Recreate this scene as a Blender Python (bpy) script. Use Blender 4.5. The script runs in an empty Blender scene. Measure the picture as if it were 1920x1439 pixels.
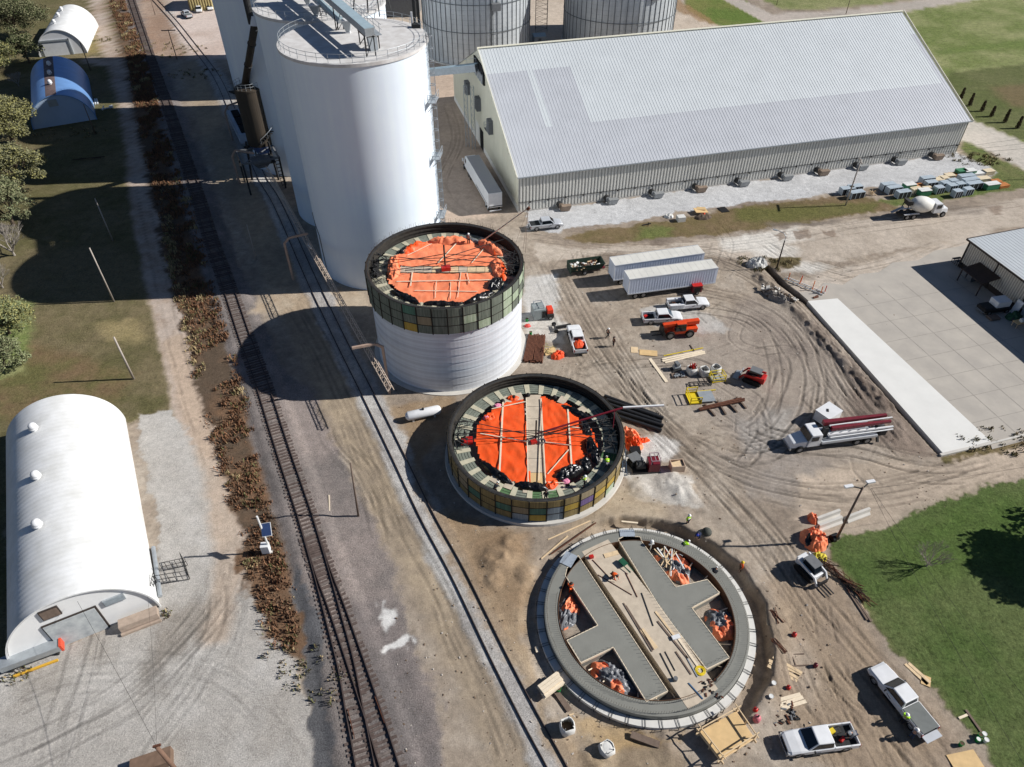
import bpy, bmesh, math, random
import numpy as np
from mathutils import Vector, Matrix, noise as mnoise

# ------------------------------------------------------------------ camera, sky, sun, exposure
scene = bpy.context.scene
COL = scene.collection
CAM_H, FOC, PITCH = 64.0, 1333.0, math.radians(42.2)
cam_d = bpy.data.cameras.new("camera")
cam_d.sensor_fit = 'HORIZONTAL'
cam_d.sensor_width = 36.0
cam_d.lens = 36.0 * FOC / 1920.0
cam_d.clip_start = 0.5
cam_d.clip_end = 6000.0
cam = bpy.data.objects.new("camera", cam_d)
cam.location = (0, 0, CAM_H)
cam.rotation_euler = (math.pi / 2 - PITCH, 0, 0)
COL.objects.link(cam)
scene.camera = cam

SUN_EL, SUN_AZ = math.radians(34.5), math.radians(4.0)
world = bpy.data.worlds.new("World")
scene.world = world
world.use_nodes = True
wn = world.node_tree
bg = wn.nodes["Background"]
sky = wn.nodes.new("ShaderNodeTexSky")
sky.sky_type = 'NISHITA'
sky.sun_disc = False
sky.sun_elevation = SUN_EL
sky.sun_rotation = math.pi / 2 - SUN_AZ
sky.air_density = 0.75
sky.dust_density = 0.2
sky.ozone_density = 4.0
wn.links.new(sky.outputs[0], bg.inputs[0])
bg.inputs[1].default_value = 0.05
sun_d = bpy.data.lights.new("sun", 'SUN')
sun_d.energy = 5.0
sun_d.angle = math.radians(0.5)
sun_d.color = (1.0, 0.968, 0.925)
sun = bpy.data.objects.new("sun", sun_d)
SUNV = Vector((math.cos(SUN_EL) * math.cos(SUN_AZ), math.cos(SUN_EL) * math.sin(SUN_AZ), math.sin(SUN_EL)))
sun.rotation_euler = SUNV.to_track_quat('Z', 'Y').to_euler()
sun.location = (80, 20, 90)
COL.objects.link(sun)
scene.view_settings.view_transform = 'Standard'
scene.view_settings.look = 'None'
scene.view_settings.exposure = 0.2
scene.view_settings.gamma = 1.0
scene.render.film_transparent = False
scene.cycles.max_bounces = 5
scene.cycles.diffuse_bounces = 2

# ------------------------------------------------------------------ survey: picture point -> place on the ground
_c, _s = math.cos(PITCH), math.sin(PITCH)
def G(u, v, z=0.0):
    x = (u - 960.0) / FOC
    y = -(v - 719.5) / FOC
    t = (z - CAM_H) / (-_s + y * _c)
    return (x * t, (_c + y * _s) * t)
def G3(u, v, z=0.0):
    a = G(u, v, z)
    return Vector((a[0], a[1], z))
def heading(a, b, z=0.0):
    A, B = G(*a, z), G(*b, z)
    return math.atan2(B[1] - A[1], B[0] - A[0])
def dist2(a, b, z=0.0):
    A, B = G(*a, z), G(*b, z)
    return math.hypot(B[0] - A[0], B[1] - A[1])

# ------------------------------------------------------------------ materials
def lin(c):
    return tuple(((x / 255.0) / 12.92 if x / 255.0 <= 0.04045 else ((x / 255.0 + 0.055) / 1.055) ** 2.4) for x in c)
_mats = {}
def mat(name, rgb, rough=0.8, metal=0.0, var=0.12, scale=2.0, bump=0.0, bscale=20.0, spec=0.3, streak=0.0, coords='pos', rgb2=None, detail=5.0):
    """procedural painted / dirty surface: base colour broken by two noises, optional vertical streaks"""
    if name in _mats:
        return _mats[name]
    m = bpy.data.materials.new(name)
    m.use_nodes = True
    nt = m.node_tree
    N, L = nt.nodes, nt.links
    b = N["Principled BSDF"]
    b.inputs["Roughness"].default_value = rough
    b.inputs["Metallic"].default_value = metal
    b.inputs["Specular IOR Level"].default_value = spec
    base = lin(rgb)
    if coords == 'pos':
        src = N.new("ShaderNodeNewGeometry").outputs["Position"]
    else:
        src = N.new("ShaderNodeTexCoord").outputs["Object"]
    nz = N.new("ShaderNodeTexNoise")
    nz.inputs["Scale"].default_value = scale
    nz.inputs["Detail"].default_value = detail
    nz.inputs["Roughness"].default_value = 0.6
    L.new(src, nz.inputs["Vector"])
    fac = nz.outputs["Fac"]
    if streak > 0:
        mp = N.new("ShaderNodeMapping")
        mp.inputs["Scale"].default_value = (1.0, 1.0, 0.06)
        L.new(src, mp.inputs["Vector"])
        n2 = N.new("ShaderNodeTexNoise")
        n2.inputs["Scale"].default_value = scale * 3.0
        n2.inputs["Detail"].default_value = 4
        L.new(mp.outputs[0], n2.inputs["Vector"])
        mx = N.new("ShaderNodeMix")
        mx.inputs[0].default_value = streak
        L.new(fac, mx.inputs[2]); L.new(n2.outputs["Fac"], mx.inputs[3])
        fac = mx.outputs[0]
    rp = N.new("ShaderNodeMapRange")
    rp.inputs[1].default_value = 0.25; rp.inputs[2].default_value = 0.75
    L.new(fac, rp.inputs[0])
    cm = N.new("ShaderNodeMix"); cm.data_type = 'RGBA'
    lo = lin(rgb2) if rgb2 else tuple(max(0.0, x * (1 - 1.3 * var)) for x in base)
    hi = base if rgb2 else tuple(min(0.92, x * (1 + 0.7 * var)) for x in base)
    cm.inputs[6].default_value = (*lo, 1); cm.inputs[7].default_value = (*hi, 1)
    L.new(rp.outputs[0], cm.inputs[0])
    L.new(cm.outputs[2], b.inputs["Base Color"])
    if bump > 0:
        n3 = N.new("ShaderNodeTexNoise")
        n3.inputs["Scale"].default_value = bscale
        n3.inputs["Detail"].default_value = 3
        L.new(src, n3.inputs["Vector"])
        bp = N.new("ShaderNodeBump")
        bp.inputs["Strength"].default_value = bump
        bp.inputs["Distance"].default_value = 0.05
        L.new(n3.outputs["Fac"], bp.inputs["Height"])
        L.new(bp.outputs[0], b.inputs["Normal"])
    _mats[name] = m
    return m
def glass(name, rgb, rough=0.08):
    if name in _mats:
        return _mats[name]
    m = mat(name, rgb, rough=rough, var=0.2, scale=1.0, spec=0.7)
    return m

white_paint = mat("white_paint", (226, 227, 228), rough=0.35, var=0.09, scale=1.1, spec=0.5)
silver_paint = mat("silver_paint", (196, 200, 205), rough=0.35, metal=0.2, var=0.06, scale=1.5, spec=0.5)
dark_glass = glass("dark_glass", (22, 30, 38))
sky_glass = glass("tinted_glass", (52, 72, 88))
rubber = mat("rubber", (36, 35, 34), rough=0.9, var=0.25, scale=4)
rim_steel = mat("rim_steel", (150, 152, 155), rough=0.4, metal=0.6, var=0.15, scale=6)
black_plastic = mat("black_plastic", (26, 26, 28), rough=0.55, var=0.25, scale=3, spec=0.4)
bed_liner = mat("bed_liner", (44, 46, 48), rough=0.8, var=0.3, scale=3)
tail_red = mat("tail_red", (150, 22, 20), rough=0.3, var=0.1)
lamp_clear = mat("lamp_clear", (215, 218, 215), rough=0.15, var=0.05, spec=0.6)
chrome = mat("chrome_steel", (190, 192, 195), rough=0.25, metal=0.8, var=0.1)
galv = mat("galvanised_steel", (168, 174, 178), rough=0.5, metal=0.35, var=0.14, scale=1.6)
dark_steel = mat("dark_steel", (62, 62, 62), rough=0.7, metal=0.3, var=0.3, scale=2)
rust = mat("rusty_steel", (116, 74, 54), rough=0.9, var=0.35, scale=4, rgb2=(70, 44, 36))
old_timber = mat("old_timber", (120, 104, 92), rough=0.9, var=0.3, scale=3, streak=0.3)
new_lumber = mat("new_lumber", (222, 196, 158), rough=0.75, var=0.16, scale=3)
pale_lumber = mat("pale_lumber", (232, 216, 190), rough=0.75, var=0.12, scale=3)
plywood = mat("plywood", (214, 182, 132), rough=0.75, var=0.14, scale=1.2)
orange_paint = mat("orange_paint", (226, 74, 26), rough=0.45, var=0.14, scale=3, spec=0.5)
red_paint = mat("red_paint", (190, 34, 28), rough=0.45, var=0.15, scale=3, spec=0.5)
maroon_paint = mat("maroon_paint", (112, 26, 40), rough=0.45, var=0.2, scale=2, spec=0.45)
yellow_paint = mat("yellow_paint", (222, 196, 42), rough=0.5, var=0.15, scale=3)
green_plastic = mat("green_plastic", (20, 140, 66), rough=0.5, var=0.12, scale=3)
white_plastic = mat("white_plastic", (228, 228, 224), rough=0.5, var=0.06, scale=3)
orange_tarp = mat("orange_tarp", (250, 84, 22), rough=0.55, var=0.14, scale=0.8, rgb2=(226, 92, 40), bump=0.5, bscale=2.2, spec=0.35)
faded_tarp = mat("faded_orange_tarp", (250, 154, 112), rough=0.6, var=0.12, scale=0.8, rgb2=(238, 124, 82), bump=0.4, bscale=2.0, spec=0.3)
black_tarp = mat("black_poly_sheet", (24, 24, 26), rough=0.28, var=0.3, scale=2.5, bump=0.7, bscale=4, spec=0.6)
grey_tarp = mat("grey_poly_sheet", (118, 120, 124), rough=0.4, var=0.35, scale=2.0, bump=0.7, bscale=4, spec=0.5)
concrete_new = mat("fresh_concrete", (132, 132, 125), rough=0.75, var=0.08, scale=0.8, bump=0.2, bscale=8)
concrete_pale = mat("pale_concrete", (202, 198, 190), rough=0.85, var=0.1, scale=0.6)
concrete_dust = mat("dusty_concrete_deck", (198, 184, 164), rough=0.9, var=0.16, scale=1.3)
bag_white = mat("woven_bag_white", (214, 213, 208), rough=0.8, var=0.1, scale=3, bump=0.3, bscale=6)
soil_dark = mat("dark_soil", (92, 76, 60), rough=0.95, var=0.3, scale=3)
cable_black = mat("cable_black", (30, 28, 28), rough=0.7, var=0.1)

# ------------------------------------------------------------------ mesh builder
class MB:
    def __init__(self):
        self.v, self.f, self.m = [], [], []
    def add(self, vs, fs, mi=0):
        o = len(self.v)
        self.v.extend([tuple(p) for p in vs])
        for f in fs:
            self.f.append(tuple(i + o for i in f)); self.m.append(mi)
        return self
    def box(self, x0, x1, y0, y1, z0, z1, mi=0):
        vs = [(x0, y0, z0), (x1, y0, z0), (x1, y1, z0), (x0, y1, z0), (x0, y0, z1), (x1, y0, z1), (x1, y1, z1), (x0, y1, z1)]
        return self.add(vs, [(0, 3, 2, 1), (4, 5, 6, 7), (0, 1, 5, 4), (1, 2, 6, 5), (2, 3, 7, 6), (3, 0, 4, 7)], mi)
    def obox(self, c, s, rz=0.0, mi=0, tilt=None):
        M = Matrix.Translation(Vector(c)) @ Matrix.Rotation(rz, 4, 'Z')
        if tilt:
            M = M @ Matrix.Rotation(tilt[0], 4, 'X') @ Matrix.Rotation(tilt[1], 4, 'Y')
        a, b, d = s[0] / 2, s[1] / 2, s[2] / 2
        vs = [M @ Vector(p) for p in [(-a, -b, -d), (a, -b, -d), (a, b, -d), (-a, b, -d), (-a, -b, d), (a, -b, d), (a, b, d), (-a, b, d)]]
        return self.add(vs, [(0, 3, 2, 1), (4, 5, 6, 7), (0, 1, 5, 4), (1, 2, 6, 5), (2, 3, 7, 6), (3, 0, 4, 7)], mi)
    def hexa(self, b4, t4, mi=0):
        return self.add(list(b4) + list(t4), [(0, 3, 2, 1), (4, 5, 6, 7), (0, 1, 5, 4), (1, 2, 6, 5), (2, 3, 7, 6), (3, 0, 4, 7)], mi)
    def bar(self, p0, p1, w, h=None, mi=0):
        p0, p1 = Vector(p0), Vector(p1)
        h = h or w
        d = (p1 - p0)
        if d.length < 1e-6:
            return self
        d.normalize()
        up = Vector((0, 0, 1)) if abs(d.z) < 0.95 else Vector((1, 0, 0))
        s = d.cross(up).normalized(); t = s.cross(d).normalized()
        s *= w / 2; t *= h / 2
        q = [p0 - s - t, p0 + s - t, p0 + s + t, p0 - s + t, p1 - s - t, p1 + s - t, p1 + s + t, p1 - s + t]
        return self.add(q, [(0, 3, 2, 1), (4, 5, 6, 7), (0, 1, 5, 4), (1, 2, 6, 5), (2, 3, 7, 6), (3, 0, 4, 7)], mi)
    def tube(self, p0, p1, r0, r1=None, n=8, mi=0, caps=True):
        r1 = r0 if r1 is None else r1
        p0, p1 = Vector(p0), Vector(p1)
        d = (p1 - p0).normalized()
        up = Vector((0, 0, 1)) if abs(d.z) < 0.95 else Vector((1, 0, 0))
        s = d.cross(up).normalized(); t = s.cross(d).normalized()
        vs = []
        for p, r in ((p0, r0), (p1, r1)):
            for i in range(n):
                a = 2 * math.pi * i / n
                vs.append(p + s * (r * math.cos(a)) + t * (r * math.sin(a)))
        fs = [(i, (i + 1) % n, n + (i + 1) % n, n + i) for i in range(n)]
        if caps:
            fs += [tuple(range(n - 1, -1, -1)), tuple(range(n, 2 * n))]
        return self.add(vs, fs, mi)
    def pipe(self, pts, r, n=6, mi=0):
        for a, b in zip(pts[:-1], pts[1:]):
            self.tube(a, b, r, r, n, mi)
        return self
    def lathe(self, prof, n=32, mi=0, c=(0, 0), a0=0.0, a1=None, mis=None):
        full = a1 is None
        a1 = a0 + 2 * math.pi if full else a1
        k = n if full else n + 1
        vs = []
        for (r, z) in prof:
            for i in range(k):
                a = a0 + (a1 - a0) * i / n
                vs.append((c[0] + r * math.cos(a), c[1] + r * math.sin(a), z))
        o = len(self.v); self.v.extend(vs)
        for j in range(len(prof) - 1):
            for i in range(n):
                i2 = (i + 1) % k
                self.f.append((o + j * k + i, o + j * k + i2, o + (j + 1) * k + i2, o + (j + 1) * k + i))
                self.m.append(mis[j] if mis else mi)
        return self
    def disc(self, r, z, n=32, mi=0, c=(0, 0)):
        o = len(self.v)
        self.v.extend([(c[0] + r * math.cos(2 * math.pi * i / n), c[1] + r * math.sin(2 * math.pi * i / n), z) for i in range(n)])
        self.f.append(tuple(range(o, o + n))); self.m.append(mi)
        return self
    def prism(self, poly, z0, z1, mi=0, mtop=None):
        n = len(poly)
        vs = [(p[0], p[1], z0) for p in poly] + [(p[0], p[1], z1) for p in poly]
        area = sum(poly[i][0] * poly[(i + 1) % n][1] - poly[(i + 1) % n][0] * poly[i][1] for i in range(n))
        o = len(self.v); self.v.extend(vs)
        R = range(n) if area > 0 else range(n - 1, -1, -1)
        R = list(R)
        self.f.append(tuple(o + n + i for i in R)); self.m.append(mi if mtop is None else mtop)
        self.f.append(tuple(o + i for i in reversed(R))); self.m.append(mi)
        for a, b in zip(R, R[1:] + R[:1]):
            self.f.append((o + a, o + b, o + n + b, o + n + a)); self.m.append(mi)
        return self
    def loft(self, rings, mi=0, caps=True, mis=None):
        k = len(rings[0]); o = len(self.v)
        for r in rings:
            self.v.extend([tuple(p) for p in r])
        for j in range(len(rings) - 1):
            for i in range(k):
                i2 = (i + 1) % k
                self.f.append((o + j * k + i, o + j * k + i2, o + (j + 1) * k + i2, o + (j + 1) * k + i)); self.m.append(mis[j] if mis else mi)
        if caps:
            self.f.append(tuple(o + i for i in range(k - 1, -1, -1))); self.m.append(mi)
            e = o + (len(rings) - 1) * k
            self.f.append(tuple(e + i for i in range(k))); self.m.append(mi)
        return self
    def grid(self, fn, nu, nv, mi=0, mfn=None, keep=None):
        o = len(self.v)
        for j in range(nv + 1):
            for i in range(nu + 1):
                self.v.append(tuple(fn(i / nu, j / nv)))
        for j in range(nv):
            for i in range(nu):
                if keep and not keep((i + .5) / nu, (j + .5) / nv):
                    continue
                self.f.append((o + j * (nu + 1) + i, o + j * (nu + 1) + i + 1, o + (j + 1) * (nu + 1) + i + 1, o + (j + 1) * (nu + 1) + i))
                self.m.append(mfn((i + .5) / nu, (j + .5) / nv) if mfn else mi)
        return self
    def sphere(self, c, r, n=10, m=6, mi=0, sz=1.0, half=False):
        prof = []
        a0 = 0.0 if half else -math.pi / 2
        for j in range(m + 1):
            a = a0 + (math.pi / 2 - a0) * j / m
            prof.append((max(1e-4, r * math.cos(a)), c[2] + r * sz * math.sin(a)))
        return self.lathe(prof, n, mi, (c[0], c[1]))
    def build(self, name, mats, parent=None, smooth=False, bevel=0.0, label=None, fix=False):
        me = bpy.data.meshes.new(name)
        me.from_pydata(self.v, [], self.f)
        ms = mats if isinstance(mats, (list, tuple)) else [mats]
        for m in ms:
            me.materials.append(m)
        if len(ms) > 1:
            me.polygons.foreach_set("material_index", self.m)
        if smooth:
            me.polygons.foreach_set("use_smooth", [True] * len(me.polygons))
        if fix:
            bm = bmesh.new(); bm.from_mesh(me)
            bmesh.ops.recalc_face_normals(bm, faces=bm.faces); bm.to_mesh(me); bm.free()
        me.update()
        o = bpy.data.objects.new(name, me)
        COL.objects.link(o)
        if parent is not None:
            o.parent = parent
        if bevel > 0:
            bv = o.modifiers.new("bevel", 'BEVEL')
            bv.width = bevel; bv.segments = 2; bv.limit_method = 'ANGLE'; bv.angle_limit = math.radians(40)
        if label:
            o["label"] = label
        return o

def thing(name, label, cat, loc=(0, 0, 0), rz=0.0, group=None):
    o = bpy.data.objects.new(name, None)
    o.empty_display_size = 0.5
    COL.objects.link(o)
    loc = tuple(loc) if len(loc) == 3 else (loc[0], loc[1], 0.0)
    o.location = loc
    o.rotation_euler = (0, 0, rz)
    o["label"] = label; o["category"] = cat
    if group:
        o["group"] = group
    return o
def tag(o, label, cat, group=None, loc=None, rz=None):
    o["label"] = label; o["category"] = cat
    if group:
        o["group"] = group
    if loc is not None:
        o.location = tuple(loc) if len(loc) == 3 else (loc[0], loc[1], 0.0)
    if rz is not None:
        o.rotation_euler = (0, 0, rz)
    return o
def structure(o):
    o["kind"] = "structure"; return o
def stuff(o):
    o["kind"] = "stuff"; return o
_kids = {}
def kids(o):
    if o.name not in _kids:
        _kids[o.name] = [c for c in COL.objects if c.parent == o]
    return _kids[o.name]
def dup(o, loc, rz, label, group=None):
    r = o.copy(); COL.objects.link(r)
    r.location = tuple(loc) if len(loc) == 3 else (loc[0], loc[1], 0.0)
    r.rotation_euler = (0, 0, rz)
    r["label"] = label
    if group:
        r["group"] = group
    for ch in kids(o):
        c = ch.copy(); COL.objects.link(c); c.parent = r
        for g in kids(ch):
            d = g.copy(); COL.objects.link(d); d.parent = c
    return r
def xform(pt, loc, rz):
    c, s = math.cos(rz), math.sin(rz)
    return (loc[0] + c * pt[0] - s * pt[1], loc[1] + s * pt[0] + c * pt[1])
def spline(pts, step=0.5):
    """Catmull-Rom through 2-D / 3-D points, resampled"""
    P = [Vector(p) for p in pts]
    P = [P[0] * 2 - P[1]] + P + [P[-1] * 2 - P[-2]]
    out = []
    for i in range(1, len(P) - 2):
        a, b, c, d = P[i - 1], P[i], P[i + 1], P[i + 2]
        n = max(2, int((c - b).length / step))
        for k in range(n):
            t = k / n
            out.append(0.5 * ((2 * b) + (c - a) * t + (2 * a - 5 * b + 4 * c - d) * t * t + (3 * b - a - 3 * c + d) * t * t * t))
    out.append(P[-2])
    return out
# ------------------------------------------------------------------ ground sheet (one continuous grid, split into named areas)
def _hash(ix, iy, seed):
    n = (ix * 374761393 + iy * 668265263 + seed * 974634541) & 0x7fffffff
    n = ((n ^ (n >> 13)) * 1274126177) & 0x7fffffff
    n = (n ^ (n >> 16)) & 0xffff
    return n / 65535.0
def vnoise(x, y, seed=0):
    ix = np.floor(x).astype(np.int64); iy = np.floor(y).astype(np.int64)
    fx = x - ix; fy = y - iy
    fx = fx * fx * (3 - 2 * fx); fy = fy * fy * (3 - 2 * fy)
    a = _hash(ix, iy, seed); b = _hash(ix + 1, iy, seed); c = _hash(ix, iy + 1, seed); d = _hash(ix + 1, iy + 1, seed)
    return (a + (b - a) * fx) * (1 - fy) + (c + (d - c) * fx) * fy
def fbm(x, y, scale, octv=4, seed=0, gain=0.5):
    s = 0; a = 1.0; t = 0
    for k in range(octv):
        s = s + a * vnoise(x / scale * 2 ** k + 13.7 * k, y / scale * 2 ** k - 7.1 * k, seed + k); t += a; a *= gain
    return s / t
def sdist(px, py, poly):
    """signed distance to polygon (negative inside)"""
    d2 = np.full(px.shape, 1e18); ins = np.zeros(px.shape, bool)
    n = len(poly)
    for i in range(n):
        ax, ay = poly[i]; bx, by = poly[(i + 1) % n]
        ex, ey = bx - ax, by - ay
        wx, wy = px - ax, py - ay
        t = np.clip((wx * ex + wy * ey) / (ex * ex + ey * ey + 1e-12), 0, 1)
        dx, dy = wx - ex * t, wy - ey * t
        d2 = np.minimum(d2, dx * dx + dy * dy)
        cnd = (ay > py) != (by > py)
        xi = ex * (py - ay) / (ey if abs(ey) > 1e-12 else 1e-12) + ax
        ins ^= cnd & (px < xi)
    d = np.sqrt(d2)
    return np.where(ins, -d, d)
def ldist(px, py, line):
    d2 = np.full(px.shape, 1e18)
    for (ax, ay), (bx, by) in zip(line[:-1], line[1:]):
        ex, ey = bx - ax, by - ay
        t = np.clip(((px - ax) * ex + (py - ay) * ey) / (ex * ex + ey * ey + 1e-12), 0, 1)
        d2 = np.minimum(d2, (px - ax - ex * t) ** 2 + (py - ay - ey * t) ** 2)
    return np.sqrt(d2)
def sstep(e0, e1, x):
    t = np.clip((x - e0) / (e1 - e0), 0, 1)
    return t * t * (3 - 2 * t)
def W(pts):
    return [G(*p) for p in pts]

MAIN_PX = [(246, 0), (279, 100), (311, 190), (368, 360), (399, 460), (430, 545), (460, 635), (491, 720), (531, 845), (573, 970)]
TRACK_STRAIGHT = W(MAIN_PX + [(605, 1070), (638, 1158), (700, 1341), (731, 1439), (770, 1560)])
TRACK_CURVE = W([(573, 970), (602, 1070), (626, 1158), (650, 1250), (667, 1341), (686, 1439), (706, 1560)])
SIDING = W([(262, -30), (290, 0), (328, 42), (362, 85), (383, 112), (410, 152), (447, 235), (489, 330), (521, 385), (577, 510), (603, 565), (645, 652), (692, 745), (750, 864), (801, 970), (860, 1079), (933, 1229), (992, 1344), (1044, 1439), (1110, 1570)])
RING_C = (13.0, 36.2)
SILO_A = (-8.72, 78.87)
SILO_B = (2.8, 58.06)

def axis(a, b, step, lo, hi, grow):
    core = list(np.arange(a, b + 1e-6, step))
    s = step; x = core[-1]
    up = []
    while x < hi:
        s *= grow; x += s; up.append(x)
    s = step; x = core[0]; dn = []
    while x > lo:
        s *= grow; x -= s; dn.append(x)
    return np.array(dn[::-1] + core + up)
gx = axis(-50, 62, 0.165, -185, 180, 1.022)
gy = axis(20, 118, 0.165, 8, 285, 1.02)
gx = np.concatenate([[-3000, -900, -320], gx, [320, 900, 3000]])
gy = np.concatenate([[-600, -60], gy, [420, 900, 3500]])
GX, GY = np.meshgrid(gx, gy)
px_, py_ = GX.ravel(), GY.ravel()
NV = px_.size
wx = px_ + (fbm(px_, py_, 5.0, 4, 3) - 0.5) * 2.4 + (fbm(px_, py_, 1.1, 3, 13, 0.7) - 0.5) * 1.5
wy = py_ + (fbm(px_, py_, 5.0, 4, 9) - 0.5) * 2.4 + (fbm(px_, py_, 1.1, 3, 19, 0.7) - 0.5) * 1.5
big = fbm(px_, py_, 26.0, 4, 21)
mid = fbm(px_, py_, 6.0, 4, 31)
fin = fbm(px_, py_, 1.3, 3, 41)
cl_ = fbm(px_, py_, 0.6, 3, 47, 0.7)
def C(rgb):
    return np.array(lin(rgb))
col = np.zeros((NV, 3)); col[:] = C((156, 143, 128))
v = (big - 0.5) * 0.9 + (mid - 0.5) * 1.2 + (fin - 0.5) * 0.5
t1 = np.clip(v * 1.3, 0, 1)[:, None]; t2 = np.clip(-v * 1.3, 0, 1)[:, None]
col = col * (1 - t1) + C((178, 168, 155)) * t1
col = col * (1 - t2) + C((116, 104, 94)) * t2
col *= (1 + (cl_ - 0.5) * 0.5)[:, None]
grain = np.full(NV, 0.35); grassy = np.zeros(NV); zid = np.zeros(NV, np.int32); hz = np.zeros(NV)
hz += ((fin - 0.5) * 0.08 + (fbm(px_, py_, 0.55, 3, 43) - 0.5) * 0.06) * ((px_ > -60) & (px_ < 70))
ZN = ["ground"]
def zone(name, poly, rgb, rgb2=None, edge=0.6, gr=0.35, grs=0.0, strength=1.0, warp=True, vs=(0.6, 1.0, 0.5)):
    global col, grain, grassy, zid
    P = W(poly) if not hasattr(poly, 'dtype') else poly
    xs = [p[0] for p in P]; ys = [p[1] for p in P]
    idx = np.nonzero((px_ > min(xs) - 6) & (px_ < max(xs) + 6) & (py_ > min(ys) - 6) & (py_ < max(ys) + 6))[0]
    if not len(idx):
        return
    sd = sdist((wx if warp else px_)[idx], (wy if warp else py_)[idx], P)
    edge = edge * 0.6
    w = sstep(edge, -edge, sd) * strength
    b = C(rgb)[None, :] * np.ones((len(idx), 1))
    if rgb2:
        q = np.clip(0.5 + (big[idx] - 0.5) * vs[0] * 2.2 + (mid[idx] - 0.5) * vs[1] * 2.2 + (fin[idx] - 0.5) * vs[2] * 2, 0, 1)[:, None]
        b = b * (1 - q) + C(rgb2) * q
    col[idx] = col[idx] * (1 - w[:, None]) + b * w[:, None]
    grain[idx] = grain[idx] * (1 - w) + gr * w
    grassy[idx] = grassy[idx] * (1 - w) + grs * w
    if name:
        if name not in ZN:
            ZN.append(name)
        zid[idx[w > 0.5]] = ZN.index(name)
    return idx, w
def along(name, line, half, rgb, rgb2=None, edge=0.5, gr=0.4, grs=0.0, strength=1.0):
    global col, grain, grassy, zid
    xs = [p[0] for p in line]; ys = [p[1] for p in line]
    idx = np.nonzero((px_ > min(xs) - 8) & (px_ < max(xs) + 8) & (py_ > min(ys) - 8) & (py_ < max(ys) + 8))[0]
    d = ldist(wx[idx] * 0.5 + px_[idx] * 0.5, wy[idx] * 0.5 + py_[idx] * 0.5, line)
    w = sstep(half + edge, half - edge, d) * strength
    b = C(rgb)[None, :] * np.ones((len(idx), 1))
    if rgb2:
        q = np.clip(0.5 + (mid[idx] - 0.5) * 2.2 + (fin[idx] - 0.5) * 1.6, 0, 1)[:, None]
        b = b * (1 - q) + C(rgb2) * q
    col[idx] = col[idx] * (1 - w[:, None]) + b * w[:, None]
    grain[idx] = grain[idx] * (1 - w) + gr * w
    grassy[idx] = grassy[idx] * (1 - w) + grs * w
    if name:
        if name not in ZN:
            ZN.append(name)
        zid[idx[w > 0.5]] = ZN.index(name)
    return idx, d

# left bank: rough grass, dirt lane, weeds, ballast
zone("rough_grass", [(-700, -60), (240, -60), (250, 100), (262, 250), (300, 470), (330, 640), (350, 780), (262, 790), (30, 800), (10, 1260), (-500, 1439), (-900, 400)], (116, 108, 84), (94, 92, 64), 0.7, 0.55, 0.7)
zone("rough_grass", [(-60, 650), (60, 640), (250, 700), (200, 780), (20, 790), (-60, 790)], (118, 96, 74), (104, 104, 66), 2.0, 0.55, 0.7, 0.6)
zone("rough_grass", [(-60, 560), (60, 570), (50, 700), (-60, 720)], (112, 128, 78), (140, 146, 104), 1.5, 0.5, 0.9)
zone("rough_grass", [(190, 605), (262, 598), (262, 640), (200, 640)], (170, 156, 116), None, 2.2, 0.5, 0.5, 0.5)
zone("rough_grass", [(150, 40), (185, 50), (195, 95), (160, 105)], (140, 126, 92), (118, 112, 70), 1.5, 0.5, 0.7)
LANE = [(176, -40), (186, 30), (196, 70), (210, 105), (226, 140), (238, 190), (252, 262), (262, 345), (281, 440), (303, 540), (326, 640), (350, 730), (384, 830), (412, 930), (425, 1010), (428, 1080), (400, 1180)]
along("dirt_lane", W(LANE), 2.1, (184, 170, 158), (164, 146, 130), 0.5, 0.3)
along("dirt_lane", W([(225, 120), (190, 118), (165, 112)]), 1.8, (182, 166, 152), None, 0.8, 0.3)
zone("gravel_yard", [(258, 776), (330, 766), (352, 830), (400, 870), (440, 980), (452, 1090), (505, 1190), (548, 1245), (572, 1310), (592, 1372), (608, 1470), (560, 1700), (-500, 1700), (-450, 1290), (20, 1250), (180, 1200), (300, 1120), (280, 900)], (190, 186, 180), (176, 171, 164), 0.45, 0.75)
along(None, W(LANE[10:]), 1.5, (190, 168, 146), (178, 160, 142), 0.8, 0.4, 0, 0.75)
for poly, s in [([(330, 1150), (400, 1110), (385, 1180), (290, 1260), (255, 1270), (285, 1200)], 0.8), ([(255, 1250), (330, 1270), (300, 1310), (250, 1300)], 0.5), ([(20, 1300), (110, 1250), (130, 1290), (30, 1340)], 0.45), ([(150, 1185), (210, 1180), (200, 1260), (150, 1240)], 0.45), ([(440, 1300), (540, 1290), (560, 1400), (480, 1420)], 0.25), ([(300, 1380), (400, 1360), (420, 1439), (330, 1439)], 0.25)]:
    zone(None, poly, (112, 106, 98), (150, 142, 132), 1.8, 0.7, 0, s)
zone("weedy_strip", [(192, -40), (232, -40), (268, 90), (300, 200), (345, 350), (385, 470), (412, 560), (440, 640), (470, 740), (492, 840), (520, 960), (548, 1080), (562, 1180), (575, 1240), (540, 1240), (500, 1190), (462, 1100), (440, 1040), (452, 1000), (425, 920), (392, 800), (368, 720), (345, 645), (326, 560), (305, 470), (278, 350), (256, 250), (240, 150), (222, 90)], (92, 80, 68), (120, 96, 76), 0.6, 0.7, 0.35)
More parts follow.
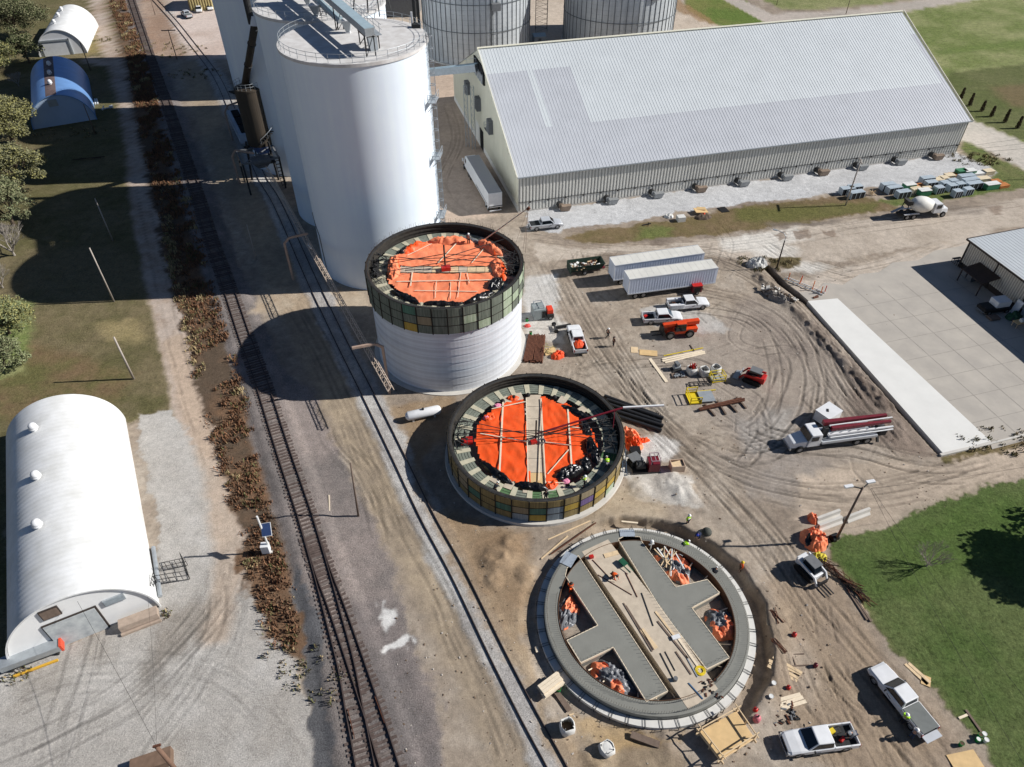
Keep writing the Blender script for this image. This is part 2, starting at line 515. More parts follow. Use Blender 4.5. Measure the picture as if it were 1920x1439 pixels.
# railway corridor
along("ballast", TRACK_STRAIGHT, 3.1, (138, 130, 126), (118, 112, 109), 0.5, 1.0)
zone("ballast", [(452, 640), (585, 740), (640, 870), (700, 960), (745, 1060), (775, 1180), (815, 1300), (850, 1470), (600, 1470), (575, 1240), (560, 1120), (545, 960), (505, 800)], (150, 139, 133), (126, 119, 115), 0.9, 1.0)
zone("ballast", [(548, 1060), (578, 1100), (608, 1250), (640, 1470), (598, 1470), (575, 1290), (556, 1180)], (112, 112, 114), (96, 96, 98), 0.5, 1.0)
zone("ballast", [(660, 1130), (740, 1130), (800, 1300), (835, 1470), (690, 1470)], (138, 128, 124), (118, 112, 110), 1.0, 1.0, 0, 0.8)
zone(None, [(716, 1133), (742, 1133), (745, 1160), (735, 1185), (718, 1175)], (212, 210, 206), None, 0.5, 0.4)
zone(None, [(730, 1218), (770, 1192), (778, 1200), (748, 1222), (733, 1230)], (214, 212, 208), None, 0.3, 0.3)
along("dirt_lane", W([(355, 120), (400, 240), (440, 340), (500, 450), (545, 560), (600, 660), (650, 760), (705, 880), (760, 980), (835, 1110), (880, 1210), (930, 1310), (985, 1439), (1040, 1560)]), 2.7, (170, 154, 132), (152, 138, 120), 0.9, 0.3)
zone(None, [(500, 540), (690, 545), (700, 590), (560, 580), (470, 590)], (186, 172, 152), (170, 152, 130), 1.5, 0.3)
along("siding_ballast", SIDING, 1.75, (190, 187, 182), (166, 162, 158), 0.45, 0.9)
# gravel lot and streets at the top
zone("gravel_lot", [(300, -80), (620, -80), (640, 130), (420, 112), (360, 110), (330, 60)], (205, 190, 180), (190, 172, 160), 1.0, 0.35)
zone(None, [(255, -60), (300, -10), (330, 70), (345, 112), (292, 112), (268, 50)], (150, 126, 108), (168, 148, 132), 1.2, 0.6)
zone("gravel_lot", [(800, 115), (900, 110), (880, 200), (970, 400), (830, 420), (815, 300)], (186, 166, 148), (172, 154, 138), 1.5, 0.3)
zone("gravel_lot", [(1160, -90), (1255, -40), (1262, 20), (1330, 40), (1500, 60), (1400, 110), (1000, 200), (700, 60), (900, -90)], (196, 182, 166), (178, 164, 148), 1.5, 0.35)
zone("grass_field", [(1270, -80), (1370, -20), (1440, 40), (1420, 60), (1330, 45), (1290, 18)], (92, 112, 56), (112, 118, 70), 1.0, 0.4, 0.9)
zone(None, [(1262, -10), (1300, 15), (1345, 48), (1310, 40), (1272, 22)], (150, 122, 90), None, 0.8, 0.4, 0.3, 0.7)
zone("grass_field", [(1390, -90), (1900, -90), (1800, -12), (1640, 8), (1540, 18), (1470, 18), (1430, 2)], (134, 138, 100), (104, 116, 72), 1.0, 0.4, 0.9)
zone("grass_field", [(1500, 60), (1640, 22), (1800, -8), (2100, -40), (2300, 300), (1960, 285), (1820, 232), (1700, 150)], (136, 142, 102), (106, 120, 72), 1.2, 0.4, 1.0)
zone(None, [(1750, 96), (1880, 78), (1960, 70), (1960, 92), (1870, 92), (1760, 104)], (88, 106, 58), (100, 118, 66), 1.5, 0.4, 1.0, 0.8)
zone("grass_field", [(1780, 138), (1900, 122), (2050, 108), (2200, 330), (1960, 275), (1900, 258), (1815, 222), (1760, 170)], (98, 104, 70), (86, 96, 58), 1.0, 0.45, 0.9)
zone(None, [(1855, 165), (1990, 150), (2010, 200), (1900, 200)], (116, 100, 78), None, 3.0, 0.4, 0.5, 0.7)
zone("street", [(1200, -120), (1372, -10), (1445, 26), (1520, 24), (1600, 18), (1700, 5), (1830, -20), (1830, 0), (1700, 22), (1600, 34), (1530, 42), (1440, 46), (1360, 2)], (182, 172, 162), (170, 162, 152), 0.5, 0.25, warp=False)
zone("street", [(1780, 214), (1830, 228), (1900, 258), (1960, 285), (2200, 380), (2160, 420), (1990, 345), (1920, 318), (1850, 282), (1790, 262), (1755, 250)], (196, 188, 178), (186, 180, 170), 0.35, 0.2, warp=False)
zone("grass_field", [(1800, 262), (1850, 284), (1920, 320), (1990, 348), (2020, 440), (1920, 352), (1850, 368), (1780, 372), (1680, 388), (1640, 380), (1740, 360), (1850, 340), (1868, 322), (1810, 290)], (90, 106, 60), (106, 110, 74), 0.6, 0.4, 1.0)
# strip before the long storage building
zone("grass_verge", [(1060, 446), (1110, 432), (1240, 416), (1300, 405), (1440, 380), (1590, 368), (1640, 372), (1690, 392), (1600, 405), (1500, 418), (1420, 430), (1340, 440), (1240, 446), (1150, 460), (1095, 456)], (108, 98, 70), (122, 106, 84), 0.8, 0.5, 0.6)
zone(None, [(1200, 428), (1260, 424), (1250, 445), (1190, 450)], (96, 112, 62), None, 1.6, 0.4, 0.9, 0.7)
zone(None, [(1380, 392), (1660, 378), (1640, 398), (1480, 415), (1390, 416)], (92, 98, 54), None, 1.6, 0.4, 0.9, 0.7)
zone("gravel_strip", [(985, 398), (1790, 286), (1850, 312), (1868, 324), (1800, 345), (1640, 352), (1570, 364), (1440, 376), (1350, 388), (1275, 396), (1200, 414), (1060, 428), (1045, 440), (985, 434)], (196, 196, 196), (182, 182, 182), 0.5, 0.8)
# main dirt road to the right
zone("dirt_lane", [(1000, 455), (1100, 470), (1240, 458), (1350, 448), (1500, 424), (1640, 412), (1780, 395), (2060, 352), (2060, 430), (1900, 425), (1810, 450), (1700, 462), (1560, 490), (1480, 500), (1380, 488), (1250, 476), (1130, 480), (1010, 490)], (186, 174, 160), (170, 158, 144), 0.9, 0.3)
for q in [[(1350, 446), (1500, 426), (1520, 446), (1440, 474), (1360, 470)], [(1440, 455), (1500, 470), (1480, 500), (1420, 480)], [(1480, 490), (1560, 500), (1540, 515), (1470, 510)]]:
    zone(None, q, (214, 210, 202), (200, 194, 184), 1.6, 0.35, 0, 0.8)
for q in [[(1452, 436), (1480, 432), (1482, 446), (1460, 452)], [(1492, 432), (1520, 432), (1522, 446), (1500, 450)], [(1545, 432), (1570, 434), (1578, 444), (1552, 442)], [(1850, 386), (1872, 384), (1878, 398), (1860, 400)]]:
    zone(None, q, (138, 122, 108), None, 0.35, 0.25, 0, 0.8)
for q, s in [([(1700, 385), (1860, 385), (1830, 402), (1720, 408)], 0.4), ([(1440, 418), (1580, 412), (1570, 420), (1450, 428)], 0.6)]:
    zone(None, q, (118, 110, 102), None, 1.0, 0.4, 0, s)
zone(None, [(1440, 484), (1500, 484), (1498, 498), (1470, 505), (1440, 500)], (90, 82, 62), (104, 96, 70), 0.6, 0.5, 0.7)
zone(None, [(1470, 545), (1560, 505), (1700, 470), (1860, 430), (1860, 455), (1720, 500), (1600, 540), (1520, 560)], (192, 181, 168), (182, 168, 152), 1.6, 0.2, 0, 0.9)
# yard: grey working area, pale spills
zone(None, [(1230, 640), (1420, 560), (1530, 600), (1620, 700), (1720, 820), (1600, 870), (1450, 890), (1350, 800), (1250, 740)], (134, 124, 116), (156, 145, 134), 3.0, 0.45, 0, 0.75)
zone(None, [(1580, 690), (1690, 760), (1770, 850), (1680, 850), (1600, 810)], (112, 100, 92), (130, 114, 102), 2.0, 0.5, 0, 0.7)
zone(None, [(1380, 780), (1500, 770), (1480, 850), (1400, 850)], (172, 168, 162), (150, 144, 138), 2.0, 0.4, 0, 0.7)
zone(None, [(1340, 850), (1560, 860), (1640, 900), (1560, 960), (1400, 930)], (166, 158, 150), (138, 128, 118), 2.5, 0.4, 0, 0.7)
zone(None, [(985, 520), (1040, 512), (1050, 560), (1035, 600), (985, 610)], (206, 204, 200), (188, 184, 178), 1.2, 0.5)
zone(None, [(985, 595), (1055, 592), (1060, 625), (1050, 650), (985, 640)], (200, 196, 188), (184, 176, 166), 0.9, 0.4)
zone(None, [(1205, 580), (1260, 562), (1330, 590), (1370, 615), (1320, 622), (1230, 612)], (196, 194, 190), (180, 176, 170), 0.9, 0.4, 0, 0.85)
zone(None, [(1165, 825), (1230, 815), (1270, 828), (1265, 850), (1230, 880), (1170, 880)], (204, 200, 194), (186, 180, 172), 0.7, 0.45)
zone(None, [(1165, 880), (1230, 876), (1300, 900), (1310, 920), (1302, 958), (1250, 950), (1180, 935)], (206, 202, 194), (176, 168, 158), 0.6, 0.5)
zone(None, [(1090, 930), (1190, 910), (1250, 960), (1240, 985), (1060, 1000)], (170, 152, 128), (186, 170, 146), 2.0, 0.35, 0, 0.7)
zone("dirt_lane", [(1500, 900), (1600, 880), (1770, 862), (1920, 828), (2200, 740), (2200, 820), (1920, 892), (1760, 940), (1640, 985), (1560, 1010), (1500, 980)], (190, 174, 156), (168, 154, 138), 1.2, 0.3)
zone("lawn", [(1556, 1030), (1600, 1002), (1650, 985), (1760, 945), (1920, 896), (2300, 780), (2600, 1500), (2100, 1750), (1960, 1600), (1880, 1450), (1840, 1395), (1780, 1335), (1700, 1240), (1640, 1165), (1580, 1085)], (74, 94, 52), (88, 102, 64), 0.35, 0.4, 1.0)
zone(None, [(1640, 1010), (1850, 930), (1990, 950), (1900, 1060), (1700, 1110)], (66, 94, 40), None, 4.0, 0.35, 1.0, 0.5)
zone("rough_grass", [(1765, 858), (1850, 842), (1960, 808), (2060, 780), (2060, 800), (1930, 832), (1830, 862), (1770, 868)], (116, 104, 78), (96, 92, 60), 0.5, 0.5, 0.6)
# soil round the foundations
zone(None, [(740, 760), (850, 740), (860, 800), (790, 860), (820, 960), (960, 1000), (1010, 1060), (990, 1200), (1020, 1330), (1130, 1420), (1120, 1560), (1060, 1470), (940, 1220), (860, 1060), (790, 930)], (148, 126, 100), (168, 148, 122), 1.2, 0.5, 0, 0.85)
zone(None, [(1100, 1380), (1240, 1375), (1300, 1439), (1100, 1500)], (124, 106, 84), (160, 142, 116), 1.5, 0.6, 0, 0.7)
zone(None, [(1060, 1330), (1240, 1372), (1280, 1380), (1180, 1400), (1080, 1370)], (178, 150, 106), None, 0.9, 0.6, 0, 0.6)
zone(None, [(1430, 1080), (1560, 1060), (1700, 1260), (1850, 1439), (1600, 1500), (1440, 1300)], (164, 144, 120), (140, 120, 100), 3.0, 0.45, 0, 0.6)
zone(None, [(1470, 1220), (1500, 1200), (1540, 1290), (1520, 1330)], (186, 172, 156), None, 2.5, 0.4, 0, 0.6)
zone(None, [(885, 1000), (990, 1000), (1000, 1080), (990, 1130), (930, 1100)], (140, 118, 94), (160, 138, 112), 1.5, 0.55, 0, 0.8)

# wheel tracks pressed into the dirt
rt = random.Random(5)
def tracks(px, n, spread, dark, width=0.2, gauge=1.7, pair=True, light=None):
    base = [Vector(p) for p in W(px)]
    for k in range(n):
        off = rt.uniform(-spread, spread)
        P = []
        for i, p in enumerate(base):
            a = base[max(0, i - 1)]; b = base[min(len(base) - 1, i + 1)]
            d = (b - a).normalized(); nrm = Vector((-d.y, d.x))
            P.append(p + nrm * (off + rt.uniform(-0.5, 0.5) * spread * 0.5))
        S = spline(P, 0.8)
        i0 = rt.randrange(0, max(1, len(S) // 4)); i1 = len(S) - rt.randrange(0, max(1, len(S) // 4))
        S = S[i0:i1]
        if len(S) < 4:
            continue
        for s_ in ((-gauge / 2, gauge / 2) if pair else (0,)):
            Q = []
            for i, p in enumerate(S):
                d = (S[min(len(S) - 1, i + 1)] - S[max(0, i - 1)]).normalized()
                Q.append((p.x - d.y * s_, p.y + d.x * s_))
            xs = [q[0] for q in Q]; ys = [q[1] for q in Q]
            idx = np.nonzero((px_ > min(xs) - 1) & (px_ < max(xs) + 1) & (py_ > min(ys) - 1) & (py_ < max(ys) + 1))[0]
            if not len(idx):
                continue
            d = ldist(px_[idx], py_[idx], Q[::2] + [Q[-1]])
            fade = np.clip(vnoise(px_[idx] / 3.0, py_[idx] / 3.0, 90 + k) * 1.8 - 0.4, 0, 1)
            w = sstep(width * 1.3, width * 0.4, d) * fade
            r = sstep(width * 2.2, width * 1.3, d) * sstep(width * 0.9, width * 1.3, d) * fade
            f = (1 - dark * w + (light if light is not None else dark * 0.45) * r)
            col[idx] *= f[:, None]
            hz[idx] += -0.05 * w + 0.03 * r
tracks([(1180, 560), (1330, 560), (1440, 600), (1500, 690), (1480, 790), (1400, 840), (1300, 800)], 9, 3.0, 0.34)
tracks([(1150, 480), (1330, 480), (1460, 540), (1560, 650), (1660, 780), (1740, 850)], 7, 2.0, 0.32)
tracks([(1000, 460), (1060, 590), (1150, 720), (1290, 850), (1450, 920), (1650, 930), (1920, 855)], 8, 2.2, 0.26)
tracks([(1330, 760), (1450, 830), (1600, 850), (1760, 880), (1920, 850)], 7, 2.0, 0.3)
tracks([(990, 450), (1200, 470), (1400, 455), (1600, 425), (1920, 385)], 6, 1.6, 0.22)
tracks([(1040, 480), (1120, 620), (1220, 780), (1330, 900), (1420, 1000), (1530, 1150), (1660, 1300), (1800, 1500)], 8, 1.8, 0.24)
tracks([(1420, 440), (1500, 490), (1600, 520)], 5, 2.0, 0.25)
tracks([(1480, 470), (1530, 510), (1650, 500), (1800, 450)], 4, 1.5, 0.2)
tracks([(1540, 620), (1560, 700), (1640, 800), (1700, 850)], 7, 2.5, 0.3)
tracks([(1130, 650), (1080, 700), (1170, 690), (1300, 690), (1420, 760)], 5, 1.5, 0.25)
tracks(LANE[2:-1], 3, 0.3, 0.16)
tracks([(545, 560), (600, 660), (650, 760), (705, 880), (760, 980), (835, 1110), (880, 1210), (930, 1310), (985, 1439)], 7, 1.1, 0.2)
tracks([(610, 760), (630, 830), (690, 900), (720, 990), (745, 1080)], 4, 0.8, 0.25)
tracks([(428, 1040), (400, 1120), (330, 1210), (240, 1300), (120, 1370), (-40, 1440)], 6, 1.6, 0.22)
tracks([(430, 1060), (430, 1160), (380, 1260), (290, 1380), (240, 1460)], 5, 1.8, 0.18)
tracks([(170, 1190), (150, 1270), (120, 1360), (110, 1460)], 3, 0.8, 0.25)
tracks([(20, 1320), (130, 1280), (260, 1270), (400, 1300), (500, 1390), (560, 1480)], 4, 1.5, 0.15)
for k in range(46):
    a_ = rt.uniform(0, 6.28); u0, v0 = rt.uniform(1020, 1700), rt.uniform(460, 880); q = rt.uniform(60, 190); b_ = a_ + rt.uniform(-.9, .9)
    if u0 > 1440 + (v0 - 500) * .9 or (math.hypot(u0 - 1000, (v0 - 840) * 1.3) < 190): continue
    tracks([(u0, v0), (u0 + q * math.cos(a_) * .5, v0 + q * .3 * math.sin(a_)), (u0 + q * math.cos(b_), v0 + q * .6 * math.sin(b_))], 1, .5, rt.uniform(.15, .35), width=rt.uniform(.14, .26))
for k in range(26):
    u0, v0 = rt.uniform(1440, 1720), rt.uniform(1050, 1400)
    tracks([(u0, v0), (u0 + rt.uniform(20, 70), v0 + rt.uniform(60, 140)), (u0 + rt.uniform(80, 150), v0 + rt.uniform(150, 260))], 1, .4, rt.uniform(.12, .28), width=.16)
tracks([(380, 20), (370, 60), (400, 110), (420, 160)], 3, 1.5, 0.12)
tracks([(1260, 0), (1330, 50), (1400, 90)], 3, 1.0, 0.12)
tracks([(840, 180), (860, 260), (830, 350), (900, 420)], 4, 1.2, 0.2)

# relief
def relief_line(line, half, h, edge):
    xs = [p[0] for p in line]; ys = [p[1] for p in line]
    idx = np.nonzero((px_ > min(xs) - 8) & (px_ < max(xs) + 8) & (py_ > min(ys) - 8) & (py_ < max(ys) + 8))[0]
    d = ldist(px_[idx], py_[idx], line)
    hz[idx] = np.maximum(hz[idx], h * sstep(half + edge, half, d)) if h > 0 else hz[idx] + h * sstep(half + edge, half, d)
    return idx, d
relief_line(TRACK_STRAIGHT, 1.7, 0.28, 1.4)
relief_line(TRACK_CURVE, 1.7, 0.28, 1.4)
relief_line(SIDING, 1.6, 0.08, 0.8)
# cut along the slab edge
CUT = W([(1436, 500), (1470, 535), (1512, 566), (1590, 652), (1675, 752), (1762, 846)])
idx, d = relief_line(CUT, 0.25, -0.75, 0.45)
w = sstep(0.9, 0.2, d); col[idx] = col[idx] * (1 - w[:, None] * 0.9) + C((58, 48, 40)) * w[:, None] * 0.9  # near black band puts the slab edge's shadow into the soil colour
CUT2 = W([(1425, 520), (1500, 590), (1590, 685), (1660, 760)])
idx = np.nonzero((px_ > 20) & (px_ < 60) & (py_ > 50) & (py_ < 115))[0]
d = ldist(px_[idx], py_[idx], CUT2)
hz[idx] += 0.5 * sstep(1.6, 0.2, d) * (0.35 + vnoise(px_[idx] * 1.6, py_[idx] * 1.6, 77))
w = sstep(1.7, 0.4, d) * vnoise(px_[idx] * 0.9, py_[idx] * 0.9, 78)
col[idx] = col[idx] * (1 - w[:, None] * .6) + C((104, 90, 80)) * w[:, None] * .6
# excavation round the new foundation
dx, dy = px_ - RING_C[0], py_ - RING_C[1]
rr = np.hypot(dx, dy); th = np.degrees(np.arctan2(dy, dx))
wj = rr + (fbm(px_, py_, 1.4, 4, 55) - 0.5) * 0.7
side = sstep(-75, -40, th) * sstep(118, 95, th)
dep = sstep(10.4, 10.7, wj) * sstep(12.4, 11.8, wj) * side
hz -= 0.9 * dep
w = dep[:, None] * 0.3; col[:] = col * (1 - w) + C((110, 92, 74)) * w
bank = sstep(11.7, 12.3, wj) * sstep(15.0, 12.6, wj) * side
hz += 0.28 * bank
left = sstep(10.6, 10.9, wj) * sstep(12.6, 11.4, wj) * (1 - side)
hz -= 0.25 * left
inside = rr < 8.2
hz[inside] = -0.05 + (fin[inside] - 0.5) * 0.08
hz[(rr >= 8.2) & (rr < 10.5)] = -0.2
for (cx_, cy_, r_, h_, sd) in [(*G(935, 1050), 2.2, 0.5, 1), (*G(960, 1020), 1.4, 0.4, 2), (*G(925, 1090), 1.0, 0.35, 3), (*G(985, 1075), 1.2, 0.3, 4), (*G(1265, 905), 2.0, 0.4, 5), (*G(1285, 925), 1.6, 0.35, 6), (*G(1200, 915), 1.3, 0.3, 7), (*G(1660, 800), 3.0, 0.5, 8), (*G(1255, 1400), 1.4, 0.25, 9), (*G(1120, 1430), 1.5, 0.3, 10)]:
    d = np.hypot(px_ - cx_, py_ - cy_)
    idx = np.nonzero(d < r_ * 1.5)[0]
    hz[idx] += h_ * sstep(r_ * 1.3, r_ * 0.2, d[idx]) * (0.4 + 1.2 * fbm(px_[idx], py_[idx], 0.9, 3, 60 + sd))
far = (np.abs(px_) > 200) | (py_ > 300) | (py_ < 5)
hz[far] = 0.0
for sc, sr in ((SILO_A, 10.4), (SILO_B, 11.0)):
    hz[np.hypot(px_ - sc[0], py_ - sc[1]) < sr] = -0.03

gm = bpy.data.materials.new("soil_and_gravel"); gm.use_nodes = True
nt = gm.node_tree; N, L = nt.nodes, nt.links
bs = N["Principled BSDF"]; bs.inputs["Roughness"].default_value = 0.95; bs.inputs["Specular IOR Level"].default_value = 0.1
at = N.new("ShaderNodeAttribute"); at.attribute_name = "tone"
ag = N.new("ShaderNodeAttribute"); ag.attribute_name = "grain"
ar = N.new("ShaderNodeAttribute"); ar.attribute_name = "grassy"
ge = N.new("ShaderNodeNewGeometry")
def nz(scale, det, rough, vec=None):
    n = N.new("ShaderNodeTexNoise"); n.inputs["Scale"].default_value = scale; n.inputs["Detail"].default_value = det; n.inputs["Roughness"].default_value = rough
    L.new(vec or ge.outputs["Position"], n.inputs["Vector"]); return n.outputs["Fac"]
def mth(op, a, b):
    n = N.new("ShaderNodeMath"); n.operation = op
    for k, x in enumerate((a, b)):
        if isinstance(x, (int, float)): n.inputs[k].default_value = x
        else: L.new(x, n.inputs[k])
    return n.outputs[0]
peb = nz(7.0, 6, 0.85); patch = nz(0.9, 5, 0.65); tuft = nz(3.2, 6, 0.75)
a1 = mth('MULTIPLY', mth('SUBTRACT', peb, 0.5), mth('MULTIPLY', ag.outputs["Fac"], 3.0))
a2 = mth('ADD', mth('MULTIPLY', mth('SUBTRACT', patch, 0.5), 0.7), mth('MULTIPLY', mth('SUBTRACT', nz(2.6, 6, 0.8), 0.5), 0.9))
a3 = mth('MULTIPLY', mth('SUBTRACT', tuft, 0.5), mth('MULTIPLY', ar.outputs["Fac"], 2.4))
a3 = mth('ADD', a3, mth('MULTIPLY', mth('SUBTRACT', nz(0.7, 6, 0.75), 0.5), mth('MULTIPLY', ar.outputs["Fac"], 1.3)))
fac = mth('MAXIMUM', mth('ADD', mth('ADD', mth('ADD', a1, a2), a3), 1.0), 0.18)
sc = N.new("ShaderNodeVectorMath"); sc.operation = 'SCALE'
L.new(at.outputs["Color"], sc.inputs[0]); L.new(fac, sc.inputs["Scale"])
yl = N.new("ShaderNodeMix"); yl.data_type = 'RGBA'; yl.blend_type = 'MULTIPLY'
yl.inputs[7].default_value = (1.25, 1.08, 0.92, 1)
L.new(mth('MULTIPLY', mth('MULTIPLY', ar.outputs["Fac"], 0.8), nz(1.7, 5, 0.7)), yl.inputs[0]); L.new(sc.outputs[0], yl.inputs[6])
L.new(yl.outputs[2], bs.inputs["Base Color"])
bp = N.new("ShaderNodeBump"); bp.inputs["Strength"].default_value = 1.0; bp.inputs["Distance"].default_value = 0.1
hgt = mth('ADD', mth('MULTIPLY', peb, mth('ADD', ag.outputs["Fac"], 0.2)), mth('MULTIPLY', tuft, ar.outputs["Fac"]))
L.new(hgt, bp.inputs["Height"]); L.new(bp.outputs[0], bs.inputs["Normal"])

ny, nx = GX.shape
vid = np.arange(NV).reshape(ny, nx)
quads = np.stack([vid[:-1, :-1], vid[:-1, 1:], vid[1:, 1:], vid[1:, :-1]], -1).reshape(-1, 4)
fz = zid[quads[:, 0]]
GLAB = {"ground": ("tan construction dirt and bare earth of the whole site", "dirt ground"), "rough_grass": ("brown green rough grass on the left bank and by the slab", "grass"), "dirt_lane": ("pale compacted dirt lanes along the railway and across the yard", "dirt road"),
        "gravel_yard": ("light grey gravel yard in front of the big white arched shed", "gravel yard"), "weedy_strip": ("dark earth strip under the brown weeds beside the main track", "ground"), "ballast": ("pinkish grey stone ballast bed of the main railway track", "ballast"),
        "siding_ballast": ("pale ballast band under the siding beside the silos", "ballast"), "gravel_lot": ("pinkish gravel lot behind and beside the tall silos", "gravel lot"), "grass_field": ("green grass fields beyond the long storage building", "grass field"),
        "street": ("pale concrete street behind the long storage building", "street"), "grass_verge": ("brown green verge between gravel strip and dirt road", "grass verge"), "gravel_strip": ("white crushed stone strip along the ribbed wall of the storage building", "gravel"), "lawn": ("green mown lawn at the lower right", "lawn")}
for k, nm in enumerate(ZN):
    q = quads[fz == k]
    if not len(q):
        continue
    u, inv = np.unique(q.ravel(), return_inverse=True)
    me = bpy.data.meshes.new(nm)
    me.vertices.add(len(u)); me.loops.add(q.size); me.polygons.add(len(q))
    co = np.stack([px_[u], py_[u], hz[u]], 1).astype(np.float32)
    me.vertices.foreach_set("co", co.ravel())
    me.loops.foreach_set("vertex_index", inv.astype(np.int32))
    me.polygons.foreach_set("loop_start", np.arange(0, q.size, 4, dtype=np.int32))
    me.polygons.foreach_set("use_smooth", np.ones(len(q), bool))
    me.update(calc_edges=True)
    ca = me.attributes.new("tone", 'FLOAT_COLOR', 'POINT')
    ca.data.foreach_set("color", np.concatenate([np.clip(col[u], 0.01, 0.9), np.ones((len(u), 1))], 1).astype(np.float32).ravel())
    me.attributes.new("grain", 'FLOAT', 'POINT').data.foreach_set("value", grain[u].astype(np.float32))
    me.attributes.new("grassy", 'FLOAT', 'POINT').data.foreach_set("value", grassy[u].astype(np.float32))
    me.materials.append(gm)
    o = bpy.data.objects.new(nm, me); COL.objects.link(o)
    structure(o); o["label"], o["category"] = GLAB[nm]
def ground_z(x, y):
    j = int(np.clip(np.searchsorted(gy, y), 0, ny - 1)); i = int(np.clip(np.searchsorted(gx, x), 0, nx - 1))
    return float(hz[j * nx + i])

# concrete slab east of the yard, with saw-cut joints
def slab_material(name, rgb, ang):
    m = mat(name, rgb, rough=0.9, var=0.09, scale=0.35, rgb2=tuple(int(c * 0.86) for c in rgb))
    return m
pad_m = mat("slab_concrete", (186, 179, 168), rough=0.9, var=0.1, scale=0.3, rgb2=(164, 158, 150))
new_m = mat("new_slab_concrete", (222, 221, 216), rough=0.9, var=0.05, scale=0.4)
joint_m = mat("slab_joint", (154, 148, 140), rough=0.95, var=0.2, scale=1.0)
pad_px = [(1517, 566), (1498, 549), (1528, 546), (1546, 531), (1580, 535), (1612, 515), (1648, 511), (1674, 493), (1722, 489), (1752, 471), (1802, 462), (1850, 446), (2060, 400), (2300, 560), (2250, 760), (1925, 826), (1860, 843), (1855, 828), (1570, 562)]
pad = MB().prism(W(pad_px), -0.6, 0.06)
structure(tag(pad.build("concrete_slab", pad_m), "grey weathered concrete slab in front of the metal building", "concrete slab"))
jm = MB()
e0, e1 = Vector(G(1570, 562)), Vector(G(1855, 828))
ed = (e1 - e0).normalized(); en = Vector((-ed.y, ed.x)) * -1
if en.x < 0: en = -en
for k in range(0, 8):
    a = e0 + en * (4.2 * k) + ed * (-2 + 0.3 * k); b = e1 + en * (4.2 * k) + ed * (6 if k > 2 else 0.5)
    if k: jm.bar((a.x, a.y, 0.066), (b.x, b.y, 0.066), 0.09, 0.004)
for k in range(1, 9):
    a = e0 + ed * (4.2 * k - 1.5) + en * 0.3; b = a + en * 34
    jm.bar((a.x, a.y, 0.0645), (b.x, b.y, 0.0645), 0.07, 0.003)
structure(tag(jm.build("slab_joints", joint_m), "saw cut joint lines across the grey slab", "slab joint"))
strip = MB().prism(W([(1514, 566), (1570, 561), (1857, 829), (1768, 852)]), -0.7, 0.12)
for k in range(1, 7):
    a = Vector(G(1516, 566)).lerp(Vector(G(1766, 850)), k / 7.0); b = Vector(G(1570, 562)).lerp(Vector(G(1855, 828)), k / 7.0)
structure(tag(strip.build("concrete_strip", new_m), "newly poured white concrete strip along the slab edge", "concrete slab"))
kerb = MB().bar(G3(1763, 854, 0.1), G3(1858, 832, 0.1), 0.35, 0.3)
kerb.bar(G3(1858, 832, 0.1), G3(1925, 815, 0.1), 0.25, 0.24)
structure(tag(kerb.build("kerb", concrete_pale), "pale concrete kerb at the lower end of the slab", "kerb"))
# ------------------------------------------------------------------ railway
tie_m = mat("wooden_tie", (112, 98, 92), rough=0.95, var=0.4, scale=2.5, rgb2=(70, 60, 56))
tie_grey = mat("weathered_tie", (132, 122, 116), rough=0.95, var=0.35, scale=2.5, rgb2=(86, 78, 74))
rail_m = mat("rail_steel", (92, 80, 76), rough=0.6, metal=0.3, var=0.2, scale=3)
rk = random.Random(11)
def offset(S, s_):
    Q = []
    for i, p in enumerate(S):
        a, b = S[max(0, i - 1)], S[min(len(S) - 1, i + 1)]
        d = (b - a).normalized()
        Q.append(Vector((p.x - d.y * s_, p.y + d.x * s_)))
    return Q
def rail_mesh(Q, z, h=0.18):
    m = MB()
    for w0, w1, za, zb in ((0.07, 0.07, z + h - 0.05, z + h), (0.016, 0.016, z + 0.02, z + h - 0.05), (0.14, 0.14, z, z + 0.02)):
        L_ = offset(Q, w0 / 2); R_ = offset(Q, -w0 / 2)
        rings = [[(a.x, a.y, za), (a.x, a.y, zb), (b.x, b.y, zb), (b.x, b.y, za)] for a, b in zip(L_, R_)]
        m.loft(rings)
    return m
def ties_mesh(S, z, gap, L=2.6, skip=None, mi2=0.3):
    m = MB(); acc = 0.0; prev = S[0]
    for p, q in zip(S[:-1], S[1:]):
        d = (q - p).length
        while acc < d:
            t = acc / d; c = p.lerp(q, t); dr = (q - p).normalized()
            if skip is None or not skip(c):
                ln = L if not callable(L) else L(c)
                m.obox((c.x + rk.uniform(-.08, .08), c.y + rk.uniform(-.08, .08), z), (0.235, ln, 0.17), math.atan2(dr.y, dr.x) + rk.uniform(-.035, .035), 1 if rk.random() < mi2 else 0)
            acc += gap * rk.uniform(0.93, 1.07)
        acc -= d
    return m
TS = [Vector(p) for p in TRACK_STRAIGHT]; TS[0] = TS[0] + (TS[0] - TS[1]) * 0.6
TSs = spline(TS, 1.0); TCs = spline([Vector(p) for p in TRACK_CURVE], 1.0); SDs = spline([Vector(p) for p in SIDING], 1.0)
sw = Vector(G(573, 970))
t = thing("railway_track", "main railway track on weathered ties running the whole height of the picture", "railway track", (0, 0, 0))
for s_ in (-0.752, 0.752):
    rail_mesh(offset(TSs, s_), 0.36).build("rail", rail_m, t)
stuff(ties_mesh(TSs, 0.285, 0.53).build("ties", [tie_m, tie_grey], t))
t = thing("turnout_track", "diverging turnout rails crossing the main track at the bottom edge", "railway track", (0, 0, 0))
for s_ in (-0.752, 0.752):
    rail_mesh(offset(TCs, s_), 0.362).build("rail", rail_m, t)
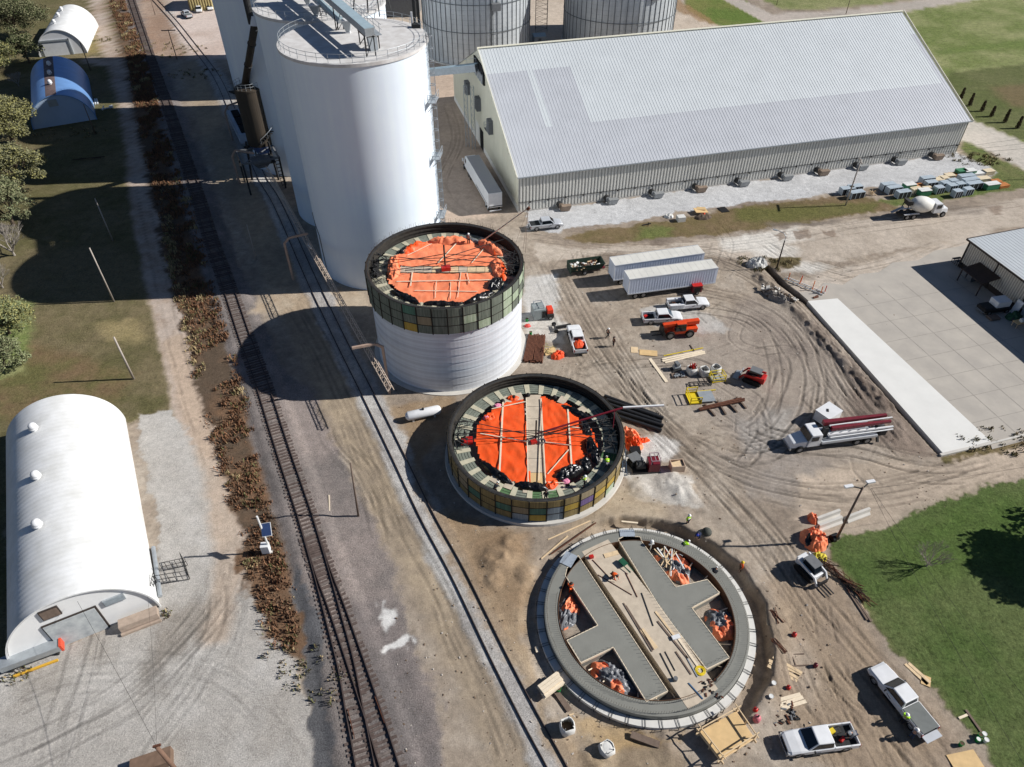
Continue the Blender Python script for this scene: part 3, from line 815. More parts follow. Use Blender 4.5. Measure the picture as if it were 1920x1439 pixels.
stuff(ties_mesh(TCs, 0.280, 0.55, L=2.6, skip=lambda c: (c - sw).length < 3).build("ties", [tie_m, tie_grey], t))
gr = MB()
for (a, b) in [((652, 1330), (665, 1385)), ((703, 1306), (721, 1356))]:
    gr.bar(G3(a[0], a[1], 0.45), G3(b[0], b[1], 0.45), 0.06, 0.14)
gr.build("guard_rail", rust, t)
t = thing("siding_track", "siding track sunk in pale ballast beside the concrete silos", "railway track", (0, 0, 0))
for s_ in (-0.752, 0.752):
    rail_mesh(offset(SDs, s_), 0.09).build("rail", rail_m, t)
stuff(ties_mesh(SDs, -0.03, 0.56, L=2.5).build("ties", [tie_m, tie_grey], t))

# ------------------------------------------------------------------ tall white silos
silo_white = mat("silo_white_paint", (226, 236, 249), rough=0.6, var=0.06, scale=0.35, streak=0.6, spec=0.25)  # cool tint puts the sky blue of the shaded sides into the paint
silo_top = mat("silo_roof_slab", (220, 219, 217), rough=0.85, var=0.1, scale=0.8, rgb2=(188, 184, 180))
def railing(R, z, n, h=1.1, a0=0.0, a1=2 * math.pi, r=0.035):
    m = MB(); P = [(R * math.cos(a0 + (a1 - a0) * i / n), R * math.sin(a0 + (a1 - a0) * i / n)) for i in range(n + 1)]
    for i, p in enumerate(P):
        m.tube((p[0], p[1], z), (p[0], p[1], z + h), r, n=5)
        if i < n:
            q = P[i + 1]
            for hh in (h, h * 0.55):
                m.tube((p[0], p[1], z + hh), (q[0], q[1], z + hh), r * 0.85, n=5)
    return m
T1 = (-21.4, 102.2); TR, TH = 9.9, 34.0
def tall_silo(c, label, top=True, h=TH, R=TR):
    t = thing("concrete_silo", label, "silo", (*c, 0), 0, "tall white concrete silos in a row")
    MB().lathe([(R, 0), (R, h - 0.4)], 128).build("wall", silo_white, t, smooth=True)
    m = MB(); m.lathe([(R, h - 0.4), (R + 0.16, h - 0.4), (R + 0.16, h), (R - 0.1, h + 0.02)], 96); m.disc(R - 0.1, h + 0.02, 96)
    m.build("roof_slab", silo_top, t)
    railing(R - 0.15, h, 40).build("railing", galv, t)
    return t
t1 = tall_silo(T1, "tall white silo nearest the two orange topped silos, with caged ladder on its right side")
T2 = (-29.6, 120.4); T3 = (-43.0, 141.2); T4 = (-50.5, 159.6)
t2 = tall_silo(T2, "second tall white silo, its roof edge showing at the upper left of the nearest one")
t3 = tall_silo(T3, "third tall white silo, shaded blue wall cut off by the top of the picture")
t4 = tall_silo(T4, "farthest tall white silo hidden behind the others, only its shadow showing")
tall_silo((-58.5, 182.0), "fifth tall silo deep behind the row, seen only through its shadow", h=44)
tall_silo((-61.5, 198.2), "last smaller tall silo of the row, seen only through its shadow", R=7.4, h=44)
# caged ladder with landings on the nearest silo
la = math.radians(-6)
for za, zb in ((0.5, 8.5), (9.3, 18.0), (18.8, 35.0)):
    m = MB(); rr_ = TR + 0.18
    ex = Vector((math.cos(la), math.sin(la), 0)); ey = Vector((-math.sin(la), math.cos(la), 0))
    for s_ in (-0.28, 0.28):
        m.bar(ex * rr_ + ey * s_ + Vector((0, 0, za)), ex * rr_ + ey * s_ + Vector((0, 0, zb)), 0.07)
    for i in range(int((zb - za) / 0.5)):
        z = za + 0.5 * i
        m.bar(ex * rr_ + ey * -0.28 + Vector((0, 0, z)), ex * rr_ + ey * 0.28 + Vector((0, 0, z)), 0.04)
    for i in range(int((zb - za) / 1.6) + 1):
        z = za + 1.6 * i
        P = [ex * (rr_ + 0.75 * math.sin(a)) + ey * (0.42 * math.cos(a)) + Vector((0, 0, z)) for a in [k * math.pi / 6 for k in range(7)]]
        for a, b in zip(P[:-1], P[1:]):
            m.bar(a, b, 0.06, 0.09)
    for k in range(1, 6):
        a = k * math.pi / 6; q = ex * (rr_ + 0.75 * math.sin(a)) + ey * (0.42 * math.cos(a))
        m.bar(q + Vector((0, 0, za)), q + Vector((0, 0, zb)), 0.04)
    m.build("ladder_cage", galv, t1)
for z in (8.9, 18.4, 26.6):
    m = MB(); ex = Vector((math.cos(la), math.sin(la), 0)); ey = Vector((-math.sin(la), math.cos(la), 0)); c = ex * (TR + 0.65) + ey * -0.9
    m.obox((c.x, c.y, z), (1.1, 2.6, 0.08), la)
    for sx, sy in ((0.55, -1.3), (0.55, 0), (0.55, 1.3), (-0.5, -1.3)):
        p = c + ex * sx + ey * sy
        m.tube((p.x, p.y, z), (p.x, p.y, z + 1.1), 0.04, n=5)
    for hh in (0.55, 1.1):
        a = c + ex * -0.5 + ey * -1.3; b = c + ex * 0.55 + ey * -1.3; d = c + ex * 0.55 + ey * 1.3
        m.tube((a.x, a.y, z + hh), (b.x, b.y, z + hh), 0.035, n=5); m.tube((b.x, b.y, z + hh), (d.x, d.y, z + hh), 0.035, n=5)
    for sy in (-1.2, 1.2):
        a = c + ex * -0.6 + ey * sy; b = c + ex * 0.5 + ey * sy
        m.bar((a.x, a.y, z - 1.2), (b.x, b.y, z - 0.05), 0.08)
    m.build("landing", galv, t1)
m = MB()
for k in range(26):
    z = 2 + k * 1.25; a = math.radians(-12.5 + rk.uniform(-0.6, 0.6))
    m.obox(((TR + .02) * math.cos(a), (TR + .02) * math.sin(a), z), (0.05, 0.22, 0.07), a)
m.build("wall_bracket", galv, t1)
m = MB(); a = math.radians(252)
P = [(TR + 0.05, math.radians(196), 9.6), (TR + 0.06, math.radians(206), 8.2), (TR + 0.06, math.radians(212), 7.0), (TR + 0.06, math.radians(214), 0.3)]
m.pipe([(r * math.cos(a_), r * math.sin(a_), z) for r, a_, z in P], 0.05, 6)
m.build("conduit", dark_steel, t1)

# conveyors and gear on the silo roofs
pale_blue = mat("conveyor_cover", (176, 196, 204), rough=0.45, metal=0.2, var=0.08, scale=1.5)
def conveyor(A, B, w, h, label, legs, walk=True):
    A, B = Vector(A), Vector(B); d = (B - A); Ln = d.length; rz = math.atan2(d.y, d.x)
    t = thing("drag_conveyor", label, "conveyor", (A.x, A.y, A.z), rz); sl = d.z / math.hypot(d.x, d.y); H = math.hypot(d.x, d.y)
    MB().hexa([(0, -w / 2, 0), (H, -w / 2, d.z), (H, w / 2, d.z), (0, w / 2, 0)], [(0, -w / 2, h), (H, -w / 2, d.z + h), (H, w / 2, d.z + h), (0, w / 2, h)]).build("housing", galv, t)
    m = MB()
    n = int(H / 2)
    for i in range(n):
        a, b = H * i / n, H * (i + 1) / n - 0.05
        m.hexa([(a, -w / 2 - .06, a * sl + h), (b, -w / 2 - .06, b * sl + h), (b, w / 2 + .06, b * sl + h), (a, w / 2 + .06, a * sl + h)], [(a, -w / 2 - .06, a * sl + h + .07), (b, -w / 2 - .06, b * sl + h + .07), (b, w / 2 + .06, b * sl + h + .07), (a, w / 2 + .06, a * sl + h + .07)])
    m.build("cover", pale_blue, t)
    if walk:
        y = w / 2 + 0.55; m = MB()
        m.hexa([(0, y - .4, -.1), (H, y - .4, d.z - .1), (H, y + .4, d.z - .1), (0, y + .4, -.1)], [(0, y - .4, -.04), (H, y - .4, d.z - .04), (H, y + .4, d.z - .04), (0, y + .4, -.04)])
        m.build("catwalk", galv, t)
        m = MB()
        for i in range(int(H / 2.2) + 1):
            x = min(H, i * 2.2); m.tube((x, y + .4, x * sl), (x, y + .4, x * sl + 1.1), 0.035, n=5)
        for hh in (0.55, 1.1):
            m.tube((0, y + .4, hh), (H, y + .4, d.z + hh), 0.03, n=5)
        m.build("railing", galv, t)
    for f, zb in legs:
        x = H * f; m = MB()
        for yy in (-w / 2, w / 2):
            m.bar((x, yy, zb - A.z), (x, yy, x * sl), 0.12)
        m.bar((x, -w / 2, zb - A.z), (x, w / 2, x * sl), 0.07)
        m.build("support_leg", dark_steel, t)
    return t
cv = conveyor(G3(570, -40, 37.2), G3(694, 68, 36.6), 1.2, 0.9, "long pale blue topped conveyor lying across the silo roofs", [(0.55, TH), (0.98, TH)])
m = MB().box(0, 1.5, -.5, .5, -0.6, 1.0).build("head_box", galv, cv)
cv2 = conveyor(G3(556, -30, 35.6), G3(640, 44, 35.0), 0.8, 0.5, "short lower conveyor with pale deck plates beside the long one", [(0.6, TH), (0.97, TH)], walk=False)
t = thing("drive_frame", "rusty steel drive frame with motor at the roof conveyor end", "machine", G3(694, 88, TH + 0.02), heading((570, -40), (694, 68)))
m = MB()
for sx in (-1.4, 1.2):
    for sy in (-0.9, 0.9):
        m.bar((sx, sy, 0), (sx, sy, 1.7), 0.12)
for sy in (-0.9, 0.9):
    m.bar((-1.4, sy, 0.1), (1.2, sy, 1.6), 0.08)
m.build("frame", dark_steel, t)
MB().box(-1.5, 1.3, -1, 1, 1.7, 1.82).build("deck", rust, t)
MB().tube((-0.8, 0, 2.15), (0.3, 0, 2.15), 0.32, n=12).build("motor", old_timber, t)
MB().box(0.4, 1.2, -0.6, 0.6, 1.82, 2.7).build("gearbox", galv, t)
MB().hexa([(1.0, -.5, 0), (1.9, -.5, 0), (1.9, .5, 0), (1.0, .5, 0)], [(0.8, -.6, 1.5), (1.6, -.6, 1.5), (1.6, .6, 1.5), (0.8, .6, 1.5)]).build("chute", galv, t)
for px, z, s_, lab, nm in [((594, 32), TH, 1.5, "open white spout funnel standing near the roof edge of the silo", "spout"), ((653, 62), TH, 1.3, "tall white panelled discharge box on the silo roof", "discharge_box"), ((578, 10), TH, 1.4, "white discharge box on the roof gap between two silos", "discharge_box")]:
    t = thing(nm, lab, "spout", G3(*px, z))
    MB().hexa([(-.25, -.25, 0.2), (.25, -.25, 0.2), (.25, .25, 0.2), (-.25, .25, 0.2)], [(-s_ / 2, -s_ / 2, 1.6), (s_ / 2, -s_ / 2, 1.6), (s_ / 2, s_ / 2, 1.6), (-s_ / 2, s_ / 2, 1.6)]).build("hopper", galv, t)
    MB().box(-.3, .3, -.3, .3, 0, .2).build("base_plate", white_paint, t)
    MB().box(-s_ / 2, s_ / 2, -s_ / 2, s_ / 2, 1.6, 1.7).build("rim", white_paint, t)
t = thing("leg_tower_base", "splayed steel legs of the elevator head standing on the silo roof", "tower", G3(700, 20, TH))
tip = Vector((-0.5, 4, 12))
for k, p in enumerate(((-2.6, -2.4), (1.4, -3.2), (-0.6, -1.2), (2.6, 0.2), (-1.2, 2.2))):
    MB().bar((p[0], p[1], 0), tuple(tip + Vector((p[0] * .2, 0, 0))), 0.16).build("leg", dark_steel, t)
MB().box(-1.8, 0.8, 3, 5.4, 11.5, 14).build("head_box", galv, t)
t = thing("roof_hatch", "small grey hatch and white post at the right rim of the silo roof", "hatch", G3(781, 52, TH))
MB().box(-.6, .6, -.5, .5, 0, .5).build("hatch_box", dark_steel, t)
MB().box(-.75, -.5, .3, .55, 0, 1.9).build("post", white_paint, t)

# ------------------------------------------------------------------ two new silos under construction
lift_concrete = mat("lift_concrete", (220, 224, 229), rough=0.85, var=0.06, scale=0.5, streak=0.5, rgb2=(202, 206, 212))
fm = [mat("form_green_grey", (126, 132, 120), rough=0.85, var=0.3, scale=2.2, streak=0.85, rgb2=(74, 82, 72)),
      mat("form_green", (186, 194, 174), rough=0.85, var=0.3, scale=2.2, streak=0.8, rgb2=(120, 140, 108)),
      mat("form_ochre", (160, 140, 92), rough=0.8, var=0.3, scale=2.0, streak=0.8, rgb2=(104, 92, 66)),
      mat("form_yellow", (182, 156, 76), rough=0.8, var=0.3, scale=2.0, streak=0.8, rgb2=(150, 122, 50)),
      mat("form_teal", (92, 132, 112), rough=0.8, var=0.3, scale=2.0, streak=0.8, rgb2=(60, 86, 76)),
      mat("form_blue_grey", (152, 164, 172), rough=0.8, var=0.3, scale=2.0, streak=0.8, rgb2=(110, 120, 128)),
      mat("form_purple", (124, 104, 150), rough=0.8, var=0.3, scale=2.0, streak=0.8, rgb2=(88, 74, 106)),
      mat("form_tan", (152, 140, 114), rough=0.85, var=0.3, scale=2.0, streak=0.8, rgb2=(128, 114, 92)),
      mat("form_edge", (52, 48, 42), rough=0.9, var=0.3, scale=3)]
inner_form = mat("inner_form", (66, 62, 56), rough=0.9, var=0.3, scale=2, rgb2=(40, 38, 36))
deck_old = mat("deck_weathered", (142, 140, 124), rough=0.9, var=0.25, scale=1.6)
deck_green = mat("deck_green", (96, 132, 88), rough=0.85, var=0.25, scale=1.6, rgb2=(74, 96, 70))
deck_grey = mat("deck_grey", (128, 134, 122), rough=0.85, var=0.25, scale=1.6)
deck_pad = mat("deck_pad", (196, 190, 166), rough=0.85, var=0.14, scale=2)
rebar_m = mat("rebar_steel", (84, 66, 56), rough=0.9, var=0.25, scale=5)
pink_foam = mat("pink_wrap", (226, 140, 170), rough=0.7, var=0.15, scale=4)
def arc_box(m, R0, R1, a0, a1, z0, z1, mi=0, n=3):
    rings = []
    for i in range(n + 1):
        a = a0 + (a1 - a0) * i / n; c, s = math.cos(a), math.sin(a)
        rings.append([(R0 * c, R0 * s, z0), (R1 * c, R1 * s, z0), (R1 * c, R1 * s, z1), (R0 * c, R0 * s, z1)])
    m.loft(rings, mi)
def formwork(parent, R, z0, z1, n, pick, seed):
    r = random.Random(seed)
    for i in range(n):
        a0 = 2 * math.pi * i / n; a1 = 2 * math.pi * (i + 1) / n
        m = MB(); h = (z1 - z0) / 3
        g = 0.012
        for j in range(3):
            mi = pick(i, j, r)
            arc_box(m, R - 0.09, R, a0 + g * 0.6, a1 - g * 0.6, z0 + j * h + 0.05, z0 + (j + 1) * h - 0.05, mi)
        arc_box(m, R - 0.1, R - 0.035, a0 + .001, a1 - .001, z0, z1, 8)
        for aa in (a0,):
            m.bar((R * math.cos(aa), R * math.sin(aa), z0 - 0.02), (R * math.cos(aa), R * math.sin(aa), z1 + 0.02), 0.17, 0.13, 8)
        for j in range(1, 3):
            z = z0 + j * h; am = (a0 + a1) / 2
            m.bar((R * math.cos(a0), R * math.sin(a0), z), (R * math.cos(a1), R * math.sin(a1), z), 0.1, 0.09, 8)
        m.build("formwork_panel", fm, parent)
def inner_wall(parent, R, z0, z1):
    m = MB(); prof = []
    n = 7
    for i in range(n):
        za = z0 + (z1 - z0) * i / n; zb = z0 + (z1 - z0) * (i + 1) / n
        prof += [(R, za), (R, za + (zb - za) * 0.6), (R - 0.09, za + (zb - za) * 0.62), (R - 0.09, zb - 0.02)]
    prof.append((R, z1))
    m.lathe(prof, 96); m.build("inner_form", inner_form, parent)
    m = MB(); m.lathe([(R, z1), (R + 0.1, z1 + .02), (R + 0.28, z1 + .02), (R + 0.36, z1)], 96); m.build("wall_cap", dark_steel, parent)
def rebars(parent, R, z, n, h, seed):
    m = MB(); r = random.Random(seed)
    for i in range(n):
        a = 2 * math.pi * (i + r.uniform(-.2, .2)) / n
        if r.random() < 0.1: continue
        hh = h * r.uniform(.7, 1.1)
        m.tube((R * math.cos(a), R * math.sin(a), z), (R * math.cos(a), R * math.sin(a), z + hh), 0.014, n=4, caps=False)
    stuff(m.build("rebar_dowels", rebar_m, parent))
def crumple(m, c, a, b, h, rz, seed, nu=26, nv=18, mats=(0, 1), split=0.5, tall=1.0):
    """bunched plastic sheeting: ridged height field with a ragged outline"""
    cs, sn = math.cos(rz), math.sin(rz)
    def fn(u, v):
        x, y = (u - .5) * 2, (v - .5) * 2
        q = Vector((x * 1.6 + seed * 3.1, y * 1.6 - seed, seed * 0.7))
        e = 1 + 0.22 * mnoise.noise(Vector((math.atan2(y, x) * 1.4, seed, 1.0)))
        rr = min(1.0, max(abs(x), abs(y)))
        k = rr / max(1e-4, math.hypot(x, y)) if rr > 0 else 0
        x2, y2 = x * k * e, y * k * e
        n1 = 1 - abs(mnoise.noise(q * 1.3)) * 2.2; n2 = 1 - abs(mnoise.noise(q * 3.1)) * 2.0
        z = h * (0.30 * (1 - rr ** 3) + 0.5 * max(0, n1) * (1 - rr ** 4) + 0.28 * max(0, n2) * (1 - rr ** 6)) * tall + 0.01
        px, py = x2 * a, y2 * b
        return (c[0] + cs * px - sn * py, c[1] + sn * px + cs * py, c[2] + z)
    def mf(u, v):
        n = mnoise.noise(Vector(((u - .5) * 2.2 + seed * 5.3, (v - .5) * 2.2, seed * 1.9)))
        return mats[0] if n + (split - .5) * 1.6 > 0 else mats[1]
    m.grid(fn, nu, nv, mfn=mf)
def tarp_field(m, inside, bbox, z, seed, rot=0.0, res=0.28, amp=0.10, mi=0):
    """flat orange sheeting clipped to a test function, with wrinkles"""
    x0, x1, y0, y1 = bbox; nu = int((x1 - x0) / res); nv = int((y1 - y0) / res)
    def fn(u, v):
        x, y = x0 + (x1 - x0) * u, y0 + (y1 - y0) * v
        q = Vector((x * .55 + seed, y * .55, seed))
        rid = (1 - abs(mnoise.noise(Vector((x * 1.1 + y * .5, y * .45 - x * .3, seed)))) * 2.4)
        return (x, y, z + amp * (mnoise.noise(q) * 1.2 + 0.8 * max(0, rid) ** 2) )
    m.grid(fn, nu, nv, mi, keep=lambda u, v: inside(x0 + (x1 - x0) * u, y0 + (y1 - y0) * v))
def deck_ring(parent, R0, R1, z, n, styles, seed, pads=True):
    r = random.Random(seed)
    for i in range(n):
        rr_ = random.Random(seed * 77 + i); m = MB()
        a0 = 2 * math.pi * i / n; a1 = 2 * math.pi * (i + 1) / n
        for j in range(5):
            ra = R0 + (R1 - R0) * j / 5; rb = R0 + (R1 - R0) * (j + 1) / 5 - 0.06
            arc_box(m, ra, rb, a0 + .004, a1 - .004, z - 0.05, z + rr_.uniform(-.012, .012), 0, 2)
        m.build("deck_panel", styles[rr_.randrange(len(styles))], parent)
    for i in range(n if pads else 0):
        a = 2 * math.pi * i / n + r.uniform(-.01, .01); w = 0.035; m = MB()
        arc_box(m, R0 - r.uniform(0, .35), R1 - r.uniform(0.1, .3), a - w, a + w, z - 0.02, z + 0.055, 0, 1)
        m.build("deck_pad", deck_pad, parent)

# --- silo with tall formwork crown
A = thing("silo_under_construction", "half built round silo, pale concrete with green formwork crown and faded orange tarps", "silo", SILO_A)
prof = []
for i in range(8):
    z0 = i * 1.24; z1 = (i + 1) * 1.24
    prof += [(10.03, z0 + .04), (10.02, z0 + 0.5), (10.0, z1 - 0.32), (9.98, z1 - 0.04), (9.94, z1), (9.94, z1 + .03)]
MB().lathe(prof, 120, mis=([0, 1, 0, 1, 1, 1] * 8)[:len(prof) - 1]).build("concrete_wall", [lift_concrete, mat("lift_shade_band", (202, 205, 210), rough=0.85, var=0.1, scale=0.5, streak=0.4)], A, smooth=False)  # darker bands put the shading of each convex lift into the colour
MB().lathe([(10.1, 0.0), (10.75, 0.0), (10.75, 0.12), (10.0, 0.14)], 96).build("footing", concrete_pale, A)
def pickA(i, j, r):
    a = (i + .5) / 40 * 360
    if i == 27 and j == 0: return 3
    if i == 28 and j == 1: return 7
    if a > 285 or a < 60: return r.choice((1, 1, 0, 0))
    return r.choice((0, 0, 0, 0, 4 if r.random() < .15 else 0))
formwork(A, 10.28, 9.9, 13.75, 34, lambda i, j, r: pickA(int((i + .5) / 34 * 40), j, r), 3)
inner_wall(A, 9.85, 9.9, 13.7)
rebars(A, 10.0, 13.5, 190, 1.0, 4)
deck_ring(A, 7.75, 9.6, 12.5, 30, [deck_old, deck_grey], 6)
ZT = 12.55
TARP_R = 7.5
def edge_n(x, y, s):
    return 0.45 * mnoise.noise(Vector((math.atan2(y, x) * 3.0, s, 0))) + 0.25 * mnoise.noise(Vector((math.atan2(y, x) * 9.0, s, 4)))
for nm, f in (("front", lambda x, y: y < -0.75), ("back", lambda x, y: y > 0.75)):
    m = MB()
    tarp_field(m, lambda x, y, f=f: f(x, y) and math.hypot(x, y) < TARP_R + edge_n(x, y, 3.0), (-8.4, 8.4, -8.4, 8.4), ZT, 2.0 if nm == "front" else 6.0, amp=0.13)
    m.build("tarp", faded_tarp if nm == "front" else faded_tarp, A, smooth=True)
m = MB(); rw = random.Random(8)
for k in range(13):
    x0 = -7.4 + k * 1.15
    m.obox((x0 + .5, 0, ZT + 0.03), (1.1, 1.3, 0.06), rw.uniform(-.02, .02), rw.randrange(2))
m.build("walkway", [concrete_dust, new_lumber], A)
m = MB()
for (a, b) in [((-5.3, 3.2), (-2.3, 6.2)), ((-1.1, 1.2), (1.2, 6.6)), ((3.4, 1.4), (5.2, 5.6)), ((-4.2, -0.9), (-4.1, -4.0)), ((-0.9, -3.0), (-0.8, -6.6)), ((0.9, -3.1), (1.1, -6.8)), ((2.9, -1.0), (3.3, -3.4)), ((2.1, -0.8), (2.0, -6.5)), ((-6, -3.0), (6.3, -2.6)), ((-3.5, -5.0), (4.4, -5.2))]:
    th_ = rw.uniform(.06, .16)
    MB().bar((a[0], a[1], ZT + 0.2), (b[0], b[1], ZT + 0.2), th_, 0.05).build("batten", pale_lumber, A)
m = MB(); crumple(m, (0.2, 6.9, ZT), 3.2, 0.75, 0.9, 0.0, 1, 34, 8, (0, 1), .85); m.build("bunched_tarp", [faded_tarp, orange_tarp], A, smooth=True)
m = MB(); crumple(m, (5.7, 5.2, ZT), 2.6, 0.8, 1.0, -0.85, 2, 30, 8, (0, 1), .9); m.build("bunched_tarp", [faded_tarp, orange_tarp], A, smooth=True)
m = MB(); crumple(m, (7.0, 0.0, ZT), 1.0, 2.6, 0.8, 0.15, 3, 12, 28, (0, 1), .8); m.build("bunched_tarp", [faded_tarp, orange_tarp], A, smooth=True)
m = MB(); crumple(m, (-6.8, 0.4, ZT), 0.85, 3.0, 1.0, 0.1, 4, 10, 30, (0, 1), .85); m.build("bunched_tarp", [faded_tarp, orange_tarp], A, smooth=True)
m = MB(); crumple(m, (-4.6, 5.4, ZT), 2.0, 0.7, 0.8, 0.75, 5, 24, 8, (1, 0), .7); m.build("bunched_tarp", [faded_tarp, orange_tarp], A, smooth=True)
m = MB(); crumple(m, (-4.5, -6.2, ZT - .1), 2.6, 0.55, 0.7, -0.62, 6, 28, 8, (0, 0)); m.build("black_sheet", black_tarp, A, smooth=True)
m = MB(); crumple(m, (0.2, -7.6, ZT - .1), 2.6, 0.45, 0.6, -0.03, 7, 28, 8, (0, 0)); m.build("black_sheet", black_tarp, A, smooth=True)
m = MB(); crumple(m, (4.6, -6.3, ZT - .1), 2.4, 0.55, 0.7, 0.6, 8, 28, 8, (0, 0)); m.build("black_sheet", black_tarp, A, smooth=True)
m = MB(); crumple(m, (6.6, -3.4, ZT), 0.9, 1.5, 0.9, -0.4, 9, 14, 18, (0, 0)); m.build("black_sheet", black_tarp, A, smooth=True)
m = MB(); crumple(m, (-5.6, 4.8, ZT), 1.4, 0.6, 0.6, 0.8, 10, 18, 8, (0, 0)); m.build("black_sheet", black_tarp, A, smooth=True)
m = MB(); crumple(m, (2.9, 7.3, ZT), 1.7, 0.35, 0.5, -0.4, 11, 20, 6, (0, 0)); m.build("grey_sheet", grey_tarp, A, smooth=True)
MB().tube((0, 0.2, ZT), (0, 0.2, ZT + 3.6), 0.11, n=10).build("centre_post", dark_steel, A)
MB().obox((0.1, -0.1, ZT + 0.35), (1.2, 0.8, 0.5), 0.2).build("winch", red_paint, A)
hub = Vector((0, 0.2, ZT + 1.1))
for k, a in enumerate((168, 176, 186, 196, -4, 6, 14, 38)):
    a = math.radians(a); e = Vector((9.7 * math.cos(a), 9.7 * math.sin(a), 13.6))
    MB().bar(hub + Vector((0, 0, 0.6 * (k % 3))), e, 0.07).build("stay_rod", dark_steel, A)
m = MB()
for sgn, rng in ((-1, 11), (1, 17)):
    r2 = random.Random(rng)
    for k in range(26):
        a = math.radians((180 if sgn < 0 else 0) + r2.uniform(-15, 22)); R = r2.uniform(8.0, 9.7); z = r2.uniform(12.6, 14.2)
        b = a + r2.uniform(-.12, .12); R2 = r2.uniform(8.0, 9.9)
        m.bar((R * math.cos(a), R * math.sin(a), z), (R2 * math.cos(b), R2 * math.sin(b), r2.uniform(12.5, 14.0)), r2.uniform(.05, .12))
    for k in range(5):
        a = math.radians((180 if sgn < 0 else 0) + r2.uniform(-12, 18)); R = r2.uniform(8.3, 9.4)
        m.obox((R * math.cos(a), R * math.sin(a), 12.85), (r2.uniform(.4, .9), r2.uniform(.4, .9), r2.uniform(.3, .7)), r2.uniform(0, 1))
m.build("jacking_gear", dark_steel, A)
t = thing("hoist_boom", "slim pale hoist boom with ropes leaning over the rear rim of the green crowned silo", "hoist", (SILO_A[0], SILO_A[1], ZT))
tipp = Vector((10.9, 8.0, 4.6))
MB().tube((4.9, 7.4, 0.1), tipp, 0.09, n=8).build("boom", pale_lumber, t)
m = MB()
for e in ((9.2, 4.6, 1.2), (10.2, 3.0, 1.2), (10.5, 2.6, 1.0)):
    m.tube(tipp, e, 0.022, n=4)
m.build("rope", old_timber, t)
MB().tube(tipp - Vector((0.1, 0, .25)), tipp + Vector((.15, 0, .1)), 0.22, n=10).build("pulley", rust, t)

# --- lower silo start with vivid tarps
B = thing("silo_under_construction", "low round silo start in ochre formwork with bright orange tarps", "silo", SILO_B)
MB().lathe([(0.01, 0.3), (9.7, 0.3), (9.7, 0.36), (10.35, 0.36), (10.85, 0.34), (10.9, -0.1)], 96).build("base_slab", concrete_pale, B)
ZB = 2.45
def pickB(i, j, r):
    fixed = {(31, 1): 5, (31, 0): 5, (30, 0): 3, (30, 1): 4, (33, 1): 6, (33, 2): 7, (32, 0): 2, (32, 1): 3, (32, 2): 2, (34, 1): 3, (34, 2): 2, (28, 0): 5, (27, 1): 4, (35, 1): 3, (35, 0): 1, (36, 0): 1, (36, 1): 7, (36, 2): 2, (25, 1): 4, (29, 1): 7}
    if (i, j) in fixed: return fixed[(i, j)]
    return r.choice((2, 2, 7, 7, 2, 7))
formwork(B, 10.42, 0.4, 3.72, 34, lambda i, j, r: pickB(int((i + .5) / 34 * 40), j, r), 9)
inner_wall(B, 9.95, 0.4, 3.68)
rebars(B, 10.1, 3.5, 190, 0.55, 14)
deck_ring(B, 8.0, 9.75, ZB, 30, [deck_green, deck_grey, deck_grey], 16)
def insB(x, y):
    ang = math.degrees(math.atan2(y, x)); r = math.hypot(x, y)
    lim = 7.1 + edge_n(x, y, 8.0) - (0.9 if -60 < ang < -20 else 0) - (0.8 if 15 < ang < 50 else 0)
    return r < lim
for nm, f in (("left", lambda x, y: x < -1.0 - 0.03 * y and x > -9), ("right", lambda x, y: x > 0.9 - 0.02 * y)):
    m = MB(); tarp_field(m, lambda x, y, f=f: f(x, y) and insB(x, y), (-8, 8, -8, 8), ZB + 0.06, 3.3 if nm == "left" else 9.1, amp=0.16, res=0.24)
    m.build("tarp", orange_tarp, B, smooth=True)
m = MB()
for k in range(7):
    y0 = -7.4 + k * 2.15
    m.obox((-0.05, y0 + 1.05, ZB + 0.05), (1.8, 2.1, 0.07), rw.uniform(-.01, .01), 0 if k != 0 else 1)
m.build("walkway", [concrete_dust, plywood], B)
m = MB()
for (a, b, w_) in [((-1.0, -7.2), (-1.0, 6.9), .12), ((0.95, -7.0), (0.85, 6.8), .12), ((-4.2, -5.2), (-3.9, 6.4), .2), ((4.0, -4.6), (4.1, 4.9), .2), ((-6.6, 0.7), (-1.1, -0.6), .12), ((1.0, -.7), (4.1, -1.2), .12), ((1.2, -5.6), (3.8, -1.9), .1), ((-5.3, 4.9), (-1.1, 6.2), .12), ((0.9, 6.2), (0.2, -6.6), .1), ((4.1, 1.8), (5.4, 1.6), .12), ((1.2, -6.8), (3.0, -6.9), .1)]:
    MB().bar((a[0], a[1], ZB + .24), (b[0], b[1], ZB + .24), w_, 0.06).build("batten", pale_lumber, B)
m = MB(); crumple(m, (-4.6, -5.3, ZB), 2.6, 0.5, 0.7, -0.75, 21, 30, 8, (0, 0)); m.build("black_sheet", black_tarp, B, smooth=True)
m = MB(); crumple(m, (-0.6, -7.3, ZB), 1.9, 0.6, 0.7, -0.15, 22, 24, 9, (0, 0)); m.build("black_sheet", black_tarp, B, smooth=True)
m = MB(); crumple(m, (3.6, -5.3, ZB), 1.9, 0.9, 0.9, 0.5, 23, 24, 14, (0, 0)); m.build("black_sheet", black_tarp, B, smooth=True)
m = MB(); crumple(m, (6.6, -1.8, ZB), 0.75, 2.2, 0.9, 0.2, 24, 12, 26, (0, 0)); m.build("black_sheet", black_tarp, B, smooth=True)
m = MB(); crumple(m, (5.2, 4.4, ZB), 2.4, 0.5, 0.6, -0.6, 25, 26, 8, (0, 0)); m.build("black_sheet", black_tarp, B, smooth=True)
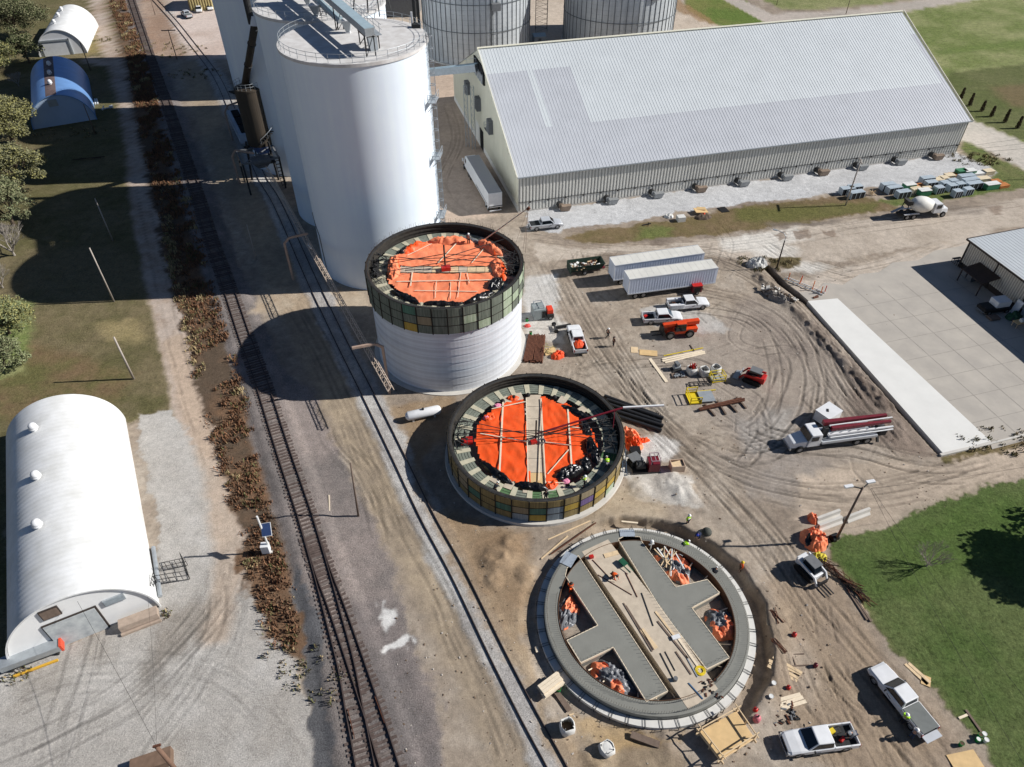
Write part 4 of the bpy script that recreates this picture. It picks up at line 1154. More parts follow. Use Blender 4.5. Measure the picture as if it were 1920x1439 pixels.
m = MB(); crumple(m, (6.1, 1.8, ZB), 0.6, 1.6, 0.6, 0.3, 26, 10, 18, (0, 0)); m.build("black_sheet", black_tarp, B, smooth=True)
m = MB(); crumple(m, (5.6, -4.0, ZB), 0.8, 1.0, 0.8, 0.4, 29, 12, 12, (0, 0)); m.build("black_sheet", black_tarp, B, smooth=True)
m = MB(); crumple(m, (1.6, -7.0, ZB), 0.9, 0.6, 0.5, 0.5, 27, 14, 10, (0, 0)); m.build("bunched_tarp", orange_tarp, B, smooth=True)
m = MB(); crumple(m, (-5.6, 3.6, ZB), 0.9, 0.7, 0.5, 0.7, 28, 14, 10, (0, 0)); m.build("bunched_tarp", orange_tarp, B, smooth=True)
m = MB(); crumple(m, (-2.7, 7.0, ZB), .8, .5, .4, 0, 30, 12, 8, (0, 0)); m.build("bunched_tarp", orange_tarp, B, smooth=True)
m = MB()
for c_ in ((-5.9, 3.4), (-4.6, 5.6), (3.2, -6.6)):
    m = MB(); crumple(m, (c_[0], c_[1], ZB + .1), 0.5, 0.35, 0.35, 0.4, int(abs(c_[0] * 7)), 8, 6, (0, 0)); m.build("pink_wrap", pink_foam, B, smooth=True)
m = MB()
for a in (105, 118, 40, 62, 232, 246, 262, 290):
    a_ = math.radians(a); m.obox((7.6 * math.cos(a_), 7.6 * math.sin(a_), ZB + .02), (1.3, 1.0, .05), a_)
    m.build("plywood_sheet", concrete_dust, B); m = MB()
m = MB()
for a in (96, 110, 122, 70):
    a_ = math.radians(a); m.sphere((7.5 * math.cos(a_), 7.5 * math.sin(a_), ZB + .15), 0.32, 8, 5)
    m.build("rubber_bucket", black_plastic, B); m = MB()
MB().tube((0.0, -0.3, ZB), (0.0, -0.3, ZB + 3.4), 0.1, n=10).build("centre_post", dark_steel, B)
MB().obox((-0.25, -0.7, ZB + .3), (0.7, 0.5, .4), .3).build("winch", red_paint, B)
MB().lathe([(0.42, ZB + .1), (0.42, ZB + .35), (0.3, ZB + .35), (0.3, ZB + .1)], 16, c=(0.75, -0.6)).build("hose_reel", chrome, B)
hub = Vector((0, -0.3, ZB + .8))
for k, a in enumerate((166, 174, 181, 187, -2, -9, 8, 15)):
    a = math.radians(a); e = Vector((9.6 * math.cos(a), 9.6 * math.sin(a), 3.5))
    MB().bar(hub + Vector((0, 0, 0.5 * (k % 3))), e, 0.065).build("stay_rod", dark_steel, B)
m = MB()
for base_a, rng in ((178, 31), (2, 37)):
    r2 = random.Random(rng)
    for k in range(26):
        a = math.radians(base_a + r2.uniform(-15, 15)); R = r2.uniform(7.9, 9.7); b = a + r2.uniform(-.12, .12)
        m.bar((R * math.cos(a), R * math.sin(a), r2.uniform(2.6, 3.9)), (r2.uniform(7.8, 9.9) * math.cos(b), 9.0 * math.sin(b), r2.uniform(2.6, 3.8)), r2.uniform(.05, .13))
m.build("jacking_gear", dark_steel, B)
m = MB(); m.obox((-8.1, -0.6, 2.8), (1.4, 1.0, .35), .1); m.build("red_tray", red_paint, B)
t = thing("lifting_boom", "long thin boom with white tip reaching out over the rim of the low silo", "boom", (SILO_B[0], SILO_B[1], ZB))
MB().bar((0, -0.2, 1.1), (10.6, 3.6, 1.7), 0.16).build("boom", maroon_paint, t)
MB().bar((10.6, 3.6, 1.72), (15.6, 3.9, 1.8), 0.2).build("tip", white_paint, t)
MB().bar((9.6, 3.2, 1.6), (9.2, 0.9, 1.0), 0.06).build("stay", maroon_paint, t)

# ------------------------------------------------------------------ third foundation: ring, slabs, tunnel top
Cx = thing("silo_foundation", "round silo foundation with fresh grey ring footing and cross shaped slabs", "foundation", (*RING_C, 0))
def loc(px, z):
    g = G(px[0], px[1], z); return (g[0] - RING_C[0], g[1] - RING_C[1])
ledge_m = mat("ledge_forms", (214, 212, 206), rough=0.8, var=0.07, scale=2.0)
m = MB()
n = 44
for i in range(n):
    a0 = 2 * math.pi * i / n; a1 = 2 * math.pi * (i + 1) / n
    arc_box(m, 9.9, 10.56, a0 + .0006, a1 - .0006, -0.6, 0.36, 0, 3)
m.build("outer_ledge", ledge_m, Cx)
for i in range(n):
    a = 2 * math.pi * i / n; m = MB()
    for d_ in (-.012, .012):
        m.bar((9.86 * math.cos(a + d_), 9.86 * math.sin(a + d_), 0.42), (10.75 * math.cos(a + d_), 10.75 * math.sin(a + d_), 0.40), 0.03)
    m.bar((10.66 * math.cos(a), 10.66 * math.sin(a), -0.4), (10.66 * math.cos(a), 10.66 * math.sin(a), 0.6), 0.05)
    m.build("form_tie", dark_steel, Cx)
MB().lathe([(8.55, -0.5), (8.55, 1.0), (9.74, 1.0), (9.84, 0.97), (9.84, -0.5)], 120).build("ring_footing", concrete_new, Cx)
MB().lathe([(8.515, -0.4), (8.515, 1.06), (8.47, 1.06), (8.47, -0.4)], 96).build("inner_form", mat("form_ply_brown", (104, 78, 60), rough=0.85, var=0.25, scale=2, streak=.4), Cx)
m = MB(); r2 = random.Random(19)
for i in range(260):
    a = 2 * math.pi * i / 260
    for R in (8.75, 9.6):
        if 92 < math.degrees(a) < 165 and R < 9: continue
        m.tube((R * math.cos(a), R * math.sin(a), 1.0), ((R + r2.uniform(-.03, .03)) * math.cos(a), R * math.sin(a), 1.0 + r2.uniform(.35, .6)), 0.012, n=4, caps=False)
stuff(m.build("rebar_dowels", rebar_m, Cx))
zS = 1.0
SL = [(1084, 1042), (1252, 1296), (1212, 1316), (1150, 1214), (1089, 1243), (1063, 1201), (1121, 1173), (1060, 1080), (1063, 1066)]
SR = [(1159, 1012), (1170, 1006), (1200, 1007), (1204, 1017), (1267, 1101), (1326, 1087), (1349, 1112), (1297, 1140), (1368, 1234), (1325, 1255), (1240, 1144)]
ST = [(1091, 1035), (1140, 1012), (1240, 1140), (1346, 1292), (1318, 1315), (1290, 1330)]
for poly, nm in ((SL, "cross_slab"), (SR, "cross_slab")):
    P = [loc(p, zS) for p in poly]
    MB().prism(P, -0.4, zS).build(nm, concrete_new, Cx)
    m = MB()
    for a, b in zip(P, P[1:] + P[:1]):
        m.bar((a[0], a[1], zS - .12), (b[0], b[1], zS - .12), 0.07, 0.3)
    m.build("edge_form", pale_lumber, Cx)
    m = MB()
    for a, b in zip(P, P[1:] + P[:1]):
        d = math.hypot(b[0] - a[0], b[1] - a[1]); k = int(d / 0.4)
        for i in range(k):
            q = Vector(a).lerp(Vector(b), (i + .5) / k); cen = Vector((sum(p[0] for p in P) / len(P), sum(p[1] for p in P) / len(P)))
            q = q.lerp(cen, 0.03)
            m.tube((q.x, q.y, zS), (q.x, q.y, zS + .38), 0.012, n=4, caps=False)
    m.build("dowels", rebar_m, Cx)
P = [loc(p, zS) for p in ST]
MB().prism(P, -0.4, zS + 0.02).build("tunnel_top", concrete_dust, Cx)
m = MB()
for px_2, w_, l_, rot in [((1066, 1049), 1.6, 1.3, 1.05), ((1176, 1000), 1.6, .9, .0)]:
    q = loc(px_2, 1.05); m.obox((q[0], q[1], 1.05), (w_, l_, .05), rot)
    m.build("steel_plate", mat("pale_steel_plate", (176, 186, 196), rough=.5, metal=.3, var=.1), Cx); m = MB()
m = MB()
for a in [200 + 11.5 * k for k in range(8)]:
    a_ = math.radians(a); m.bar((8.2 * math.cos(a_), 8.2 * math.sin(a_), .75), (7.3 * math.cos(a_), 7.3 * math.sin(a_), .1), .1, .04); m.build("form_brace", pale_lumber, Cx); m = MB()
for a in (-60, -40, -22, -8, 5, 18, 32, 46):
    a_ = math.radians(a); m.bar((8.2 * math.cos(a_), 8.2 * math.sin(a_), .75), (7.2 * math.cos(a_), 7.2 * math.sin(a_), .1), .08, .04); m.build("form_brace", pale_lumber, Cx); m = MB()
# ------------------------------------------------------------------ long grain storage building
roof_lt = mat("roof_metal_light", (205, 210, 212), rough=0.5, metal=0.1, var=0.05, scale=0.25, spec=0.4)
roof_md = mat("roof_metal_grey", (190, 193, 198), rough=0.5, metal=0.1, var=0.06, scale=0.25, spec=0.4)
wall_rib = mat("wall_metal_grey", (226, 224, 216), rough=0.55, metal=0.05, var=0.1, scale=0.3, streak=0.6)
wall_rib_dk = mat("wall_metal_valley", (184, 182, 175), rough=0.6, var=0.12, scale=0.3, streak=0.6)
wall_beige = mat("wall_metal_beige", (226, 222, 202), rough=0.6, var=0.06, scale=0.4, streak=0.6)
louver_m = mat("louver_grey", (112, 114, 116), rough=0.6, var=0.15)
trim_dk = mat("trim_dark_brown", (58, 50, 46), rough=0.6, var=0.15)
hole_m = mat("dark_interior", (18, 18, 20), rough=0.95, var=0.2)
WL, WD, WE, WR = 94.6, 56.5, 7.15, 20.0
wrz = math.radians(15.3); wo = G(972, 399)
wh = thing("storage_building", "long pale metal grain storage building with a steep ribbed roof", "storage building", wo, wrz)
def ribbed(m, length, z0, z1, pitch, depth, y=0.0, mi=0, mj=1):
    n = int(length / pitch)
    for i in range(n):
        x = i * pitch
        m.add([(x, y, z0), (x + pitch * .45, y, z0), (x + pitch * .45, y, z1), (x, y, z1)], [(0, 1, 2, 3)], mj)
        a, b, c, d = x + pitch * .45, x + pitch * .55, x + pitch * .9, x + pitch
        for p, q, yp, yq in ((a, b, y, y - depth), (b, c, y - depth, y - depth), (c, d, y - depth, y)):
            m.add([(p, yp, z0), (q, yq, z0), (q, yq, z1), (p, yp, z1)], [(0, 1, 2, 3)], mi)
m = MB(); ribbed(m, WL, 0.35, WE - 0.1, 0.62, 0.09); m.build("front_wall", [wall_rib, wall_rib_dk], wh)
MB().box(0, WL, -0.05, 0.35, -0.2, 0.35).build("plinth", concrete_pale, wh)
m = MB(); m.prism([(0, 0.2), (0, WD)], 0, 0) if False else None
yz = [(0.02, 0.0), (WD, 0.0), (WD, WE), (WD / 2, WR), (0.02, WE)]
for x in (0.0, WL):
    m.add([(x, a, b) for a, b in yz], [(0, 1, 2, 3, 4) if x else (4, 3, 2, 1, 0)], 0)
m.add([(0, WD, 0), (WL, WD, 0), (WL, WD, WE), (0, WD, WE)], [(1, 0, 3, 2)], 0)
for k in range(1, 60):
    y = WD * k / 60; zt = WE + (WR - WE) * (1 - abs(y - WD / 2) / (WD / 2)) - .15
    m.bar((-0.03, y, 1.2), (-0.03, y, zt), 0.05, 0.1)
m.build("gable_wall", wall_beige, wh)
m = MB()
m.box(-.06, 0.0, 0, WD, 0, 1.15); m.build("gable_base_panel", wall_rib, wh)
sl_len = math.hypot(WD / 2, WR - WE)
def rp(x, s, off=0.0):
    y = -0.45 + (WD / 2 + 0.45) * s; z = WE - 0.2 + (WR - WE + 0.2) * s
    nx_, nz_ = -(WR - WE) / sl_len, (WD / 2) / sl_len
    return (x, y + nx_ * off, z + nz_ * off)
m = MB(); n = int((WL + 0.6) / 0.62); rows = [0, .335, .57, .785, 1.0]
for i in range(n):
    x = -0.3 + i * 0.62
    for j in range(4):
        s0, s1 = rows[j], rows[j + 1]
        light = j == 3 or (x > 16.2 and j > 0 and x < WL - 1.5)
        if 7.4 < x < 8.6 and j in (1, 2): light = True
        mi = 0 if light else 1
        e = 0.012 * (4 - j)
        m.add([rp(x, s0, e), rp(x + .5, s0, e), rp(x + .5, s1, e), rp(x, s1, e)], [(0, 1, 2, 3)], mi)
        m.add([rp(x + .5, s0, e), rp(x + .53, s0, e + .04), rp(x + .53, s1, e + .04), rp(x + .5, s1, e)], [(0, 1, 2, 3)], mi)
        m.add([rp(x + .53, s0, e + .04), rp(x + .59, s0, e + .04), rp(x + .59, s1, e + .04), rp(x + .53, s1, e + .04)], [(0, 1, 2, 3)], mi)
        m.add([rp(x + .59, s0, e + .04), rp(x + .62, s0, e), rp(x + .62, s1, e), rp(x + .59, s1, e + .04)], [(0, 1, 2, 3)], mi)
m.build("roof", [roof_lt, roof_md], wh)
m = MB(); m.add([(-.3, WD / 2, WR), (WL + .3, WD / 2, WR), (WL + .3, WD + .45, WE - .2), (-.3, WD + .45, WE - .2)], [(0, 1, 2, 3)]); m.build("rear_roof", roof_md, wh)
MB().bar((-.35, WD / 2, WR + .12), (WL + .35, WD / 2, WR + .12), 0.7, 0.1).build("ridge_cap", wall_beige, wh)
MB().bar((-.3, -.5, WE - .22), (WL + .3, -.5, WE - .22), 0.16, 0.2).build("gutter", galv, wh)
for x in (-.38, WL + .38):
    MB().bar((x, -.45, WE - .15), (x, WD / 2, WR + .12), 0.12, 0.42).build("gable_trim", wall_beige, wh)
for y, z in ((39, 9.0), (29, 9.25), (19, 8.5)):
    m = MB().box(-.9, 0, y - .9, y + .9, z - 1.3, z + 1.3)
    for k in range(6):
        m.bar((-.93, y - .85, z - 1.1 + .42 * k), (-.93, y + .85, z - 1.1 + .42 * k), .05, .2)
    m.build("vent_louver", louver_m, wh)
MB().box(-.1, 0.02, 26.6, 29.4, 0, 4.2).build("doorway", hole_m, wh)
MB().box(-.08, 0.02, 30, 33.6, 0, 4.3).build("door", wall_rib, wh)
MB().box(-.3, 0.05, WD / 2 - 4.2, WD / 2 + 4.0, 14.4, 17.6).build("conveyor_opening", hole_m, wh)
m = MB()
for k in range(5):
    m.box(-.55, -.3, WD / 2 - 3.6 + 1.6 * k, WD / 2 - 2.7 + 1.6 * k, 14.6, 16.2)
m.build("catwalk_panel", galv, wh)
MB().tube((-1.2, WD / 2 + .8, 16.2), (0, WD / 2 + .8, 16.2), .7, n=12).build("head_pulley", dark_steel, wh)
for k, x in enumerate((7.7, 16.9, 26.0, 34.9, 43.9, 53.3, 61.4, 70.2, 79.2, 88.1)):
    m = MB().tube((x, -.1, .75), (x, -1.0, .75), .55, n=14, mi=1)
    m.hexa([(x - .35, -1.0, .3), (x + .6, -1.0, .3), (x + .6, -1.0, .55), (x - .35, -1.0, .5)], [(x - .3, -1.02, 1.25), (x + .55, -1.02, 1.25), (x + .55, -1.05, 1.2), (x - .3, -1.05, 1.2)], 0)
    m.hexa([(x - .1, -1.9, .15), (x + 1.4, -2.1, .15), (x + 1.4, -1.2, .15), (x - .1, -1.0, .15)], [(x + .1, -1.8, .95), (x + 1.8, -2.1, 1.1), (x + 1.8, -1.3, 1.15), (x + .1, -1.0, 1.05)], 0)
    m.build("aeration_fan", [mat("fan_duct_grey", (160, 162, 162), rough=.5, metal=.2, var=.15, scale=1.5) if k % 3 else mat("fan_duct_tan", (150, 132, 116), rough=.6, var=.2, scale=1.5), dark_steel], wh)
m = MB()
m.bar((0, -.16, 2.0), (WL, -.16, 2.0), .04, .1)
for k in range(28):
    m.box(2 + 3.4 * k, 2.25 + 3.4 * k, -.24, -.1, 1.75, 2.05)
m.build("cable_run", dark_steel, wh)
# gable feed conveyor and its lattice posts
t = thing("transfer_conveyor", "galvanised conveyor bridge from the silos into the gable peak of the storage building", "conveyor", (0, 0, 0))
ca, cb = G3(770, 140, 11.2), Vector((wo[0], wo[1], 0)) + Matrix.Rotation(wrz, 3, 'Z') @ Vector((-.5, WD / 2, 16.5))
m = MB(); m.bar(ca, cb, 1.3, 1.3); m.build("housing", galv, t)
MB().bar(ca + Vector((0, 0, .75)), cb + Vector((0, 0, .75)), 1.5, 0.12).build("cover", pale_blue, t)
m = MB(); d = cb - ca
for k in range(9):
    p = ca + d * (k / 8) + Vector((-.3, 1.1, 0)); m.bar(p, p + Vector((0, 0, 1.4)), .05)
m.bar(ca + Vector((-.3, 1.1, 1.4)), cb + Vector((-.3, 1.1, 1.4)), .05); m.build("railing", galv, t)
m = MB()
for k in range(9):
    p, q = ca + d * (k / 9), ca + d * ((k + 1) / 9)
    m.bar(p + Vector((0, -.7, .5 if k % 2 else -.6)), q + Vector((0, -.7, -.6 if k % 2 else .5)), .07)
m.build("side_truss", dark_steel, t)
def lattice(name, label, base, H, w, top_pts=None, cat="tower", m_=None):
    t = thing(name, label, cat, base)
    m = MB()
    for sx, sy in ((-1, -1), (1, -1), (1, 1), (-1, 1)):
        m.bar((sx * w / 2, sy * w / 2, 0), (sx * w / 2, sy * w / 2, H), .08)
    m.build("chord", m_ or galv, t); m = MB()
    n = int(H / 1.3)
    for i in range(n):
        z0, z1 = H * i / n, H * (i + 1) / n
        for (ax, ay), (bx, by) in (((-1, -1), (1, -1)), ((1, -1), (1, 1)), ((1, 1), (-1, 1)), ((-1, 1), (-1, -1))):
            m.bar((ax * w / 2, ay * w / 2, z0), (bx * w / 2, by * w / 2, z1), .045)
            m.bar((ax * w / 2, ay * w / 2, z1), (bx * w / 2, by * w / 2, z1), .045)
    m.build("bracing", m_ or galv, t)
    return t
lattice("conveyor_tower", "slim lattice tower under the conveyor head beside the gable, nearer the silos", G(877, 275), 12.6, .7)
lattice("conveyor_tower", "slim lattice tower under the conveyor head, closer to the doorway in the gable", G(889, 279), 12.8, .7)
t = thing("platform_ladder", "caged ladder with small platform on the beige gable wall", "ladder", G(919, 300), wrz)
m = MB()
for y in (-.3, .3): m.bar((0, y, 0), (0, y, 6.5), .07)
for k in range(13): m.bar((0, -.3, .5 * k), (0, .3, .5 * k), .05)
m.build("ladder", galv, t)
MB().box(-.9, .3, -.9, .9, 6.4, 6.5).build("platform", dark_steel, t)
m = MB()
for x, y in ((-.9, -.9), (-.9, .9), (.3, -.9), (.3, .9)): m.bar((x, y, 6.5), (x, y, 7.6), .05)
for z in (7.0, 7.6):
    m.bar((-.9, -.9, z), (-.9, .9, z), .05); m.bar((-.9, -.9, z), (.3, -.9, z), .05); m.bar((-.9, .9, z), (.3, .9, z), .05)
m.build("railing", galv, t)

# ------------------------------------------------------------------ corrugated grain bins behind
bin_m = mat("bin_galvanised", (206, 211, 213), rough=0.5, metal=0.2, var=0.12, scale=0.35, streak=.5, rgb2=(166, 172, 176))
bin_dk = mat("bin_stiffener", (112, 118, 122), rough=0.5, metal=0.3, var=0.15)
def grain_bin(c, R, H, label, n=60):
    t = thing("grain_bin", label, "grain bin", (*c, 0), 0, "corrugated steel grain bins behind the storage building")
    m = MB(); prof = []
    k = int(H / 1.1)
    for i in range(k):
        z = H * i / k; prof += [(R, z), (R, z + H / k - .06), (R - .04, z + H / k - .05), (R - .04, z + H / k - .01)]
    m.lathe(prof, n * 3); m.build("wall", bin_m, t)
    m = MB()
    for i in range(n):
        a = 2 * math.pi * i / n
        m.bar(((R + .06) * math.cos(a), (R + .06) * math.sin(a), 0), ((R + .06) * math.cos(a), (R + .06) * math.sin(a), H), .17, .13)
    m.build("stiffeners", bin_dk, t)
    for z in (H * .35, H * .62):
        m = MB(); m.lathe([(R + .16, z - .08), (R + .22, z - .08), (R + .22, z + .08), (R + .16, z + .08)], n * 2); m.build("wind_ring", bin_dk, t)
    MB().lathe([(R + .4, H - .1), (R * .12, H + R * .42), (0.01, H + R * .42)], 64).build("roof", bin_m, t)
    MB().lathe([(R + .5, -.1), (R + .5, .35), (R, .4)], 64).build("footing", concrete_pale, t)
    return t
b1 = grain_bin((-9.6, 208.5), 14.4, 24.0, "left corrugated steel grain bin, partly hidden by the white silo")
b2 = grain_bin((30.0, 217.5), 15.4, 24.0, "right corrugated steel grain bin behind the long roof ridge")
t = thing("gap_filler_shed", "dark shed added to fill the shadowed gap between the white silo roof and the left grain bin", "shed", (-34, 240, 0))  # shed added to keep this shadowed gap dark
MB().box(-5, 5, 0, 8, 0, 7).build("wall", louver_m, t); MB().hexa([(-5.3, -.3, 7), (5.3, -.3, 7), (5.3, 8.3, 7), (-5.3, 8.3, 7)], [(-5.3, 3.9, 8.6), (5.3, 3.9, 8.6), (5.3, 4.1, 8.6), (-5.3, 4.1, 8.6)]).build("roof", mat("roof_slate", (70, 78, 88), rough=.6, var=.15), t)
for bb, aa in ((b1, -72), (b2, -66)):
    R = 14.6; a = math.radians(aa); m = MB()
    for s_ in (-.02, .02): m.bar((R * math.cos(a + s_), R * math.sin(a + s_), 0), (R * math.cos(a + s_), R * math.sin(a + s_), 22), .1)
    m.build("ladder", dark_steel, bb)
    m = MB(); m.obox(((R + .7) * math.cos(a + .06), (R + .7) * math.sin(a + .06), 14.5), (1.4, 2.2, 1.6), a); m.build("landing", louver_m, bb)
lattice("elevator_tower", "dark lattice elevator tower in the gap between the two grain bins", (8.6, 226.0), 26, 3.4, m_=dark_steel)
t = thing("bucket_elevator", "dark pair of elevator legs between the white silo and the left grain bin", "elevator", (-26.5, 207, 0))
for dx in (0, 1.1): MB().box(dx, dx + .7, 0, .6, 0, 40).build("leg", dark_steel, t)
MB().box(-.3, 2.1, -.2, .9, 0, 1.4).build("boot", galv, t)
t = thing("control_shed", "small blue grey shed in the shade between the grain bins", "shed", G(1010, 84), .2)
MB().box(-1.6, 1.6, -1.4, 1.4, 0, 2.5).build("wall", galv, t)
MB().hexa([(-1.8, -1.6, 2.5), (1.8, -1.6, 2.5), (1.8, 1.6, 2.5), (-1.8, 1.6, 2.5)], [(-1.8, -.1, 3.1), (1.8, -.1, 3.1), (1.8, .1, 3.1), (-1.8, .1, 3.1)]).build("roof", pale_blue, t)
MB().box(-.4, .4, -1.44, -1.4, 0.1, 2).build("door", louver_m, t)

# ------------------------------------------------------------------ arched sheds on the left bank
shed_white = mat("arch_shed_white", (232, 233, 233), rough=0.5, var=0.06, scale=0.5, rgb2=(206, 206, 202))
shed_galv_sky = mat("arch_shed_galv_sky_tint", (122, 166, 222), rough=0.4, metal=0.35, var=0.12, scale=0.35)  # blue sky light of the silo shadow is put into the metal colour
shed_rust = mat("arch_shed_rust_band", (122, 104, 100), rough=0.7, metal=0.2, var=0.35, scale=0.8)
def arch_shed(name, label, cl, cr, length, fz, shell, endm, R=None, door=None, vents=(), rust=False, rz_end=None):
    A_, B_ = Vector((*G(*cl), 0)), Vector((*G(*cr), 0)); w = (B_ - A_).length; rz = math.atan2((B_ - A_).y, (B_ - A_).x) if rz_end is None else rz_end
    t = thing(name, label, "shed", (*((A_ + B_) / 2).xy, 0), rz); R = w / 2
    n = 36; nl = int(length / 0.62)
    m = MB()
    def ring(y, rr):
        return [(rr * math.cos(math.pi * i / n), y, fz * rr / R * math.sin(math.pi * i / n)) for i in range(n + 1)]
    for j in range(nl):
        y0 = length * j / nl; y1 = length * (j + 1) / nl; ym = y0 + (y1 - y0) * .5
        for (ya, ra), (yb, rb) in (((y0, R), (ym, R + .012)), ((ym, R + .012), (y1, R))):
            a, b = ring(ya, ra), ring(yb, rb); o = len(m.v); m.v.extend(a + b)
            for i in range(n):
                m.f.append((o + i, o + n + 1 + i, o + n + 2 + i, o + i + 1)); m.m.append(1 if rust and 17 <= i <= 20 else 0)
    m.build("shell", [shell, shed_rust] if rust else shell, t, smooth=True)
    for y, nm in ((0.12, "end_wall"), (length - .12, "rear_wall")):
        m = MB(); P = ring(y, R - .04); m.add(P, [tuple(range(n + 1)) if y < 1 else tuple(range(n, -1, -1))])
        m.build(nm, endm, t, fix=False)
    m = MB(); P = ring(-.04, R + .06)
    for a, b in zip(P[:-1], P[1:]): m.bar(a, b, .12, .16)
    m.build("arch_trim", shell, t)
    for x, y, zz in vents:
        m = MB().tube((x, y, zz - .3), (x, y, zz + .35), .32, n=12)
        m.sphere((x, y, zz + .62), .46, 14, 8); m.lathe([(.5, zz + .3), (.52, zz + .4), (.46, zz + .5)], 14, c=(x, y))
        m.build("roof_vent", white_paint, t, smooth=True)
    return t, w, length
wq, w_, l_ = arch_shed("arched_shed", "large white arched metal shed with three roof vents, beside the gravel yard", (26, 1252), (299, 1134), 30.0, 6.45, shed_white, mat("shed_end_white", (236, 236, 234), rough=.5, var=.05, scale=.6), rz_end=math.radians(28.0), vents=((-1.55, 10.0, 6.25), (-1.45, 17.0, 6.25), (-1.5, 25.0, 6.25)))
MB().box(-2.7, 1.9, -.05, .13, 0, 3.7).build("door_frame", trim_dk, wq)
MB().box(-2.6, 1.75, -.10, -.04, 0.02, 3.6).build("door", mat("shed_door_worn", (206, 210, 208), rough=.6, var=.25, scale=1.2, rgb2=(150, 156, 160)), wq)
for x0, x1, z0, z1, mm in ((-2.1, -.7, 4.55, 5.65, old_timber), (2.6, 4.3, 3.2, 3.9, mat("translucent_panel", (150, 160, 166), rough=.4, var=.2))):
    o = MB().box(x0 - .08, x1 + .08, -.06, .12, z0 - .08, z1 + .08).build("window", trim_dk if x0 < 0 else galv, wq)
    MB().box(x0, x1, -.10, -.06, z0, z1).build("pane", mm, o)
MB().tube((6.7, 1.0, .25), (6.9, 7.5, .25), .22, n=10).build("side_pipe", galv, wq)
bq, _, _ = arch_shed("arched_shed", "arched metal shed in the silo shadow, bluish with a rusty ridge band", (64, 245), (181, 223), 29.0, 6.4, shed_galv_sky, mat("shed_end_blue", (176, 196, 220), rough=.6, var=.06, scale=.5), rust=True, rz_end=math.radians(27.0), vents=((-.4, 8, 6.35), (-.3, 15, 6.35), (-.3, 22, 6.35)))
MB().box(-1.6, 0.2, -.06, .12, 4.2, 5.6).build("hatch", galv, bq)
uq, _, _ = arch_shed("arched_shed", "farthest arched shed, white with a grey right half and open doorway", (77, 106), (163, 101), 26.0, 6.3, shed_white, mat("shed_end_grey", (222, 222, 222), rough=.6, var=.05, scale=.5), rz_end=math.radians(17.0), vents=((-1.0, 7, 6.25), (-1.0, 14, 6.25), (-1.0, 20, 6.25)))
MB().box(-4.6, 2.2, -.10, .0, 0, 3.6).build("door", white_paint, uq)
m = MB().box(2.2, 2.6, -.25, .12, 0, 4.0); m.box(-4.8, 2.6, -.25, .12, 3.6, 4.0); m.build("door_frame", galv, uq)

# ------------------------------------------------------------------ metal building at the right edge
rbz = math.radians(-77.0); rb0 = G(1797, 500)
rb = thing("metal_building", "tan ribbed metal workshop with white roof and dark trim at the right edge", "building", rb0, rbz)
RB_L, RB_W, RB_H = 30.0, 24.0, 4.9
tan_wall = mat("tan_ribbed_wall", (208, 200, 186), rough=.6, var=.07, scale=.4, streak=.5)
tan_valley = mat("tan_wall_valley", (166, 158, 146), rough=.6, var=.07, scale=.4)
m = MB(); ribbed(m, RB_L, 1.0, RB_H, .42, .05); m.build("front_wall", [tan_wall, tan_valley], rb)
MB().box(0, RB_L, -.06, .1, 0, 1.0).build("wainscot", trim_dk, rb)
MB().box(-.02, .1, .0, RB_W, 0, RB_H).build("end_wall", tan_wall, rb)
m = MB(); k = int(RB_W / .6)
for i in range(k):
    y0 = -.5 + i * .6; z0 = RB_H + (y0 + .5) * .06
    m.hexa([(-.4, y0, z0), (RB_L, y0, z0), (RB_L, y0 + .57, z0 + .034), (-.4, y0 + .57, z0 + .034)], [(-.4, y0, z0 + .06), (RB_L, y0, z0 + .06), (RB_L, y0 + .57, z0 + .094), (-.4, y0 + .57, z0 + .094)])
    m.bar((-.4, y0 + .585, z0 + .08), (RB_L, y0 + .585, z0 + .08), .06, .08)
m.build("roof", roof_lt, rb)
MB().bar((-.42, -.55, RB_H + .02), (RB_L, -.55, RB_H + .02), .16, .26).build("gutter", trim_dk, rb)
MB().bar((-.45, -.5, RB_H + .02), (-.45, RB_W, RB_H + 1.4), .12, .26).build("end_trim", trim_dk, rb)
for x in (0, 6.4, 13.0, 19.6):
    MB().box(x - .1, x + .1, -.16, -.06, 0, RB_H).build("downpipe", trim_dk, rb)
MB().box(13.6, 14.5, -.12, -.05, .1, 2.1).build("door", white_paint, rb)
m = MB().box(16.0, 18.9, -.12, -.05, .1, 3.2); m.build("roller_door", tan_wall, rb)
aw = thing("lean_to", "dark brown lean-to roof on posts against the metal workshop wall", "lean-to", xform((3.4, -.2), rb0, rbz), rbz)
MB().hexa([(0, -3.0, 2.2), (4.6, -3.0, 2.2), (4.6, 0, 2.9), (0, 0, 2.9)], [(0, -3.0, 2.28), (4.6, -3.0, 2.28), (4.6, 0, 2.98), (0, 0, 2.98)]).build("roof", mat("awning_brown", (72, 58, 50), rough=.7, var=.2), aw)
for x, y in ((.15, -2.85), (4.45, -2.85)):
    MB().bar((x, y, 0), (x, y, 2.2), .14).build("post", trim_dk, aw)

